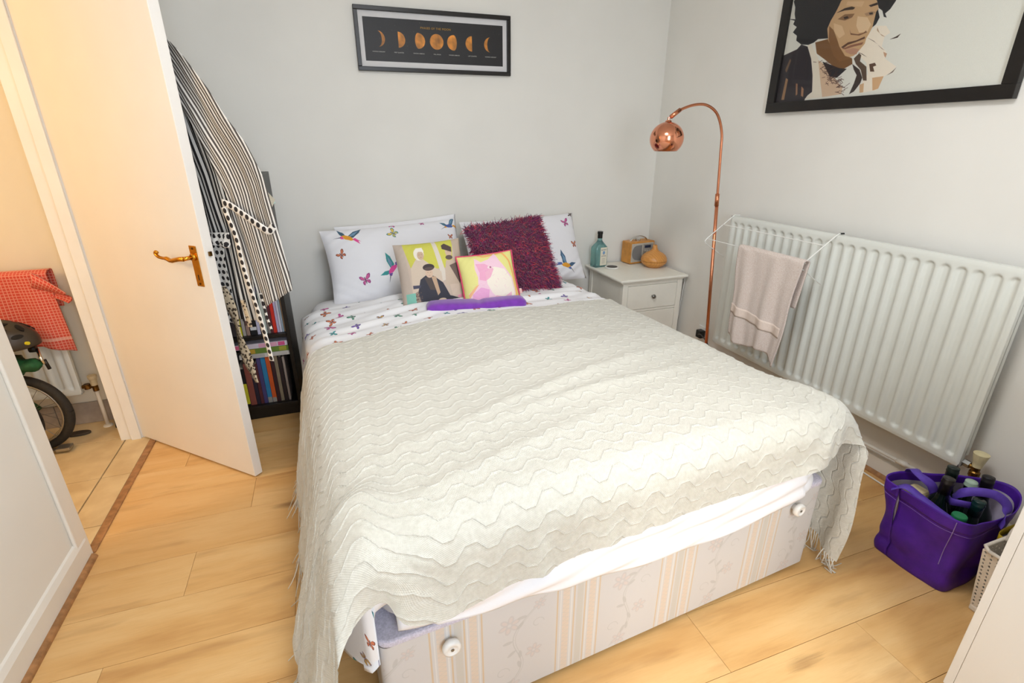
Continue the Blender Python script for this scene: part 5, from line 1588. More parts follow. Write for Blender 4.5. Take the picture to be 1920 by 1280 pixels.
# ------------------------------------------------------------------ white cabinet at the lower right
cx0, cx1, cyf, cyb, ch = -.7655, -.01, -2.543, -3.0, .90
cb = thing('white_cabinet', 'plain white cabinet side filling the lower right corner by the lattice basket', 'cabinet', ((cx0+cx1)/2, cyf, 0))
l = cb.location
CABP = mat('cabinet_lacquer', 'dfdbd3', .35, var=.01, scale=4)
def cbb(name, a, b, c, d, e, f, p=None, m=CABP, bv=.0015):
    return obj(name, box(B(), a-l.x, b-l.x, c-l.y, d-l.y, e, f), m, p or cb, bevel=bv)
cbb('side_panel', cx0, cx0+.018, cyb, cyf-.0185, 0, ch); cbb('side_panel', cx1-.018, cx1, cyb, cyf-.0185, 0, ch)
cbb('top', cx0, cx1, cyb, cyf-.0185, ch, ch+.018); cbb('back_panel', cx0+.018, cx1-.018, cyb, cyb+.006, .0, ch)
xm = (cx0+cx1)/2
for a, b in ((cx0+.001, xm-.0015), (xm+.0015, cx1-.001)):
    d_ = cbb('door', a, b, cyf-.018, cyf, .06, ch-.002)
    kx = b-.03 if a < xm-.1 else a+.03
    obj('knob', tube(B(), [(kx-l.x, 0, .55), (kx-l.x, .02, .55)], .012, 16), CHROME, d_)
cbb('plinth', cx0+.02, cx1-.02, cyf-.05, cyf-.035, 0, .058)
cbb('shelf', cx0+.018, cx1-.018, cyb+.01, cyf-.022, .45, .468)

# ------------------------------------------------------------------ hallway things: towel, pipe, bicycle, helmet
s = N('red_waffle')
x = s.n('SeparateXYZ', {0: s.coord('UV')})
gu = s.math('LESS_THAN', s.math('FRACT', s.math('DIVIDE', x.outputs[0], .0125)), .24)
gv = s.math('LESS_THAN', s.math('FRACT', s.math('DIVIDE', x.outputs[1], .0125)), .24)
g = s.math('MAXIMUM', gu, gv)
wide = s.math('LESS_THAN', s.math('FRACT', s.math('DIVIDE', s.math('ADD', x.outputs[1], .05), .34)), .035)
c = s.mix(s.math('MULTIPLY', g, .55), lin('cf4a3a'), lin('eeb7a0'))
c = s.mix(s.math('MULTIPLY', wide, .5), c, lin('f0cdbb'))
s.put(s.b.inputs['Base Color'], c); s.b.inputs['Roughness'].default_value = .9
s.bump(g, .6, .0015)
WAF = s.m
ht = thing('checked_towel', 'red and white checked towel over the hallway radiator', 'towel', (-3.62, -.272, .776))
P, UV = [], []
for i in range(110):
    u = i/109; x_ = -.42+.80*u
    fd = .30-.0*u+(.055*np.clip((u-.80)/.2, 0, 1))+.012*math.sin(u*9)
    col, uc = [], []
    for k in range(40):
        t = 1-k/39
        w_ = .010*(math.sin(u*40)+.6*math.sin(u*23+1))*(.2+.8*t)
        xo = x_+(.02*t if u > .85 else 0)
        col.append((xo, -.036-.008*t+w_*.9, .008-fd*t-(.0 if u < .86 else .0))); uc.append((x_, fd*t))
    for k in range(1, 8):
        a = PI*k/8
        col.append((x_, -.028*math.cos(a)-.0, .008+.012*math.sin(a))); uc.append((x_, -.03*a))
    for k in range(14):
        col.append((x_, .030+.004*math.sin(u*30), .006-.16*k/13)); uc.append((x_, -.1-.16*k/13))
    P.append(col); UV.append(uc)
grid_mesh('towel_cloth', P, UV, WAF, ht, thick=.004, offset=0)
P, UV = [], []      # corner flap thrown out at the right end
for i in range(30):
    u = i/29
    a, b = V((.33, -.045, .02)), V((.445, -.06, -.075))
    P.append([tuple(a.lerp(b, u)+V((-.01*t_+.012*math.sin(t_*6+u*3), -.022*math.sin(t_*5+u*2), -.10*t_*(1-.55*u)))) for t_ in np.linspace(0, 1, 16)])
    UV.append([(.12*u, .1*t_) for t_ in np.linspace(0, 1, 16)])
grid_mesh('towel_flap', P, UV, WAF, ht, thick=.004, offset=0)
hv = thing('radiator_valve', 'hallway radiator valve with a pipe down to the tiles', 'valve', (-3.222, -.262, .0))
bm = B(); lathe(bm, [(0, .225), (.013, .225), (.014, .255), (.018, .262), (.018, .275), (0, .277)], n=20); obj('valve_cap', bm, mat('hall_cap', 'd9c9a4', .5), hv)
bm = B(); lathe(bm, [(0, .195), (.012, .195), (.012, .225), (0, .225)], n=12); tube(bm, [(0, 0, .22), (-.055, -.0, .222)], .009, 10); lathe(bm, [(0, -.012), (.014, -.012), (.014, .012), (0, .012)], (-.03, 0, .222), 8); obj('valve_body', bm, BRASSD, hv)
obj('pipe', tube(B(), [(0, 0, .2), (0, -.0, .0)], .0085, 12), PIPE, hv, smooth=True)
obj('pipe_collar', lathe(B(), [(0, 0), (.021, 0), (.019, .006), (.009, .009), (0, .009)], n=20), PIPE, hv)
wd = thing('door_wedge', 'small black rubber door wedge on the hallway tiles', 'wedge', (-3.165, -.300, .001))
bm = prism(B(), [(0, 0), (.07, 0), (.07, .028), (0, .004)], -.014, .014); xf(bm, Matrix.Rotation(PI/2, 4, 'X')@Matrix.Rotation(0, 4, 'Y')); obj('wedge_body', bm, BLKP, wd, bevel=.002)
wd.rotation_euler = (0, 0, 1.9)

RUB = mat('tyre_rubber', '2b2824', .75, var=.15, scale=80, bump=.5, bdist=.001, bscale=200)
RIMM = mat('alloy_rim', 'a9a49a', .3, .8, var=.06)
GRN = mat('dark_green_paint', '1c4a2a', .35, var=.1)
bkx = thing('folding_bicycle', 'dark green folding bicycle parked in the hallway below the checked towel', 'bicycle', (-3.45, -.46, 0))
def wheel(cx, cy, cz, R_, rz, tilt=0):
    Mx = Matrix.Translation(V((cx, cy, cz)))@Matrix.Rotation(rz, 4, 'Z')@Matrix.Rotation(tilt, 4, 'Y')@Matrix.Rotation(PI/2, 4, 'X')
    circ = [V((R_*math.cos(a), R_*math.sin(a), 0)) for a in np.linspace(0, 2*PI, 49)]
    w = obj('wheel', xf(tube(B(), [p*((R_-.019)/R_) for p in circ], .019, 12, False), Mx), RUB, bkx, smooth=True)
    pr_ = B()
    for q in (-.009, .009): tube(pr_, [p*((R_-.040)/R_)+V((0, 0, q)) for p in circ], .0045, 8, False)
    obj('rim', xf(pr_, Mx), RIMM, w, smooth=True)
    bm = B(); r_ = np.random.RandomState(4)
    for k in range(20):
        a = 2*PI*k/20; b_ = a+(.55 if k % 2 else -.55)
        tube(bm, [(.018*math.cos(b_), .018*math.sin(b_), .018*(1 if k % 4 < 2 else -1)), ((R_-.04)*math.cos(a), (R_-.04)*math.sin(a), 0)], .0010, 5)
    obj('spokes', xf(bm, Mx), STEEL, w)
    bm = B(); tube(bm, [(0, 0, -.032), (0, 0, .032)], .012, 16); tube(bm, [(0, 0, -.022), (0, 0, -.018)], .024, 16); tube(bm, [(0, 0, .018), (0, 0, .022)], .024, 16)
    obj('hub', xf(bm, Mx), STEEL, w)
    return w
wheel(.012, .04, .19, .19, -.15)
wheel(-.07, -.10, .19, .19, .35)
bm = B()
tube(bm, [(.055, .075, .19), (-.02, .07, .30), (-.10, .06, .40), (-.16, .05, .44)], .010, 10)
tube(bm, [(.055, .005, .19), (-.02, .0, .30), (-.10, .0, .40)], .010, 10)
tube(bm, spline([(-.16, .03, .44), (-.05, .03, .47), (.08, .03, .455)], 6), .016, 12)
tube(bm, [(-.12, .03, .40), (-.22, .03, .20), (-.30, .03, .12)], .016, 12)
obj('frame', bm, GRN, bkx, smooth=True)
bm = B()
tube(bm, [(-.04, .0, .445), (.03, -.02, .452)], .009, 10); tube(bm, [(-.12, -.02, .44), (-.02, -.01, .448)], .012, 10)
tube(bm, [(.145, .03, .49), (.16, .0, .455), (.165, .0, .43)], .006, 8)
obj('stem_clamp', bm, CHROME, bkx, smooth=True)
bm = B(); tube(bm, [(.120, .03, .492), (.142, .03, .492)], .015, 12); tube(bm, [(.165, .01, .445), (.172, .01, .40)], .007, 8); obj('grip', bm, BLKP, bkx, smooth=True)
bm = B(); bmesh.ops.create_icosphere(bm, subdivisions=3, radius=1)
for v_ in bm.verts:
    x_, y_, z_ = v_.co
    v_.co = V((.065+x_*.082*(1-.2*math.sin(x_*4)), .0+y_*.05*(1+.2*math.sin(x_*9)), .43+z_*.038*(1+.35*math.sin(x_*8+1))-.02*x_*(x_ < 0)))
obj('green_pouch', bm, mat('green_canvas', '1e5a33', .7, var=.25, scale=40), bkx, smooth=True)
bm = B()
for o_ in (0, .012, .03): tube(bm, spline([(-.05+o_, -.06, .42), (-.015+o_, -.09, .36), (.0+o_, -.09, .27), (-.03+o_, -.07, .21), (-.07, -.06, .20)], 6), .0025, 6)
tube(bm, spline([(.06, -.03, .40), (.085, -.05, .30), (.065, -.06, .22), (.02, -.05, .17), (-.02, -.04, .19)], 6), .003, 6)
obj('brake_cables', bm, BLKP, bkx, smooth=True)
bm = B(); tube(bm, [(-.01, -.05, .21), (-.01, -.13, .21)], .03, 14); tube(bm, [(-.01, -.10, .21), (.0, -.11, .13)], .007, 8); box(bm, -.05, .01, -.13, -.11, .20, .245); tube(bm, [(-.01, -.03, .20), (-.01, -.045, .20)], .045, 20)
obj('gear_hub', bm, STEEL, bkx)
obj('pedal', box(B(), .10, .155, -.03, .02, .012, .028), RIMM, bkx, bevel=.005)
obj('kickstand', tube(B(), [(-.04, -.02, .06), (.03, -.02, .03), (.10, -.005, .016)], .005, 8), STEEL, bkx, smooth=True)
rf_ = thing('flat_pad', 'dark leaf shaped rubber pad beside the bicycle wheel', 'pad', (-3.325, -.315, .001))
obj('pad', prism(B(), [(.05*math.cos(a), .022*math.sin(a)) for a in np.linspace(0, 2*PI, 25)[:-1]], 0, .012), mat('brown_rubber', '43382c', .7), rf_, bevel=.003)
hm = thing('bike_helmet', 'dark vented bicycle helmet resting on the folded bicycle', 'helmet', (-3.405, -.46, .515))
bm = B(); bmesh.ops.create_uvsphere(bm, u_segments=40, v_segments=24, radius=1)
bmesh.ops.delete(bm, geom=[v_ for v_ in bm.verts if v_.co.z < -.25], context='VERTS')
for v_ in bm.verts:
    x_, y_, z_ = v_.co
    rib = .02*math.cos(y_*9)*max(0, z_)
    v_.co = V((x_*.135+.0, y_*.095, .02+z_*.100*(1+rib*4)))
o = obj('shell', bm, mat('helmet_shell', '3a3530', .35, var=.1, scale=14), hm, smooth=True)
s_ = o.modifiers.new('t', 'SOLIDIFY'); s_.thickness = .012
VNT = mat('vent_dark', '100e0d', .8)
bm = B()
for yy in (-.055, -.02, .02, .055):
    for x_ in (-.08, -.02, .045, .092):
        zz = 1-(x_/.135)**2-(yy/.092)**2
        if zz <= .05: continue
        z_ = .02+.095*math.sqrt(zz)
        n_ = V((x_/.135**2, yy/.092**2, (z_-.02)/.095**2)).normalized()
        Mx = Matrix.Translation(V((x_, yy, z_))+n_*.003)@n_.to_track_quat('Z', 'Y').to_matrix().to_4x4()
        t_ = B(); prism(t_, [(.020*math.cos(a), .0095*math.sin(a)) for a in np.linspace(0, 2*PI, 13)[:-1]], -.004, .0015)
        q = Mx@V((1, 0, 0))-Mx@V((0, 0, 0))
        xf(t_, Mx@Matrix.Rotation(math.atan2(0, 1) if abs(q.x) > .6 else PI/2, 4, 'Z'))
        me_ = bpy.data.meshes.new('x'); t_.to_mesh(me_); t_.free(); bm.from_mesh(me_); bpy.data.meshes.remove(me_)
obj('vents', bm, VNT, hm)
obj('badge', tube(B(), [(.112, -.052, .030), (.1215, -.0575, .031)], .007, 16), mat('yellow_badge', 'd8cf2a', .5), hm)
# ------------------------------------------------------------------ knitted throw: draped shape, second differences of x, y, z in millimetres
DRAPE = [[
[-124,1,-11,-2,1,4,7,9,10,8,7,6,5,3,3,2,1,1,1,0,0,-2,-2,-2,-3,-3,-2,-2,-2,-2,0,5,4,3,3,2,0,-1,-2,-2],
[19,1,10,-6,5,3,4,1,-4,-4,-5,-7,-6,-5,-3,0,0,-1,-1,0,1,2,0,-1,1,0,0,0,-1,-2,0,-2,0,2,0,0,1,0,0,0],
[25,2,-9,11,2,0,-14,-11,-11,-11,-6,0,1,3,3,2,2,4,1,1,2,4,1,1,0,0,0,-1,-1,1,-1,1,0,-1,0,1,0,0,0,0],
[39,-18,11,-9,-19,-22,-9,-6,2,7,8,5,6,4,1,-1,-2,-2,-1,2,1,3,1,0,0,2,-1,0,0,0,1,-1,0,-1,1,-1,0,1,0,0],
[-15,41,-2,-19,3,-5,-6,-8,13,7,0,0,-1,-2,-1,0,0,-2,0,0,0,-2,1,0,0,0,0,0,0,0,0,0,0,0,-1,1,0,0,-1,1],
[-26,-6,18,47,-36,1,-8,19,-5,-6,3,4,0,0,-2,-1,1,-1,0,0,1,-1,0,0,1,-1,1,-1,0,0,0,0,0,0,0,-1,1,0,1,0],
[-12,-13,-5,7,40,-16,4,-11,1,5,2,0,1,1,0,-1,-2,1,0,0,0,-1,0,1,0,0,0,1,1,0,1,0,-2,-1,-1,1,0,0,1,1],
[-9,11,-9,-12,15,6,5,-4,-1,0,0,-1,2,1,0,0,-1,-1,1,0,-2,1,-1,1,0,1,0,1,1,2,0,-1,-1,0,-1,-2,-1,1,1,0],
[21,-29,14,-6,0,0,-3,9,4,-2,-6,0,-1,2,0,0,2,0,-1,-2,0,-1,0,0,0,1,1,1,2,1,-1,0,-1,-1,0,0,-1,0,1,2],
[6,-5,-6,7,-1,1,4,5,-1,2,-2,-6,-1,0,2,-3,1,1,0,0,-2,-1,-1,1,1,0,1,2,1,1,1,-1,1,1,0,1,3,1,1,1],
[8,4,-12,-2,-2,7,9,1,-2,-1,2,-1,-6,-2,0,2,-2,1,1,0,-1,-1,2,1,1,2,1,1,1,2,1,2,2,1,3,1,0,2,1,0],
[6,8,2,-10,-4,7,9,-4,-2,-2,-1,1,2,-4,-2,2,2,1,1,1,2,1,1,1,2,0,2,2,1,1,1,1,1,1,0,1,1,-1,1,0],
[26,-5,1,-4,-7,6,1,-1,-2,-1,0,1,1,1,2,1,0,1,1,1,1,1,2,0,1,2,1,0,1,0,1,0,1,0,0,0,0,1,0,0],
[14,-1,11,2,-9,6,-5,3,0,1,1,2,0,2,1,0,1,1,0,1,0,1,0,2,0,0,0,1,0,0,0,1,-1,0,1,0,0,-1,0,1],
[12,16,-7,-3,14,-2,0,-2,2,0,1,1,1,0,0,1,1,-1,1,0,1,0,0,0,0,0,0,0,0,0,0,-1,1,0,-1,0,0,0,0,0],
[37,-2,-5,0,-4,5,3,1,0,1,1,-1,0,1,0,0,-1,1,0,0,0,0,0,-1,0,0,0,0,0,0,0,0,-1,0,0,0,0,0,0,0],
[35,-4,0,0,4,1,1,1,-1,1,-1,0,0,-1,0,0,1,0,-1,0,0,0,0,0,0,0,1,-1,0,0,0,0,0,0,-1,0,0,0,0,0],
[36,0,1,1,0,-1,0,0,1,-1,0,0,0,0,0,0,0,-1,1,0,0,0,0,0,0,0,-1,0,0,-1,0,0,0,0,1,-1,0,0,0,0],
[37,1,0,-1,0,1,-1,1,0,0,0,0,-1,0,0,0,0,0,0,0,-1,0,0,0,0,0,0,0,-1,1,0,0,0,-1,0,0,0,0,0,0],
[38,0,-1,1,-1,0,1,0,-1,0,0,0,1,-1,0,0,-1,1,0,-1,1,0,0,-1,0,0,0,0,0,0,0,-1,0,1,-1,1,-1,1,-1,0],
[38,0,0,-1,1,0,0,-1,1,0,-1,0,0,1,-1,0,0,0,0,0,0,-1,0,1,0,-1,0,0,0,0,-1,1,0,-1,1,-1,0,0,1,-1],
[38,-1,0,1,-1,0,0,1,0,-1,1,-1,0,0,0,0,0,0,-1,1,0,0,0,-1,0,0,0,0,0,0,0,0,-1,1,-1,0,1,-1,0,0],
[38,0,0,-1,1,0,0,0,-1,1,-1,1,-1,0,0,0,0,0,0,0,-1,1,-1,1,-1,0,0,-1,1,-1,1,-1,1,-1,0,1,-1,0,0,0],
[37,0,0,1,-1,0,0,0,1,-1,1,-1,1,-1,0,0,0,0,0,-1,1,-1,0,0,0,1,-1,0,0,0,0,0,-1,1,0,-1,0,1,-1,0],
[35,1,1,-1,2,0,0,0,-1,1,-1,0,0,0,0,0,0,-1,1,0,-1,1,0,-1,0,0,0,0,0,0,-1,1,0,-1,0,0,1,-1,0,0],
[36,0,0,2,-1,0,1,0,0,-1,1,0,-1,0,1,-1,0,0,-1,1,0,-1,0,1,0,-1,0,0,0,0,0,-1,0,1,0,0,-1,0,0,0],
[38,0,0,-1,1,0,0,0,0,0,-1,0,0,1,-1,0,0,0,0,-1,1,0,0,-1,0,0,0,0,0,0,0,0,0,-1,0,0,0,0,0,1],
[38,0,0,0,-1,1,-1,0,0,1,0,0,0,-1,0,0,0,0,0,0,-1,0,0,0,0,0,0,0,-1,1,0,0,0,0,0,0,0,0,0,-1],
[37,0,1,0,0,-1,1,0,0,-1,0,0,0,0,0,0,0,0,0,0,0,0,0,0,0,0,0,0,-1,-1,0,0,0,0,0,0,0,0,0,0],
[36,0,0,1,0,1,0,0,0,0,0,-1,0,0,0,0,0,0,0,0,-1,0,0,0,0,0,0,0,0,0,0,0,0,0,0,0,-1,0,0,0],
[36,1,0,0,1,0,0,0,-1,0,0,1,0,-1,0,0,0,0,-1,0,1,0,0,0,-1,0,0,0,1,-1,0,0,0,-1,0,0,1,0,-1,0],
[37,0,0,1,0,0,0,-1,1,0,-1,0,0,1,-1,0,0,0,0,0,0,-1,0,0,1,-1,0,0,0,0,0,0,-1,1,0,0,-1,0,1,-1],
[37,0,1,-1,0,0,1,0,0,-1,1,0,-1,0,0,0,0,-1,1,0,-1,1,0,-1,0,1,-1,0,0,0,0,-1,1,0,-1,0,1,-1,0,0],
[37,1,-1,1,0,0,-1,1,-1,1,-1,0,0,0,1,-1,0,0,0,-1,1,0,-1,1,-1,0,0,0,0,0,0,0,0,-1,1,-1,0,1,-1,1],
[38,-1,1,-1,1,0,0,0,0,-1,1,-1,1,-1,0,0,0,0,0,0,0,-1,1,-1,1,-1,1,-1,0,0,0,0,0,0,0,0,-1,0,0,0],
[37,1,0,0,0,0,0,-1,1,0,-1,1,-1,0,0,0,0,0,-1,1,-1,1,-1,1,-1,0,0,0,0,0,-1,1,-1,1,-1,0,1,-1,1,-1],
[38,0,0,0,-1,1,0,0,-1,0,1,-1,0,1,-1,0,0,0,0,0,0,-1,1,-1,0,1,-1,0,0,0,0,0,0,-1,1,0,-1,1,-1,0],
[38,0,-1,1,0,0,-1,1,0,0,-1,0,1,-1,0,0,-1,1,0,-1,0,1,-1,0,1,-1,0,0,0,0,0,-1,1,0,-1,0,0,0,0,0],
[38,0,0,0,0,-1,1,-1,0,0,1,0,-1,0,0,0,0,-1,1,0,0,-1,1,0,-1,0,0,0,-1,1,0,0,-1,0,0,1,0,-1,0,0],
[38,0,0,0,0,0,0,0,0,0,-1,0,0,0,0,0,0,0,-1,1,0,0,-1,0,0,0,0,0,0,-1,1,0,0,0,0,-1,0,0,0,0],
[38,0,0,0,0,0,-1,0,0,0,0,0,0,0,0,0,0,0,0,-1,0,0,0,1,0,0,-1,0,0,0,-1,0,0,0,0,0,0,1,-1,0],
[38,0,0,-1,1,0,0,0,0,0,0,0,0,0,0,-1,0,0,0,0,0,0,0,-1,0,0,1,-1,0,0,0,0,0,0,0,0,0,-1,1,0],
[39,-1,0,0,0,-1,1,0,0,0,-1,0,0,0,0,0,0,0,0,-1,0,0,0,0,0,0,0,1,-1,0,0,0,0,0,-1,0,0,0,0,0],
[38,0,0,0,-1,1,0,-1,0,0,1,0,-1,0,0,0,0,0,-1,1,0,0,0,-1,0,0,0,0,0,0,0,0,-1,0,1,0,0,0,-1,0],
[38,0,0,0,0,0,-1,1,0,0,-1,0,1,-1,0,0,0,-1,1,0,-1,0,0,1,-1,0,0,0,0,0,0,-1,1,0,0,-1,0,0,0,0],
[38,0,0,0,0,0,0,0,-1,0,1,-1,0,0,-1,1,-1,1,-1,0,1,-1,0,0,1,-1,0,0,0,0,0,0,0,-1,0,1,-1,0,1,-1],
[38,0,-1,0,0,0,1,-1,1,0,-1,0,0,0,0,0,0,0,0,0,-1,1,0,-1,0,1,-1,0,0,0,-1,1,-1,1,-1,0,0,0,0,0],
[38,-1,1,0,0,0,-1,1,0,-1,0,1,-1,0,0,-1,1,-1,1,-1,1,-1,0,1,-1,0,0,0,0,0,0,0,0,-1,1,-1,1,-1,0,0],
[37,0,-3,3,0,1,0,0,-1,1,0,-1,0,0,0,0,0,0,-1,1,-1,1,-1,0,0,0,0,0,0,0,0,-1,1,0,-1,0,0,0,0,1],
[30,0,2,-1,4,2,1,0,0,-1,0,0,0,0,0,0,-1,1,0,-1,1,-1,1,-1,0,0,0,0,0,-1,1,0,-1,0,0,0,0,0,-1,0],
[2,9,13,8,3,2,1,-1,0,0,-1,0,0,0,-1,0,0,0,0,0,-1,1,-1,0,0,-1,0,-1,1,0,-1,0,0,0,0,0,-1,-1,1,-1],
[30,3,-3,0,2,1,0,-1,0,0,0,0,-1,0,1,-1,0,-1,1,0,0,-1,-1,0,0,0,0,-1,-1,0,0,-1,0,0,-1,0,0,0,-1,0],
[22,-4,6,3,4,-4,-1,-1,0,-1,0,0,1,-1,0,0,0,0,-2,-1,0,-1,1,-1,-1,0,-1,0,0,-1,-1,1,-1,0,0,-1,0,0,-1,-1],
[20,7,0,4,-12,2,-8,1,0,-1,0,0,-1,0,-1,0,-1,0,0,0,-1,0,-1,0,0,0,0,1,-1,0,0,-2,0,-1,0,0,-1,1,0,-1],
[37,-11,1,-22,16,-13,-2,2,-1,-2,-2,0,0,1,1,0,0,-2,0,0,0,0,-1,0,1,1,2,0,1,-1,-2,-1,-1,-1,0,1,1,0,0,-1],
[35,-10,-7,1,-8,-10,9,-4,-1,-3,0,-1,0,2,0,1,0,0,-1,0,-1,0,1,0,0,1,1,2,0,-1,-2,-1,-1,0,0,0,1,0,0,-1],
[16,-8,-9,16,-15,5,5,-4,-2,0,-2,0,0,0,1,1,0,0,-1,-1,1,0,0,0,1,0,2,0,-1,-1,-1,0,-1,0,0,0,1,0,0,-1],
[-17,4,-6,18,-1,14,-3,-4,-1,-2,0,0,0,0,1,0,0,-1,1,0,-1,0,0,1,1,0,-1,0,0,-1,1,-1,0,0,0,0,0,0,0,0],
[-5,-5,-4,7,10,6,-2,-1,-2,-1,0,-1,1,-1,0,0,0,1,-1,0,0,0,1,1,-1,0,-1,0,0,0,0,0,0,0,0,1,-1,1,-1,0],
[8,-11,11,-4,3,-1,-1,1,-3,1,-1,0,-1,0,0,1,-1,-1,1,-1,1,0,0,1,0,0,0,-1,0,0,-1,1,0,0,0,0,0,0,0,0],
[-42,28,28,-13,12,-6,-3,0,0,1,-1,-1,0,0,-1,-2,0,0,0,1,0,1,1,-1,1,0,-1,0,-1,1,0,-1,1,-1,1,0,0,-2,0,1],
[23,-8,-21,7,-2,-1,2,4,2,-1,-1,-1,0,-1,-2,-3,-1,2,0,1,1,1,1,1,0,-1,0,-2,0,1,0,1,-1,1,0,0,-1,-1,-1,-1],
[6,-6,7,-9,-8,4,1,5,2,1,1,0,-1,-2,-4,0,0,0,1,2,1,1,0,0,0,0,-1,0,1,-1,1,-1,1,0,-1,1,-2,0,-2,-1],
[3,-7,-20,3,-9,7,8,4,7,6,2,0,-3,-3,0,0,0,1,1,0,1,0,1,1,0,-1,0,0,-1,0,0,1,0,0,1,-2,-1,-1,0,-2],
[-8,9,-8,-7,-5,-13,1,6,5,5,6,2,3,1,0,0,2,0,1,1,1,1,0,0,0,0,-1,0,-1,0,1,-1,1,1,0,-2,-1,-2,0,-1],
[-11,6,4,-15,14,-13,-15,-2,2,4,3,5,3,4,5,3,2,1,1,1,1,1,0,0,0,-1,0,-2,-1,1,0,1,2,0,-1,-3,-1,0,-2,0]],
[
[-20,-33,-31,2,21,20,20,25,31,32,34,35,35,35,36,35,35,36,35,35,34,35,35,35,34,35,34,35,34,35,34,34,35,34,35,34,35,34,35,34],
[-16,1,17,11,-12,-13,5,6,3,2,1,0,0,0,-1,0,0,-2,0,0,1,-1,0,-1,1,-1,1,-1,1,-1,1,0,0,0,-1,1,-1,1,-1,1],
[-15,19,17,-21,-11,12,4,2,0,0,-1,-1,0,0,-1,0,-1,0,0,0,-1,0,0,0,0,0,0,0,0,0,0,0,-1,1,0,0,0,0,0,0],
[10,-1,-15,12,5,-5,-3,0,0,1,0,0,-1,-1,1,-1,1,0,-1,0,0,0,0,0,0,0,0,0,-1,1,-1,1,0,-1,1,-1,1,-1,1,-1],
[25,1,1,-12,8,4,-9,-14,-2,-1,0,1,0,0,0,0,-1,1,0,0,0,0,-1,1,-1,1,-1,1,0,-1,1,-1,1,0,0,0,0,0,0,0],
[-4,17,10,2,-24,-6,-9,15,1,1,0,-2,0,1,-1,1,0,0,0,-1,1,0,0,0,0,0,0,-1,1,0,0,0,0,0,-1,1,-1,1,-1,1],
[17,-8,-21,14,-3,-15,20,-2,1,-1,0,0,0,0,0,0,0,-1,1,0,-1,1,0,-1,1,-1,1,0,-1,1,-1,1,-1,1,0,0,0,0,0,0],
[17,-5,-4,-17,14,-5,2,0,0,0,0,0,0,-1,1,-1,1,0,-1,1,0,-1,1,0,0,0,-1,1,0,0,0,0,0,0,0,0,0,-1,1,-1],
[17,-4,4,-11,-9,7,-4,1,0,0,1,1,-1,0,0,0,-1,1,0,0,0,0,0,0,-1,1,0,0,0,-1,1,-1,1,-1,1,-1,1,0,0,0],
[-7,6,-6,-1,-3,7,4,2,-1,0,0,0,1,0,-1,1,0,-1,1,-1,1,0,-1,1,0,0,0,-1,1,0,0,0,0,0,-1,1,-1,1,-1,1],
[-27,21,4,-7,-4,12,3,-1,1,0,-1,0,1,0,0,-1,1,0,0,0,-1,1,0,-1,1,-1,1,0,0,0,-1,1,-1,1,0,-1,1,-1,1,-1],
[-22,2,20,-2,-2,4,1,0,0,0,0,1,-1,0,1,0,-1,1,-1,1,0,-1,1,0,0,0,0,0,-1,1,0,0,0,-1,1,0,-1,1,-1,0],
[-21,-7,7,17,6,2,-3,0,0,0,1,-1,0,1,-1,1,0,-1,1,-1,1,0,-1,1,-1,1,-1,1,0,-1,1,-1,0,1,-1,0,1,-1,0,1],
[-11,-17,4,28,15,-12,-5,-1,0,1,-1,0,1,-1,0,0,0,1,-1,1,-1,1,0,-1,1,-1,1,-1,0,1,-1,0,1,-1,0,1,-1,1,0,-1],
[-30,7,-2,5,26,1,-5,-1,1,-1,0,1,-1,0,1,-1,1,-1,1,-1,0,0,0,1,-1,0,0,0,1,-1,0,1,-1,0,1,-1,1,-1,0,1],
[1,7,8,-5,-14,-1,5,0,0,0,1,-1,0,1,-1,1,-1,0,0,0,1,-1,0,0,0,1,-1,0,0,0,1,-1,0,1,-1,1,-1,0,1,-1],
[13,8,0,-7,-11,2,-3,0,-1,0,0,0,1,-1,0,0,0,1,-1,1,-1,0,1,-1,0,0,0,1,-1,0,0,0,1,-1,0,0,0,1,-1,0],
[13,-3,-4,-5,-1,1,1,-1,0,1,-1,0,0,0,1,-1,1,-1,1,-1,0,1,-1,0,1,-1,1,-1,0,1,-1,0,0,0,1,-1,1,-1,0,0],
[7,-3,-4,0,2,-1,0,1,0,-1,0,1,-1,1,-1,1,-1,0,0,0,1,-1,0,1,-1,0,0,0,1,-1,0,1,-1,1,-1,0,0,0,0,1],
[3,-3,0,-1,2,0,0,0,0,0,1,-1,0,0,0,0,0,1,-1,0,0,0,1,-1,0,1,-1,0,0,0,1,-1,0,0,0,1,-1,0,1,-1],
[3,-3,-2,2,0,1,0,0,0,1,-1,0,1,-1,1,-1,1,-1,0,1,-1,0,0,0,1,-1,0,1,-1,1,-1,0,1,-1,0,0,0,1,-1,0],
[4,0,-1,-3,0,1,0,0,1,-1,0,1,-1,1,-1,0,0,0,1,-1,0,1,-1,1,-1,0,1,-1,0,0,0,1,-1,0,1,-1,0,0,0,1],
[4,-1,-2,-1,1,-1,1,1,-1,0,1,-1,0,0,0,1,-1,1,-1,0,1,-1,0,0,0,1,-1,0,1,-1,1,-1,0,1,-1,0,1,-1,0,0],
[-4,0,2,2,0,1,0,0,0,1,-1,0,1,-1,1,-1,0,0,0,1,-1,0,1,-1,1,-1,0,1,-1,0,0,0,1,-1,0,1,-1,0,1,-1],
[-13,4,3,6,1,0,0,0,1,-1,0,1,-1,1,-1,0,1,-1,1,-1,0,1,-1,0,0,0,1,-1,0,1,-1,1,-1,0,1,-1,0,1,-1,0],
[14,-2,-3,-9,0,1,1,0,-1,0,1,-1,0,0,0,1,-1,1,-1,0,1,-1,0,1,-1,1,-1,0,1,-1,0,0,0,1,-1,0,1,-1,0,0],
[5,-3,-2,0,0,1,0,0,0,1,-1,0,1,-1,1,-1,0,0,0,1,-1,0,1,-1,1,-1,0,1,-1,0,1,-1,0,0,0,1,-1,0,0,0],
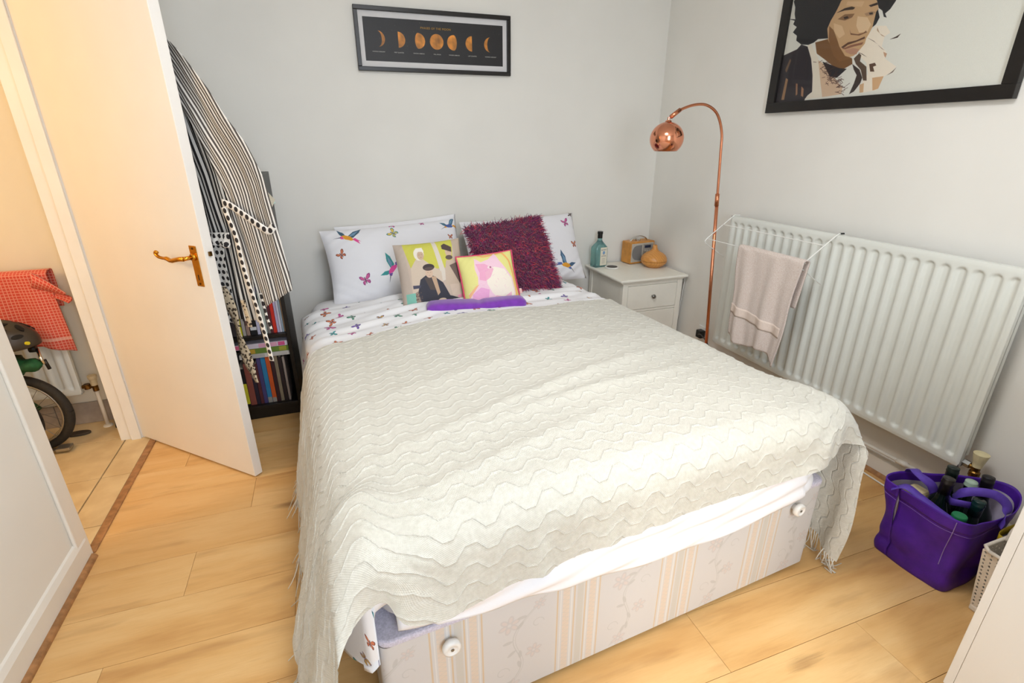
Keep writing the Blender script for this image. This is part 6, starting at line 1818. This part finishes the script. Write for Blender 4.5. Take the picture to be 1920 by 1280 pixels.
[0,-1,0,1,1,-1,1,0,1,-1,0,1,-1,1,-1,0,1,-1,1,-1,0,1,-1,0,0,0,1,-1,0,1,-1,0,1,-1,0,0,0,0,1,0],
[-5,3,2,1,-1,1,0,1,-1,0,1,-1,1,-1,0,1,-1,1,-1,0,1,-1,0,1,-1,1,-1,0,1,-1,0,1,-1,0,1,-1,0,1,-1,0],
[-6,1,1,2,2,1,0,0,0,1,-1,1,-1,0,1,-1,0,0,0,1,-1,0,1,-1,1,-1,0,1,-1,0,1,-1,0,1,-1,0,1,-1,0,0],
[9,-2,-2,-4,0,0,1,0,0,-1,1,-1,0,1,-1,0,1,-1,1,-1,0,1,-1,0,0,0,1,-1,0,1,-1,0,1,-1,0,1,-1,0,1,0],
[-7,1,1,4,1,0,1,0,0,1,-1,0,1,-1,0,1,-1,1,-1,0,1,-1,0,1,-1,1,-1,0,1,-1,0,1,-1,0,1,-1,0,1,-1,0],
[8,-2,-1,-3,-1,0,0,0,1,-1,0,1,-1,0,1,-1,1,-1,0,1,-1,0,1,-1,1,-1,0,1,-1,0,1,-1,0,1,-1,0,1,-1,0,0],
[-6,2,1,3,0,1,1,0,-1,0,1,-1,0,1,-1,1,-1,0,1,-1,0,1,-1,1,-1,0,1,-1,0,1,-1,0,1,-1,0,1,-1,0,1,0],
[4,0,-1,-3,0,1,0,0,0,1,-1,1,0,-1,1,-1,0,1,-1,0,1,-1,1,-1,0,1,-1,0,1,-1,0,1,-1,0,1,-1,0,1,-1,0],
[3,-2,-1,0,1,0,0,1,0,-1,1,-1,0,1,-1,0,1,-1,0,1,-1,1,-1,0,1,-1,0,1,-1,0,1,-1,0,1,-1,0,1,-1,0,0],
[-1,0,1,0,0,1,1,-1,0,1,-1,0,1,-1,0,1,-1,0,1,-1,1,-1,0,1,-1,0,1,-1,0,1,-1,0,1,-1,0,1,-1,0,1,0],
[1,0,-1,0,1,0,0,0,1,-1,0,1,-1,0,1,-1,0,1,-1,1,-1,0,1,-1,0,1,-1,0,1,-1,0,1,-1,0,1,-1,0,1,-1,0],
[-2,1,1,0,0,2,0,0,-1,0,1,-1,0,1,-1,1,0,-1,1,-1,0,1,-1,0,1,-1,0,1,-1,0,1,-1,0,1,-1,0,1,-1,0,0],
[1,-1,-1,1,1,0,0,0,1,0,-1,1,0,-1,1,-1,0,1,-1,0,1,-1,0,1,-1,0,1,-1,0,1,-1,0,1,-1,0,1,-1,0,0,0],
[-3,1,2,1,0,0,0,1,-1,0,1,-1,0,1,-1,0,1,-1,0,1,-1,0,1,-1,0,1,-1,0,1,-1,0,1,-1,0,1,-1,0,1,0,0],
[-1,1,-1,1,0,1,1,-1,0,1,-1,0,1,-1,0,1,-1,0,1,-1,0,1,-1,0,1,-1,0,1,-1,0,1,-1,0,1,-1,0,1,-1,0,0],
[-1,1,1,-1,1,1,-1,1,0,-1,0,1,-1,0,1,-1,0,1,-1,0,1,-1,0,1,-1,1,0,-1,0,1,-1,0,1,-1,0,1,-1,0,0,0],
[-1,1,0,0,1,0,1,-1,0,0,1,-1,0,1,-1,0,1,-1,0,1,-1,1,0,-1,1,-1,0,0,1,-1,0,1,-1,0,1,-1,0,0,1,0],
[-2,3,-1,0,1,0,0,0,0,1,-1,0,1,-1,0,1,-1,0,1,-1,1,-1,0,1,-1,0,1,0,-1,0,1,-1,0,1,-1,0,1,0,-1,0],
[-2,1,1,0,1,0,0,1,0,-1,0,1,-1,0,1,-1,0,1,-1,1,-1,0,1,-1,0,1,-1,0,0,1,-1,0,1,-1,0,1,-1,0,0,0],
[-5,2,2,0,2,0,1,-1,0,0,1,-1,0,1,-1,0,1,-1,1,-1,0,1,-1,0,1,-1,0,1,0,-1,0,1,-1,0,1,-1,0,0,1,0],
[-4,-2,2,6,-2,1,0,0,0,1,-1,0,1,-1,0,1,-1,1,-1,0,1,-1,0,1,-1,0,0,0,0,0,1,-1,0,1,-1,0,0,1,-1,0],
[3,-7,-3,9,-1,0,0,0,0,0,0,1,-1,0,1,-1,1,-1,0,1,-1,0,1,-1,0,0,1,-1,0,1,-1,0,1,-1,0,0,1,-1,0,0],
[12,2,-4,-14,5,-1,1,0,1,-1,1,-1,1,0,-1,1,-1,0,1,-1,0,1,-1,0,1,0,-1,0,1,-1,0,1,-1,0,1,0,-1,0,0,1],
[-28,4,11,11,0,3,0,0,0,1,-1,1,-1,0,1,-1,0,1,-1,0,1,-1,0,0,0,0,0,1,-1,0,1,-1,0,1,-1,0,0,1,0,-1],
[-6,1,2,0,4,1,-1,1,0,-1,1,-1,0,1,-1,0,1,-1,0,1,-1,0,1,0,-1,0,1,-1,0,1,-1,0,1,-1,0,0,1,-1,0,1],
[26,1,-15,-6,-4,1,0,-1,0,0,-1,1,0,-1,0,1,-1,0,1,-1,0,1,-1,0,1,0,-1,0,1,-1,0,0,0,0,0,1,-1,0,1,-1],
[21,-21,5,-7,6,-2,0,0,-1,0,1,-1,0,0,1,-1,0,1,-1,0,1,-1,0,1,-1,0,0,1,-1,0,0,1,-1,0,0,0,0,0,0,0],
[6,-10,-9,19,-5,2,-1,0,0,0,-1,0,0,1,-1,0,1,-1,0,1,-1,0,1,-1,0,0,1,-1,0,0,1,-1,0,0,1,-1,0,1,-1,0],
[-12,1,14,5,-6,-2,2,0,-1,0,0,0,1,-1,0,0,0,0,1,-1,0,1,-1,0,1,0,-1,0,0,1,-1,0,0,1,-1,0,0,0,0,0],
[13,7,-22,-9,12,1,-1,0,1,-1,0,1,-1,0,0,1,-1,0,0,0,0,0,0,0,0,0,0,0,1,-1,0,0,0,0,0,0,1,-1,0,0],
[-6,20,0,-18,5,1,0,-1,0,0,1,-1,0,0,1,-1,0,1,-1,0,1,-1,0,1,-1,0,0,1,-1,0,0,0,1,-1,0,0,0,0,0,0],
[-9,8,1,1,0,1,1,-1,-1,1,-1,0,0,1,-1,0,1,-1,0,1,-1,0,1,-1,0,0,1,-1,0,0,0,0,0,0,0,1,-1,0,0,0],
[16,-18,0,1,1,1,0,0,1,-1,0,0,1,-1,0,1,-1,0,1,-1,0,1,-1,0,0,1,-1,0,0,0,0,1,-1,0,0,0,0,0,1,0],
[-5,6,0,13,-15,2,0,1,-1,0,0,1,-1,0,0,0,0,0,0,0,0,0,0,0,0,0,0,0,1,0,0,-1,0,0,1,-1,0,1,-1,0],
[-33,10,21,0,2,0,0,1,0,1,0,-1,0,0,1,-1,0,1,-1,0,1,-1,0,0,1,-1,0,0,0,0,0,0,0,1,-1,0,0,0,0,0],
[-21,4,-1,7,11,-1,1,0,1,0,0,0,0,1,-1,0,0,0,0,1,-1,0,0,0,0,0,0,1,-1,0,0,0,0,0,0,0,1,-1,0,0],
[-16,10,20,0,-5,-5,-4,0,1,0,0,0,1,-1,0,0,1,-1,0,0,0,0,0,1,-1,0,0,0,0,0,0,0,1,-1,0,1,-1,0,0,0],
[-13,6,3,3,6,3,-2,-3,-3,0,1,0,-1,1,0,0,0,0,1,-1,0,0,1,-1,0,0,1,-1,0,0,0,1,-1,0,1,-1,0,0,0,-1],
[-11,0,3,9,-1,-1,4,1,0,-2,-2,0,1,-1,1,0,0,0,0,0,0,0,0,0,0,0,0,0,0,1,0,-1,0,0,0,0,0,0,0,0]],
[
[299,-11,0,-21,-28,-29,-28,-22,-14,-10,-5,-3,-2,0,1,2,2,4,4,4,4,5,4,5,5,5,5,5,5,5,5,5,4,5,4,5,5,5,5,5],
[28,0,-23,-7,-5,-2,6,9,8,7,4,3,3,1,1,1,2,0,0,0,0,0,0,0,0,0,0,0,0,0,0,-1,1,-1,1,-1,0,0,0,-1],
[20,-11,-1,-4,0,6,9,6,3,-1,-1,1,2,2,2,1,1,1,0,0,1,-1,1,-1,0,0,0,0,0,0,-1,1,-1,1,-1,1,-1,0,0,0],
[-1,5,-1,-1,10,6,-5,3,3,6,6,3,1,1,0,1,-1,0,0,0,0,0,0,1,-1,0,0,0,-1,0,1,-1,1,-1,0,0,0,0,0,0],
[-14,11,-11,10,1,24,11,2,1,1,0,0,0,0,1,-1,1,-1,1,0,-1,1,-1,0,0,0,0,-1,1,0,0,0,-1,0,1,-1,1,-1,0,0],
[-22,6,19,-11,32,-1,5,6,3,0,0,0,0,0,-1,1,-1,1,-1,1,0,-1,1,-1,1,-1,0,0,0,0,-1,0,0,1,-1,0,0,0,0,0],
[-8,-5,11,24,3,0,10,1,1,1,-1,0,0,0,0,0,0,0,0,-1,0,1,-1,0,0,0,0,0,0,-1,1,0,0,-1,0,1,-1,0,0,0],
[13,4,17,2,-3,4,0,1,-1,0,0,0,0,0,0,-1,1,-1,1,0,0,-1,0,1,-1,0,0,0,-1,1,-1,0,0,0,0,0,0,1,-1,0],
[13,15,-2,22,-12,1,1,-1,-1,0,2,-1,0,-1,1,0,-1,1,-1,0,0,1,0,-1,0,0,-1,1,0,-1,0,0,0,0,0,0,0,0,0,0],
[33,3,-1,-4,5,1,0,-1,0,0,-1,2,0,0,-1,1,0,-1,1,0,0,-1,0,0,0,0,0,-1,0,0,0,0,0,-1,0,-1,0,-1,-1,0],
[23,8,7,-6,3,2,-1,0,0,0,0,-1,1,1,0,-1,1,0,-1,0,0,0,0,0,0,-1,0,-1,0,-1,-1,-1,-1,-1,-2,-1,-1,-1,0,-1],
[32,-10,11,5,0,-2,-3,2,1,0,0,0,0,0,0,0,-1,0,0,0,-1,0,-1,-1,-2,0,-2,0,-2,-1,-2,-2,-2,0,-1,-2,0,-1,1,-2],
[-3,10,5,14,9,-4,2,1,0,1,0,-1,-1,-1,0,-1,0,-1,-1,-1,-1,-1,-1,-2,-1,-1,-1,-2,-1,-2,0,-2,-1,-2,-1,-1,-2,0,-1,-1],
[5,-1,-4,1,6,16,8,0,1,-2,-2,0,-2,-1,-1,-1,-1,0,-1,-1,0,-3,-1,-1,-2,-2,-1,-1,-2,0,-2,0,-2,-1,0,1,-1,0,0,-1],
[-11,10,6,2,0,8,5,5,-2,-1,0,-2,-2,-1,-2,0,-2,-1,-1,-1,-2,-1,-2,-1,0,-1,-1,0,0,0,0,0,1,0,0,-1,1,0,-1,1],
[-2,-1,-1,5,10,1,1,1,0,-2,-3,-1,-1,-1,-1,-1,0,-1,1,-1,0,1,0,-1,0,0,0,-1,0,0,0,0,0,1,0,1,0,1,-1,-1],
[-3,-1,0,2,4,-1,4,0,0,-1,0,-1,0,0,0,0,1,0,-1,1,0,-1,0,0,0,-1,0,0,1,-1,0,1,1,0,0,0,1,0,0,-1],
[0,1,1,2,-1,1,0,0,-1,1,0,0,0,0,0,0,-1,1,0,-1,0,0,-1,1,-1,0,0,0,0,0,1,0,0,1,1,0,0,0,-1,1],
[2,1,1,-1,0,1,0,0,0,-1,0,0,0,0,0,0,0,-1,0,0,-1,0,1,-1,1,0,0,1,-1,1,0,0,1,0,1,0,0,-1,1,-1],
[3,0,1,0,0,0,-1,0,0,0,0,0,0,0,-1,0,-1,0,-1,0,1,0,0,0,0,1,1,-1,1,0,0,1,0,0,0,0,0,0,-1,1],
[4,0,0,0,0,-1,1,-1,-1,1,0,0,0,-1,0,-1,0,-1,1,0,-1,0,1,1,0,1,-1,1,0,0,0,0,0,0,0,1,-1,0,0,0],
[3,1,-1,1,0,0,-1,0,0,0,-1,0,-1,0,0,0,0,0,-1,0,1,1,-1,1,1,0,1,-1,0,0,0,0,-1,1,-1,0,1,-1,0,0],
[4,0,0,0,0,0,0,-1,-1,0,0,0,0,0,0,0,-1,1,0,0,0,0,1,0,0,0,0,1,0,-1,0,-1,1,-1,1,-1,1,-1,0,2],
[4,0,0,0,-1,0,0,-1,0,-1,1,-1,1,0,0,0,1,-1,0,0,0,0,0,1,0,1,0,-1,0,0,0,0,-1,1,-1,1,-1,1,0,1],
[5,-1,0,-2,1,-1,0,-1,0,0,0,1,0,0,1,0,0,0,0,0,0,0,0,0,0,0,0,1,-1,0,0,0,0,-1,1,0,0,0,-1,2],
[1,0,1,1,0,0,-2,0,0,0,0,0,0,1,0,0,0,0,0,0,0,0,0,0,0,0,0,0,1,0,0,0,0,0,0,0,0,0,0,0],
[2,0,0,0,0,0,0,-1,-1,0,0,1,1,0,0,0,0,0,-1,0,0,0,0,0,1,0,0,1,-1,1,0,0,0,0,0,-1,0,1,-1,-1],
[2,1,-1,1,-1,-1,0,-1,0,0,1,-1,0,0,1,0,0,-1,1,-1,0,0,0,0,1,0,1,-1,1,0,0,0,1,-1,0,0,-1,-1,0,0],
[3,-1,0,0,0,0,-1,-1,0,0,-1,1,0,0,-1,0,0,1,0,0,0,0,1,0,-1,1,0,1,0,0,0,0,-1,0,-1,0,0,0,-1,0],
[2,0,1,-1,0,0,-1,-1,0,0,0,-1,0,0,1,0,0,0,0,0,0,0,0,1,0,0,0,0,0,0,-1,0,0,0,-1,0,-1,0,1,-2],
[1,0,0,0,0,0,0,-1,0,-1,0,0,0,1,-1,1,0,0,0,1,0,1,-1,0,0,0,0,-1,0,0,0,0,0,-1,0,-1,1,-1,0,0],
[2,0,-1,1,-1,0,-1,0,-1,1,-1,1,0,-1,1,0,1,0,0,0,1,-1,1,-1,0,-1,0,0,0,-1,1,-1,0,1,-1,0,-1,0,1,-1],
[0,1,0,-1,1,-1,0,-1,1,-1,1,0,0,1,0,0,0,0,1,0,-1,0,0,0,0,-1,-1,0,0,0,0,0,0,0,1,0,0,0,-1,0],
[1,-1,1,0,0,-1,-1,0,0,1,0,0,0,0,0,0,0,1,-1,0,1,0,-1,0,-1,0,0,0,0,0,0,1,0,0,0,0,-1,1,0,-1],
[0,1,-1,0,0,0,-2,1,0,0,1,0,0,0,0,0,0,-1,0,1,-1,0,1,-1,0,0,0,0,-1,1,0,0,0,0,1,-1,1,-1,0,0],
[0,0,0,0,0,-1,0,-1,1,0,0,0,0,0,0,-1,0,0,0,-1,1,0,0,0,1,0,-1,0,0,0,0,1,0,1,-1,0,-1,1,-1,0],
[0,0,0,0,0,0,-1,0,-1,1,0,0,0,-1,0,0,-1,0,0,1,-1,1,0,1,-1,0,0,0,1,-1,0,0,0,0,0,0,0,0,0,0],
[0,0,0,0,0,-1,0,-1,1,0,0,0,0,0,-1,-1,0,0,1,-1,1,0,0,0,0,0,1,-1,-1,1,0,-1,0,0,0,0,0,0,0,0],
[0,0,0,0,0,-1,0,0,0,0,0,0,0,-1,0,1,0,-1,0,1,0,0,0,0,0,0,-1,0,0,-1,0,0,0,-1,0,1,0,1,-1,1],
[0,0,0,0,-1,1,-2,0,0,0,1,0,0,1,0,-1,0,0,0,-1,1,0,0,0,0,-1,0,0,-1,0,0,0,0,0,0,0,0,0,2,-1],
[0,0,0,0,0,-2,1,-1,1,0,0,1,0,0,-1,1,-1,1,-1,0,-1,0,0,0,0,0,0,-1,1,0,-1,0,0,1,0,0,1,0,0,1],
[0,-1,1,0,-1,0,-1,1,-1,1,0,0,1,0,0,-1,0,-1,0,1,-1,0,0,0,0,0,0,0,0,0,1,0,0,-1,1,0,0,0,0,0],
[0,0,-1,1,0,-1,0,-1,1,0,0,0,-1,0,1,-1,0,0,0,-1,0,0,0,0,0,0,0,1,0,1,-1,0,1,0,0,0,0,1,0,0],
[0,0,0,-1,0,0,-1,0,0,0,0,0,0,0,-1,1,-1,0,-1,0,1,0,0,-1,1,1,0,0,1,-1,1,0,0,0,-1,1,-1,0,0,1],
[0,0,0,0,-1,1,-1,0,-1,0,0,-1,0,0,0,-1,0,0,0,1,-1,0,0,1,0,0,1,0,0,1,0,0,-1,0,0,-1,1,0,0,-1],
[1,-1,0,0,0,-1,0,-1,0,0,-1,0,0,-1,0,0,1,0,0,-1,1,0,0,0,0,0,0,1,0,0,0,0,-1,0,0,0,0,-1,1,0],
[1,0,-1,1,-2,0,-1,0,0,-1,0,0,0,0,0,0,0,0,1,0,0,0,0,0,-1,0,1,0,0,-1,0,0,0,0,-1,0,1,-1,1,0],
[2,0,0,-3,1,-1,-1,0,0,0,0,-1,0,0,0,1,0,0,0,0,0,0,0,-1,1,0,-1,0,0,1,-1,0,0,0,0,0,0,-1,0,1],
[2,1,2,-6,2,-2,-1,0,0,0,-1,1,-1,0,0,0,1,0,0,1,-1,0,-1,1,-1,0,0,0,0,0,1,0,0,-1,0,0,1,-1,1,0],
[1,1,-2,1,-4,1,0,0,0,0,0,-1,0,0,0,0,0,1,0,-1,1,-1,0,-1,0,0,-1,1,-1,0,0,0,0,0,0,-1,-1,0,-1,1],
[5,-5,-5,1,0,-4,0,0,0,-1,1,-1,0,0,-1,0,0,-1,0,0,-1,0,0,-1,-1,0,0,-1,1,-1,0,-1,0,0,0,0,-1,-1,1,-2],
[-11,-1,2,0,-6,-2,-1,0,0,0,-1,1,-1,0,1,0,-1,0,0,0,-1,0,-1,0,1,-1,0,-1,0,0,-1,0,0,0,0,0,-1,1,-2,-1],
[-16,0,-4,-2,0,-3,-3,0,-1,1,0,0,0,0,0,0,0,0,-1,-1,1,-1,0,0,-1,0,0,0,-1,0,0,0,0,0,0,0,0,0,0,-1],
[-18,-4,1,0,-7,-3,-4,0,1,-1,0,0,1,-1,0,0,0,0,0,0,-1,0,0,1,0,0,0,0,0,0,0,0,0,0,0,0,0,0,0,1],
[-18,-1,-1,-11,1,-6,-1,1,-1,0,0,0,-1,1,0,0,0,0,1,0,0,0,0,-1,0,1,0,0,1,0,-1,0,0,0,0,0,0,1,0,-1],
[-7,-8,-12,-4,-4,-3,2,-1,0,-1,0,0,1,0,1,0,0,0,-1,0,0,1,0,0,0,0,0,1,-1,0,1,0,0,0,0,0,0,-1,0,1],
[-10,-13,-8,5,-11,0,1,-1,0,0,0,0,0,0,0,0,0,0,1,0,0,-1,1,0,0,0,1,-1,1,-1,0,0,0,0,0,1,0,0,0,0],
[-23,-6,7,-16,0,3,-1,-2,0,1,0,0,0,0,0,0,1,0,-1,0,1,0,-1,1,0,0,0,0,0,1,0,0,0,0,0,-1,1,0,0,0],
[-30,10,-8,-7,0,-1,-1,0,0,0,-1,1,0,0,0,0,0,0,0,1,-1,1,0,0,0,0,0,0,0,0,0,0,0,0,1,0,-1,1,0,0],
[-22,-13,-3,3,-1,0,-1,0,0,-1,1,0,0,0,0,1,-1,0,1,-1,1,-1,1,-1,1,0,0,0,0,0,0,0,0,1,-1,1,0,0,0,0],
[-11,-17,-7,3,-1,-4,-1,1,0,0,0,-1,1,1,-1,0,0,1,-1,1,-1,1,0,0,0,0,0,0,0,0,0,1,0,-1,1,-1,1,-1,1,0],
[-9,-4,-20,-3,-2,1,0,0,0,0,0,0,0,0,0,0,0,0,1,-1,1,-1,0,1,0,0,0,0,0,0,1,-1,0,1,-1,1,0,0,0,0],
[-32,11,1,-12,-4,-1,-1,1,-1,1,0,0,0,0,0,0,1,-1,0,1,-1,1,0,0,0,0,0,0,0,0,0,0,1,-1,1,0,-1,1,0,0],
[-34,4,15,3,-4,-12,-5,-3,0,-1,0,1,-1,0,1,-1,0,1,-1,0,1,0,0,0,0,0,0,0,0,1,-1,1,-1,1,0,0,0,0,0,1],
[-36,1,0,1,9,11,-5,-8,-4,-3,-1,-2,0,0,0,0,0,0,1,0,-1,1,0,0,0,0,0,0,0,0,0,0,1,0,0,-1,1,0,0,0],
[-35,0,-2,3,-3,4,12,3,-4,-4,-4,-2,-2,-1,-2,1,-1,0,0,0,1,-1,1,0,0,0,0,1,-1,0,1,0,-1,0,0,1,0,0,0,0]]]
_a = np.array(DRAPE)
BNX, BNY = _a.shape[1:]
BP = np.moveaxis(np.cumsum(np.cumsum(_a, 2), 1), 0, 2)/1000.
def up_cr(A, k):
    """Catmull-Rom upsampling along axis 0"""
    n = A.shape[0]
    E_ = np.concatenate([2*A[:1]-A[1:2], A, 2*A[-1:]-A[-2:-1]], 0)
    t = np.arange((n-1)*k+1)/k
    i = np.minimum(t.astype(int), n-2); f = (t-i).reshape((-1,)+(1,)*(A.ndim-1))
    a, b, c, d = E_[i], E_[i+1], E_[i+2], E_[i+3]
    return .5*((2*b)+(c-a)*f+(2*a-5*b+4*c-d)*f**2+(3*b-a-3*c+d)*f**3)
def soft(A, n):
    for _ in range(n):
        Bq = A.copy()
        Bq[1:-1] = (A[:-2]+2*A[1:-1]+A[2:])/4
        A = Bq.copy()
        A[:, 1:-1] = (Bq[:, :-2]+2*Bq[:, 1:-1]+Bq[:, 2:])/4
    return A
_i, _j = np.meshgrid(np.arange(BNX), np.arange(BNY), indexing='ij')
T0 = -.118+1.338*_j/(BNY-1)
S0 = (-.585+.2*_j/(BNY-1)); S0 = S0+(1.89-S0)*_i/(BNX-1)
# the left side swings away from the bed towards the foot and nearly reaches the floor
_k = np.clip((.52-BP[..., 2])/.34, 0, 1)*(BP[..., 0] < .1)
_h = np.clip(1-T0/1.35, 0, 1)
BP[..., 0] -= _k**.8*(.035+.075*_h)+_k*.010*np.sin(T0*21)
BP[..., 2] = np.where(_k > 0, .52-(.52-BP[..., 2])*(1+.16*_h), BP[..., 2])
# the two foot corners hang as free folds
Xa, ds = roll1(S0, .045, 1.325, .09, 0.0)
Ya, dt = roll1(T0, .05, 9, .075, 0.0)
_sg = np.where(S0 < .68, -1, 1)
_q = np.clip((ds-.05)/.42, 0, 1)
Xf = Xa+_sg*(.012+np.where(_sg < 0, .115, -.012)*_q**.8+.012*np.sin(T0*34+1)*_q)
Yf = np.where(_sg < 0, T0, .65*T0+.01)-.015*_q+.01*np.sin(ds*14)*_q
Zf = .60-ds*np.where(_sg < 0, 1.12, .97)-.30*np.clip(.05-T0, 0, 1)
sm = lambda v: np.clip(v, 0, 1)**2*(3-2*np.clip(v, 0, 1))
_u = sm(np.where(_sg < 0, -S0+.01, S0-1.36)/.14)
Pc = np.stack([(S0)*(1-_u)+Xf*_u, Ya*(1-_u)+Yf*_u, (.611-dt-ds*.8)*(1-_u)+Zf*_u], -1)
_w = sm((.34-T0)/.22)*sm(np.where(_sg < 0, .10-S0, S0-1.27)/.09)
BP = BP*(1-_w[..., None])+Pc*_w[..., None]
BP[..., 2] = np.maximum(BP[..., 2], .010+.004*np.sin(_i*.9+_j*.7)**2)
KU = 12
HP = up_cr(up_cr(BP, KU).swapaxes(0, 1), KU).swapaxes(0, 1)
nu_, nv_ = HP.shape[:2]
TW, THh = 2.39, 1.375
Uc, Vc = np.meshgrid(np.linspace(0, TW, nu_), np.linspace(0, THh, nv_), indexing='ij')
gu_ = np.gradient(HP, axis=0); gv_ = np.gradient(HP, axis=1)
NRM = np.cross(gu_, gv_); NRM /= np.linalg.norm(NRM, axis=2, keepdims=True)+1e-9
# stepped zigzag cables across the throw
lam, row = .090, .047
ph = (Uc/lam) % 1.0
zig = np.clip((np.abs(((ph+.5) % 1.0)-.5)*4-1)*2.0, -1, 1)*.0125
q_ = (Vc+zig)/row
dd_ = (q_-np.round(q_))*row
ridge = np.exp(-(dd_/.0032)**2)
valley = np.exp(-((dd_+.0055)/.004)**2)
weave = .25*np.sin(Uc*2*PI/.0062)*np.sin(Vc*2*PI/.0062)
Hd = .0018*ridge-.0008*valley+.0004*weave+.0016*fbm(Uc*14, Vc*14, 8)
# long slack wrinkles on top of the bed
top_ = np.clip((HP[..., 2]-.52)/.05, 0, 1)
wr_ = np.exp(-(((Vc-.62-.16*(Uc-1.1)+.03*np.sin(Uc*3))/.030)**2))*np.exp(-((Uc-1.15)/.55)**2)*.011
wr_ += np.exp(-(((Vc-.52-.16*(Uc-1.1)+.03*np.sin(Uc*4+1))/.026)**2))*np.exp(-((Uc-1.25)/.45)**2)*.009
wr_ += np.exp(-(((Vc-.36-.20*(Uc-.9))/.028)**2))*np.exp(-((Uc-.85)/.35)**2)*.008
wr_ += np.exp(-(((Vc-.86-.10*(Uc-1.0))/.040)**2))*np.exp(-((Uc-1.1)/.6)**2)*.007
HP = HP+NRM*(Hd+(wr_+.002*fbm(Uc*5, Vc*9, 12))*top_)[..., None]
HP[..., 2] = np.maximum(HP[..., 2], .004)
s = N('cream_knit')
uv = s.coord('UV')
x = s.n('SeparateXYZ', {0: uv})
kn = s.math('MULTIPLY', s.math('SINE', s.math('MULTIPLY', x.outputs[0], 2*PI/.0042)), s.math('SINE', s.math('MULTIPLY', x.outputs[1], 2*PI/.0042)))
nz = s.noise(s.coord('Object'), 90, 4, .6)
c = s.ramp(nz, [(.3, lin('cbc7ba')), (.7, lin('d9d6ca'))])
s.put(s.b.inputs['Base Color'], s.mix(s.math('MULTIPLY', s.math('MAXIMUM', kn, 0.0), .10), c, lin('bdb6a4')))
s.b.inputs['Roughness'].default_value = .95
s.b.inputs['Sheen Weight'].default_value = .25
# the same zigzag as fine cable stitches
zf = s.math('FRACT', s.math('DIVIDE', x.outputs[0], lam))
zt = s.math('SUBTRACT', s.math('MULTIPLY', s.math('ABSOLUTE', s.math('SUBTRACT', s.math('FRACT', s.math('ADD', zf, .5)), .5)), 4.0), 1.0)
zt = s.math('MINIMUM', s.math('MAXIMUM', s.math('MULTIPLY', zt, 2.0), -1.0), 1.0)
zq = s.math('DIVIDE', s.math('ADD', s.math('ADD', x.outputs[1], s.math('MULTIPLY', zt, .0125)), s.math('MULTIPLY', s.math('SUBTRACT', s.noise(uv, 22, 2), .5), .006)), row)
zd = s.math('MULTIPLY', s.math('ABSOLUTE', s.math('SUBTRACT', zq, s.math('ROUND', zq))), row)
zr = s.math('MAXIMUM', s.math('SUBTRACT', 1.0, s.math('DIVIDE', zd, .0022)), 0.0)
stitch = s.math('MULTIPLY', zr, s.math('ADD', .75, s.math('MULTIPLY', .25, s.math('SINE', s.math('MULTIPLY', x.outputs[0], 2*PI/.0075)))))
s.bump(s.math('ADD', s.math('MULTIPLY', stitch, 2.3), s.math('ADD', s.math('MULTIPLY', kn, .5), nz)), .6, .0014)
KNIT = s.m
thr = thing('knitted_throw', 'cream knitted throw with zigzag cables draped over the bed', 'throw', BO, BR)
kb_ = grid_mesh('knit_cloth', HP, np.stack([Uc, Vc], -1), KNIT, thr)
# fringe of twisted yarn on both short ends
YARN = mat('cream_yarn', 'e2ddcf', .9, var=.05, scale=200, sheen=.2)
bm = B()
rr_ = np.random.RandomState(31)
for end in (0, -1):
    E0 = HP[end]
    for j in range(4, nv_-4, 4):
        p = Vector(E0[j])
        L = .085+.05*rr_.rand()
        d = Vector((rr_.randn()*.15+(-.12 if end == 0 else .08), rr_.randn()*.22, -1)).normalized()
        pts = [p+Vector(NRM[end, j])*0]
        for k in range(1, 6):
            q = pts[-1]+d*(L/5)
            if q.z < .006:
                q = Vector((pts[-1].x+(-1 if end == 0 else 1)*L/7+.01*rr_.randn(), pts[-1].y+.012*rr_.randn(), .005+.003*rr_.rand()))
            d = (d+Vector((rr_.randn()*.12, rr_.randn()*.14, 0))).normalized()
            pts.append(q)
        tube(bm, pts, [.0019, .0018, .0017, .0016, .0015, .0012], 4)
o = obj('fringe', bm, YARN, thr, smooth=True)
o['kind'] = 'stuff'
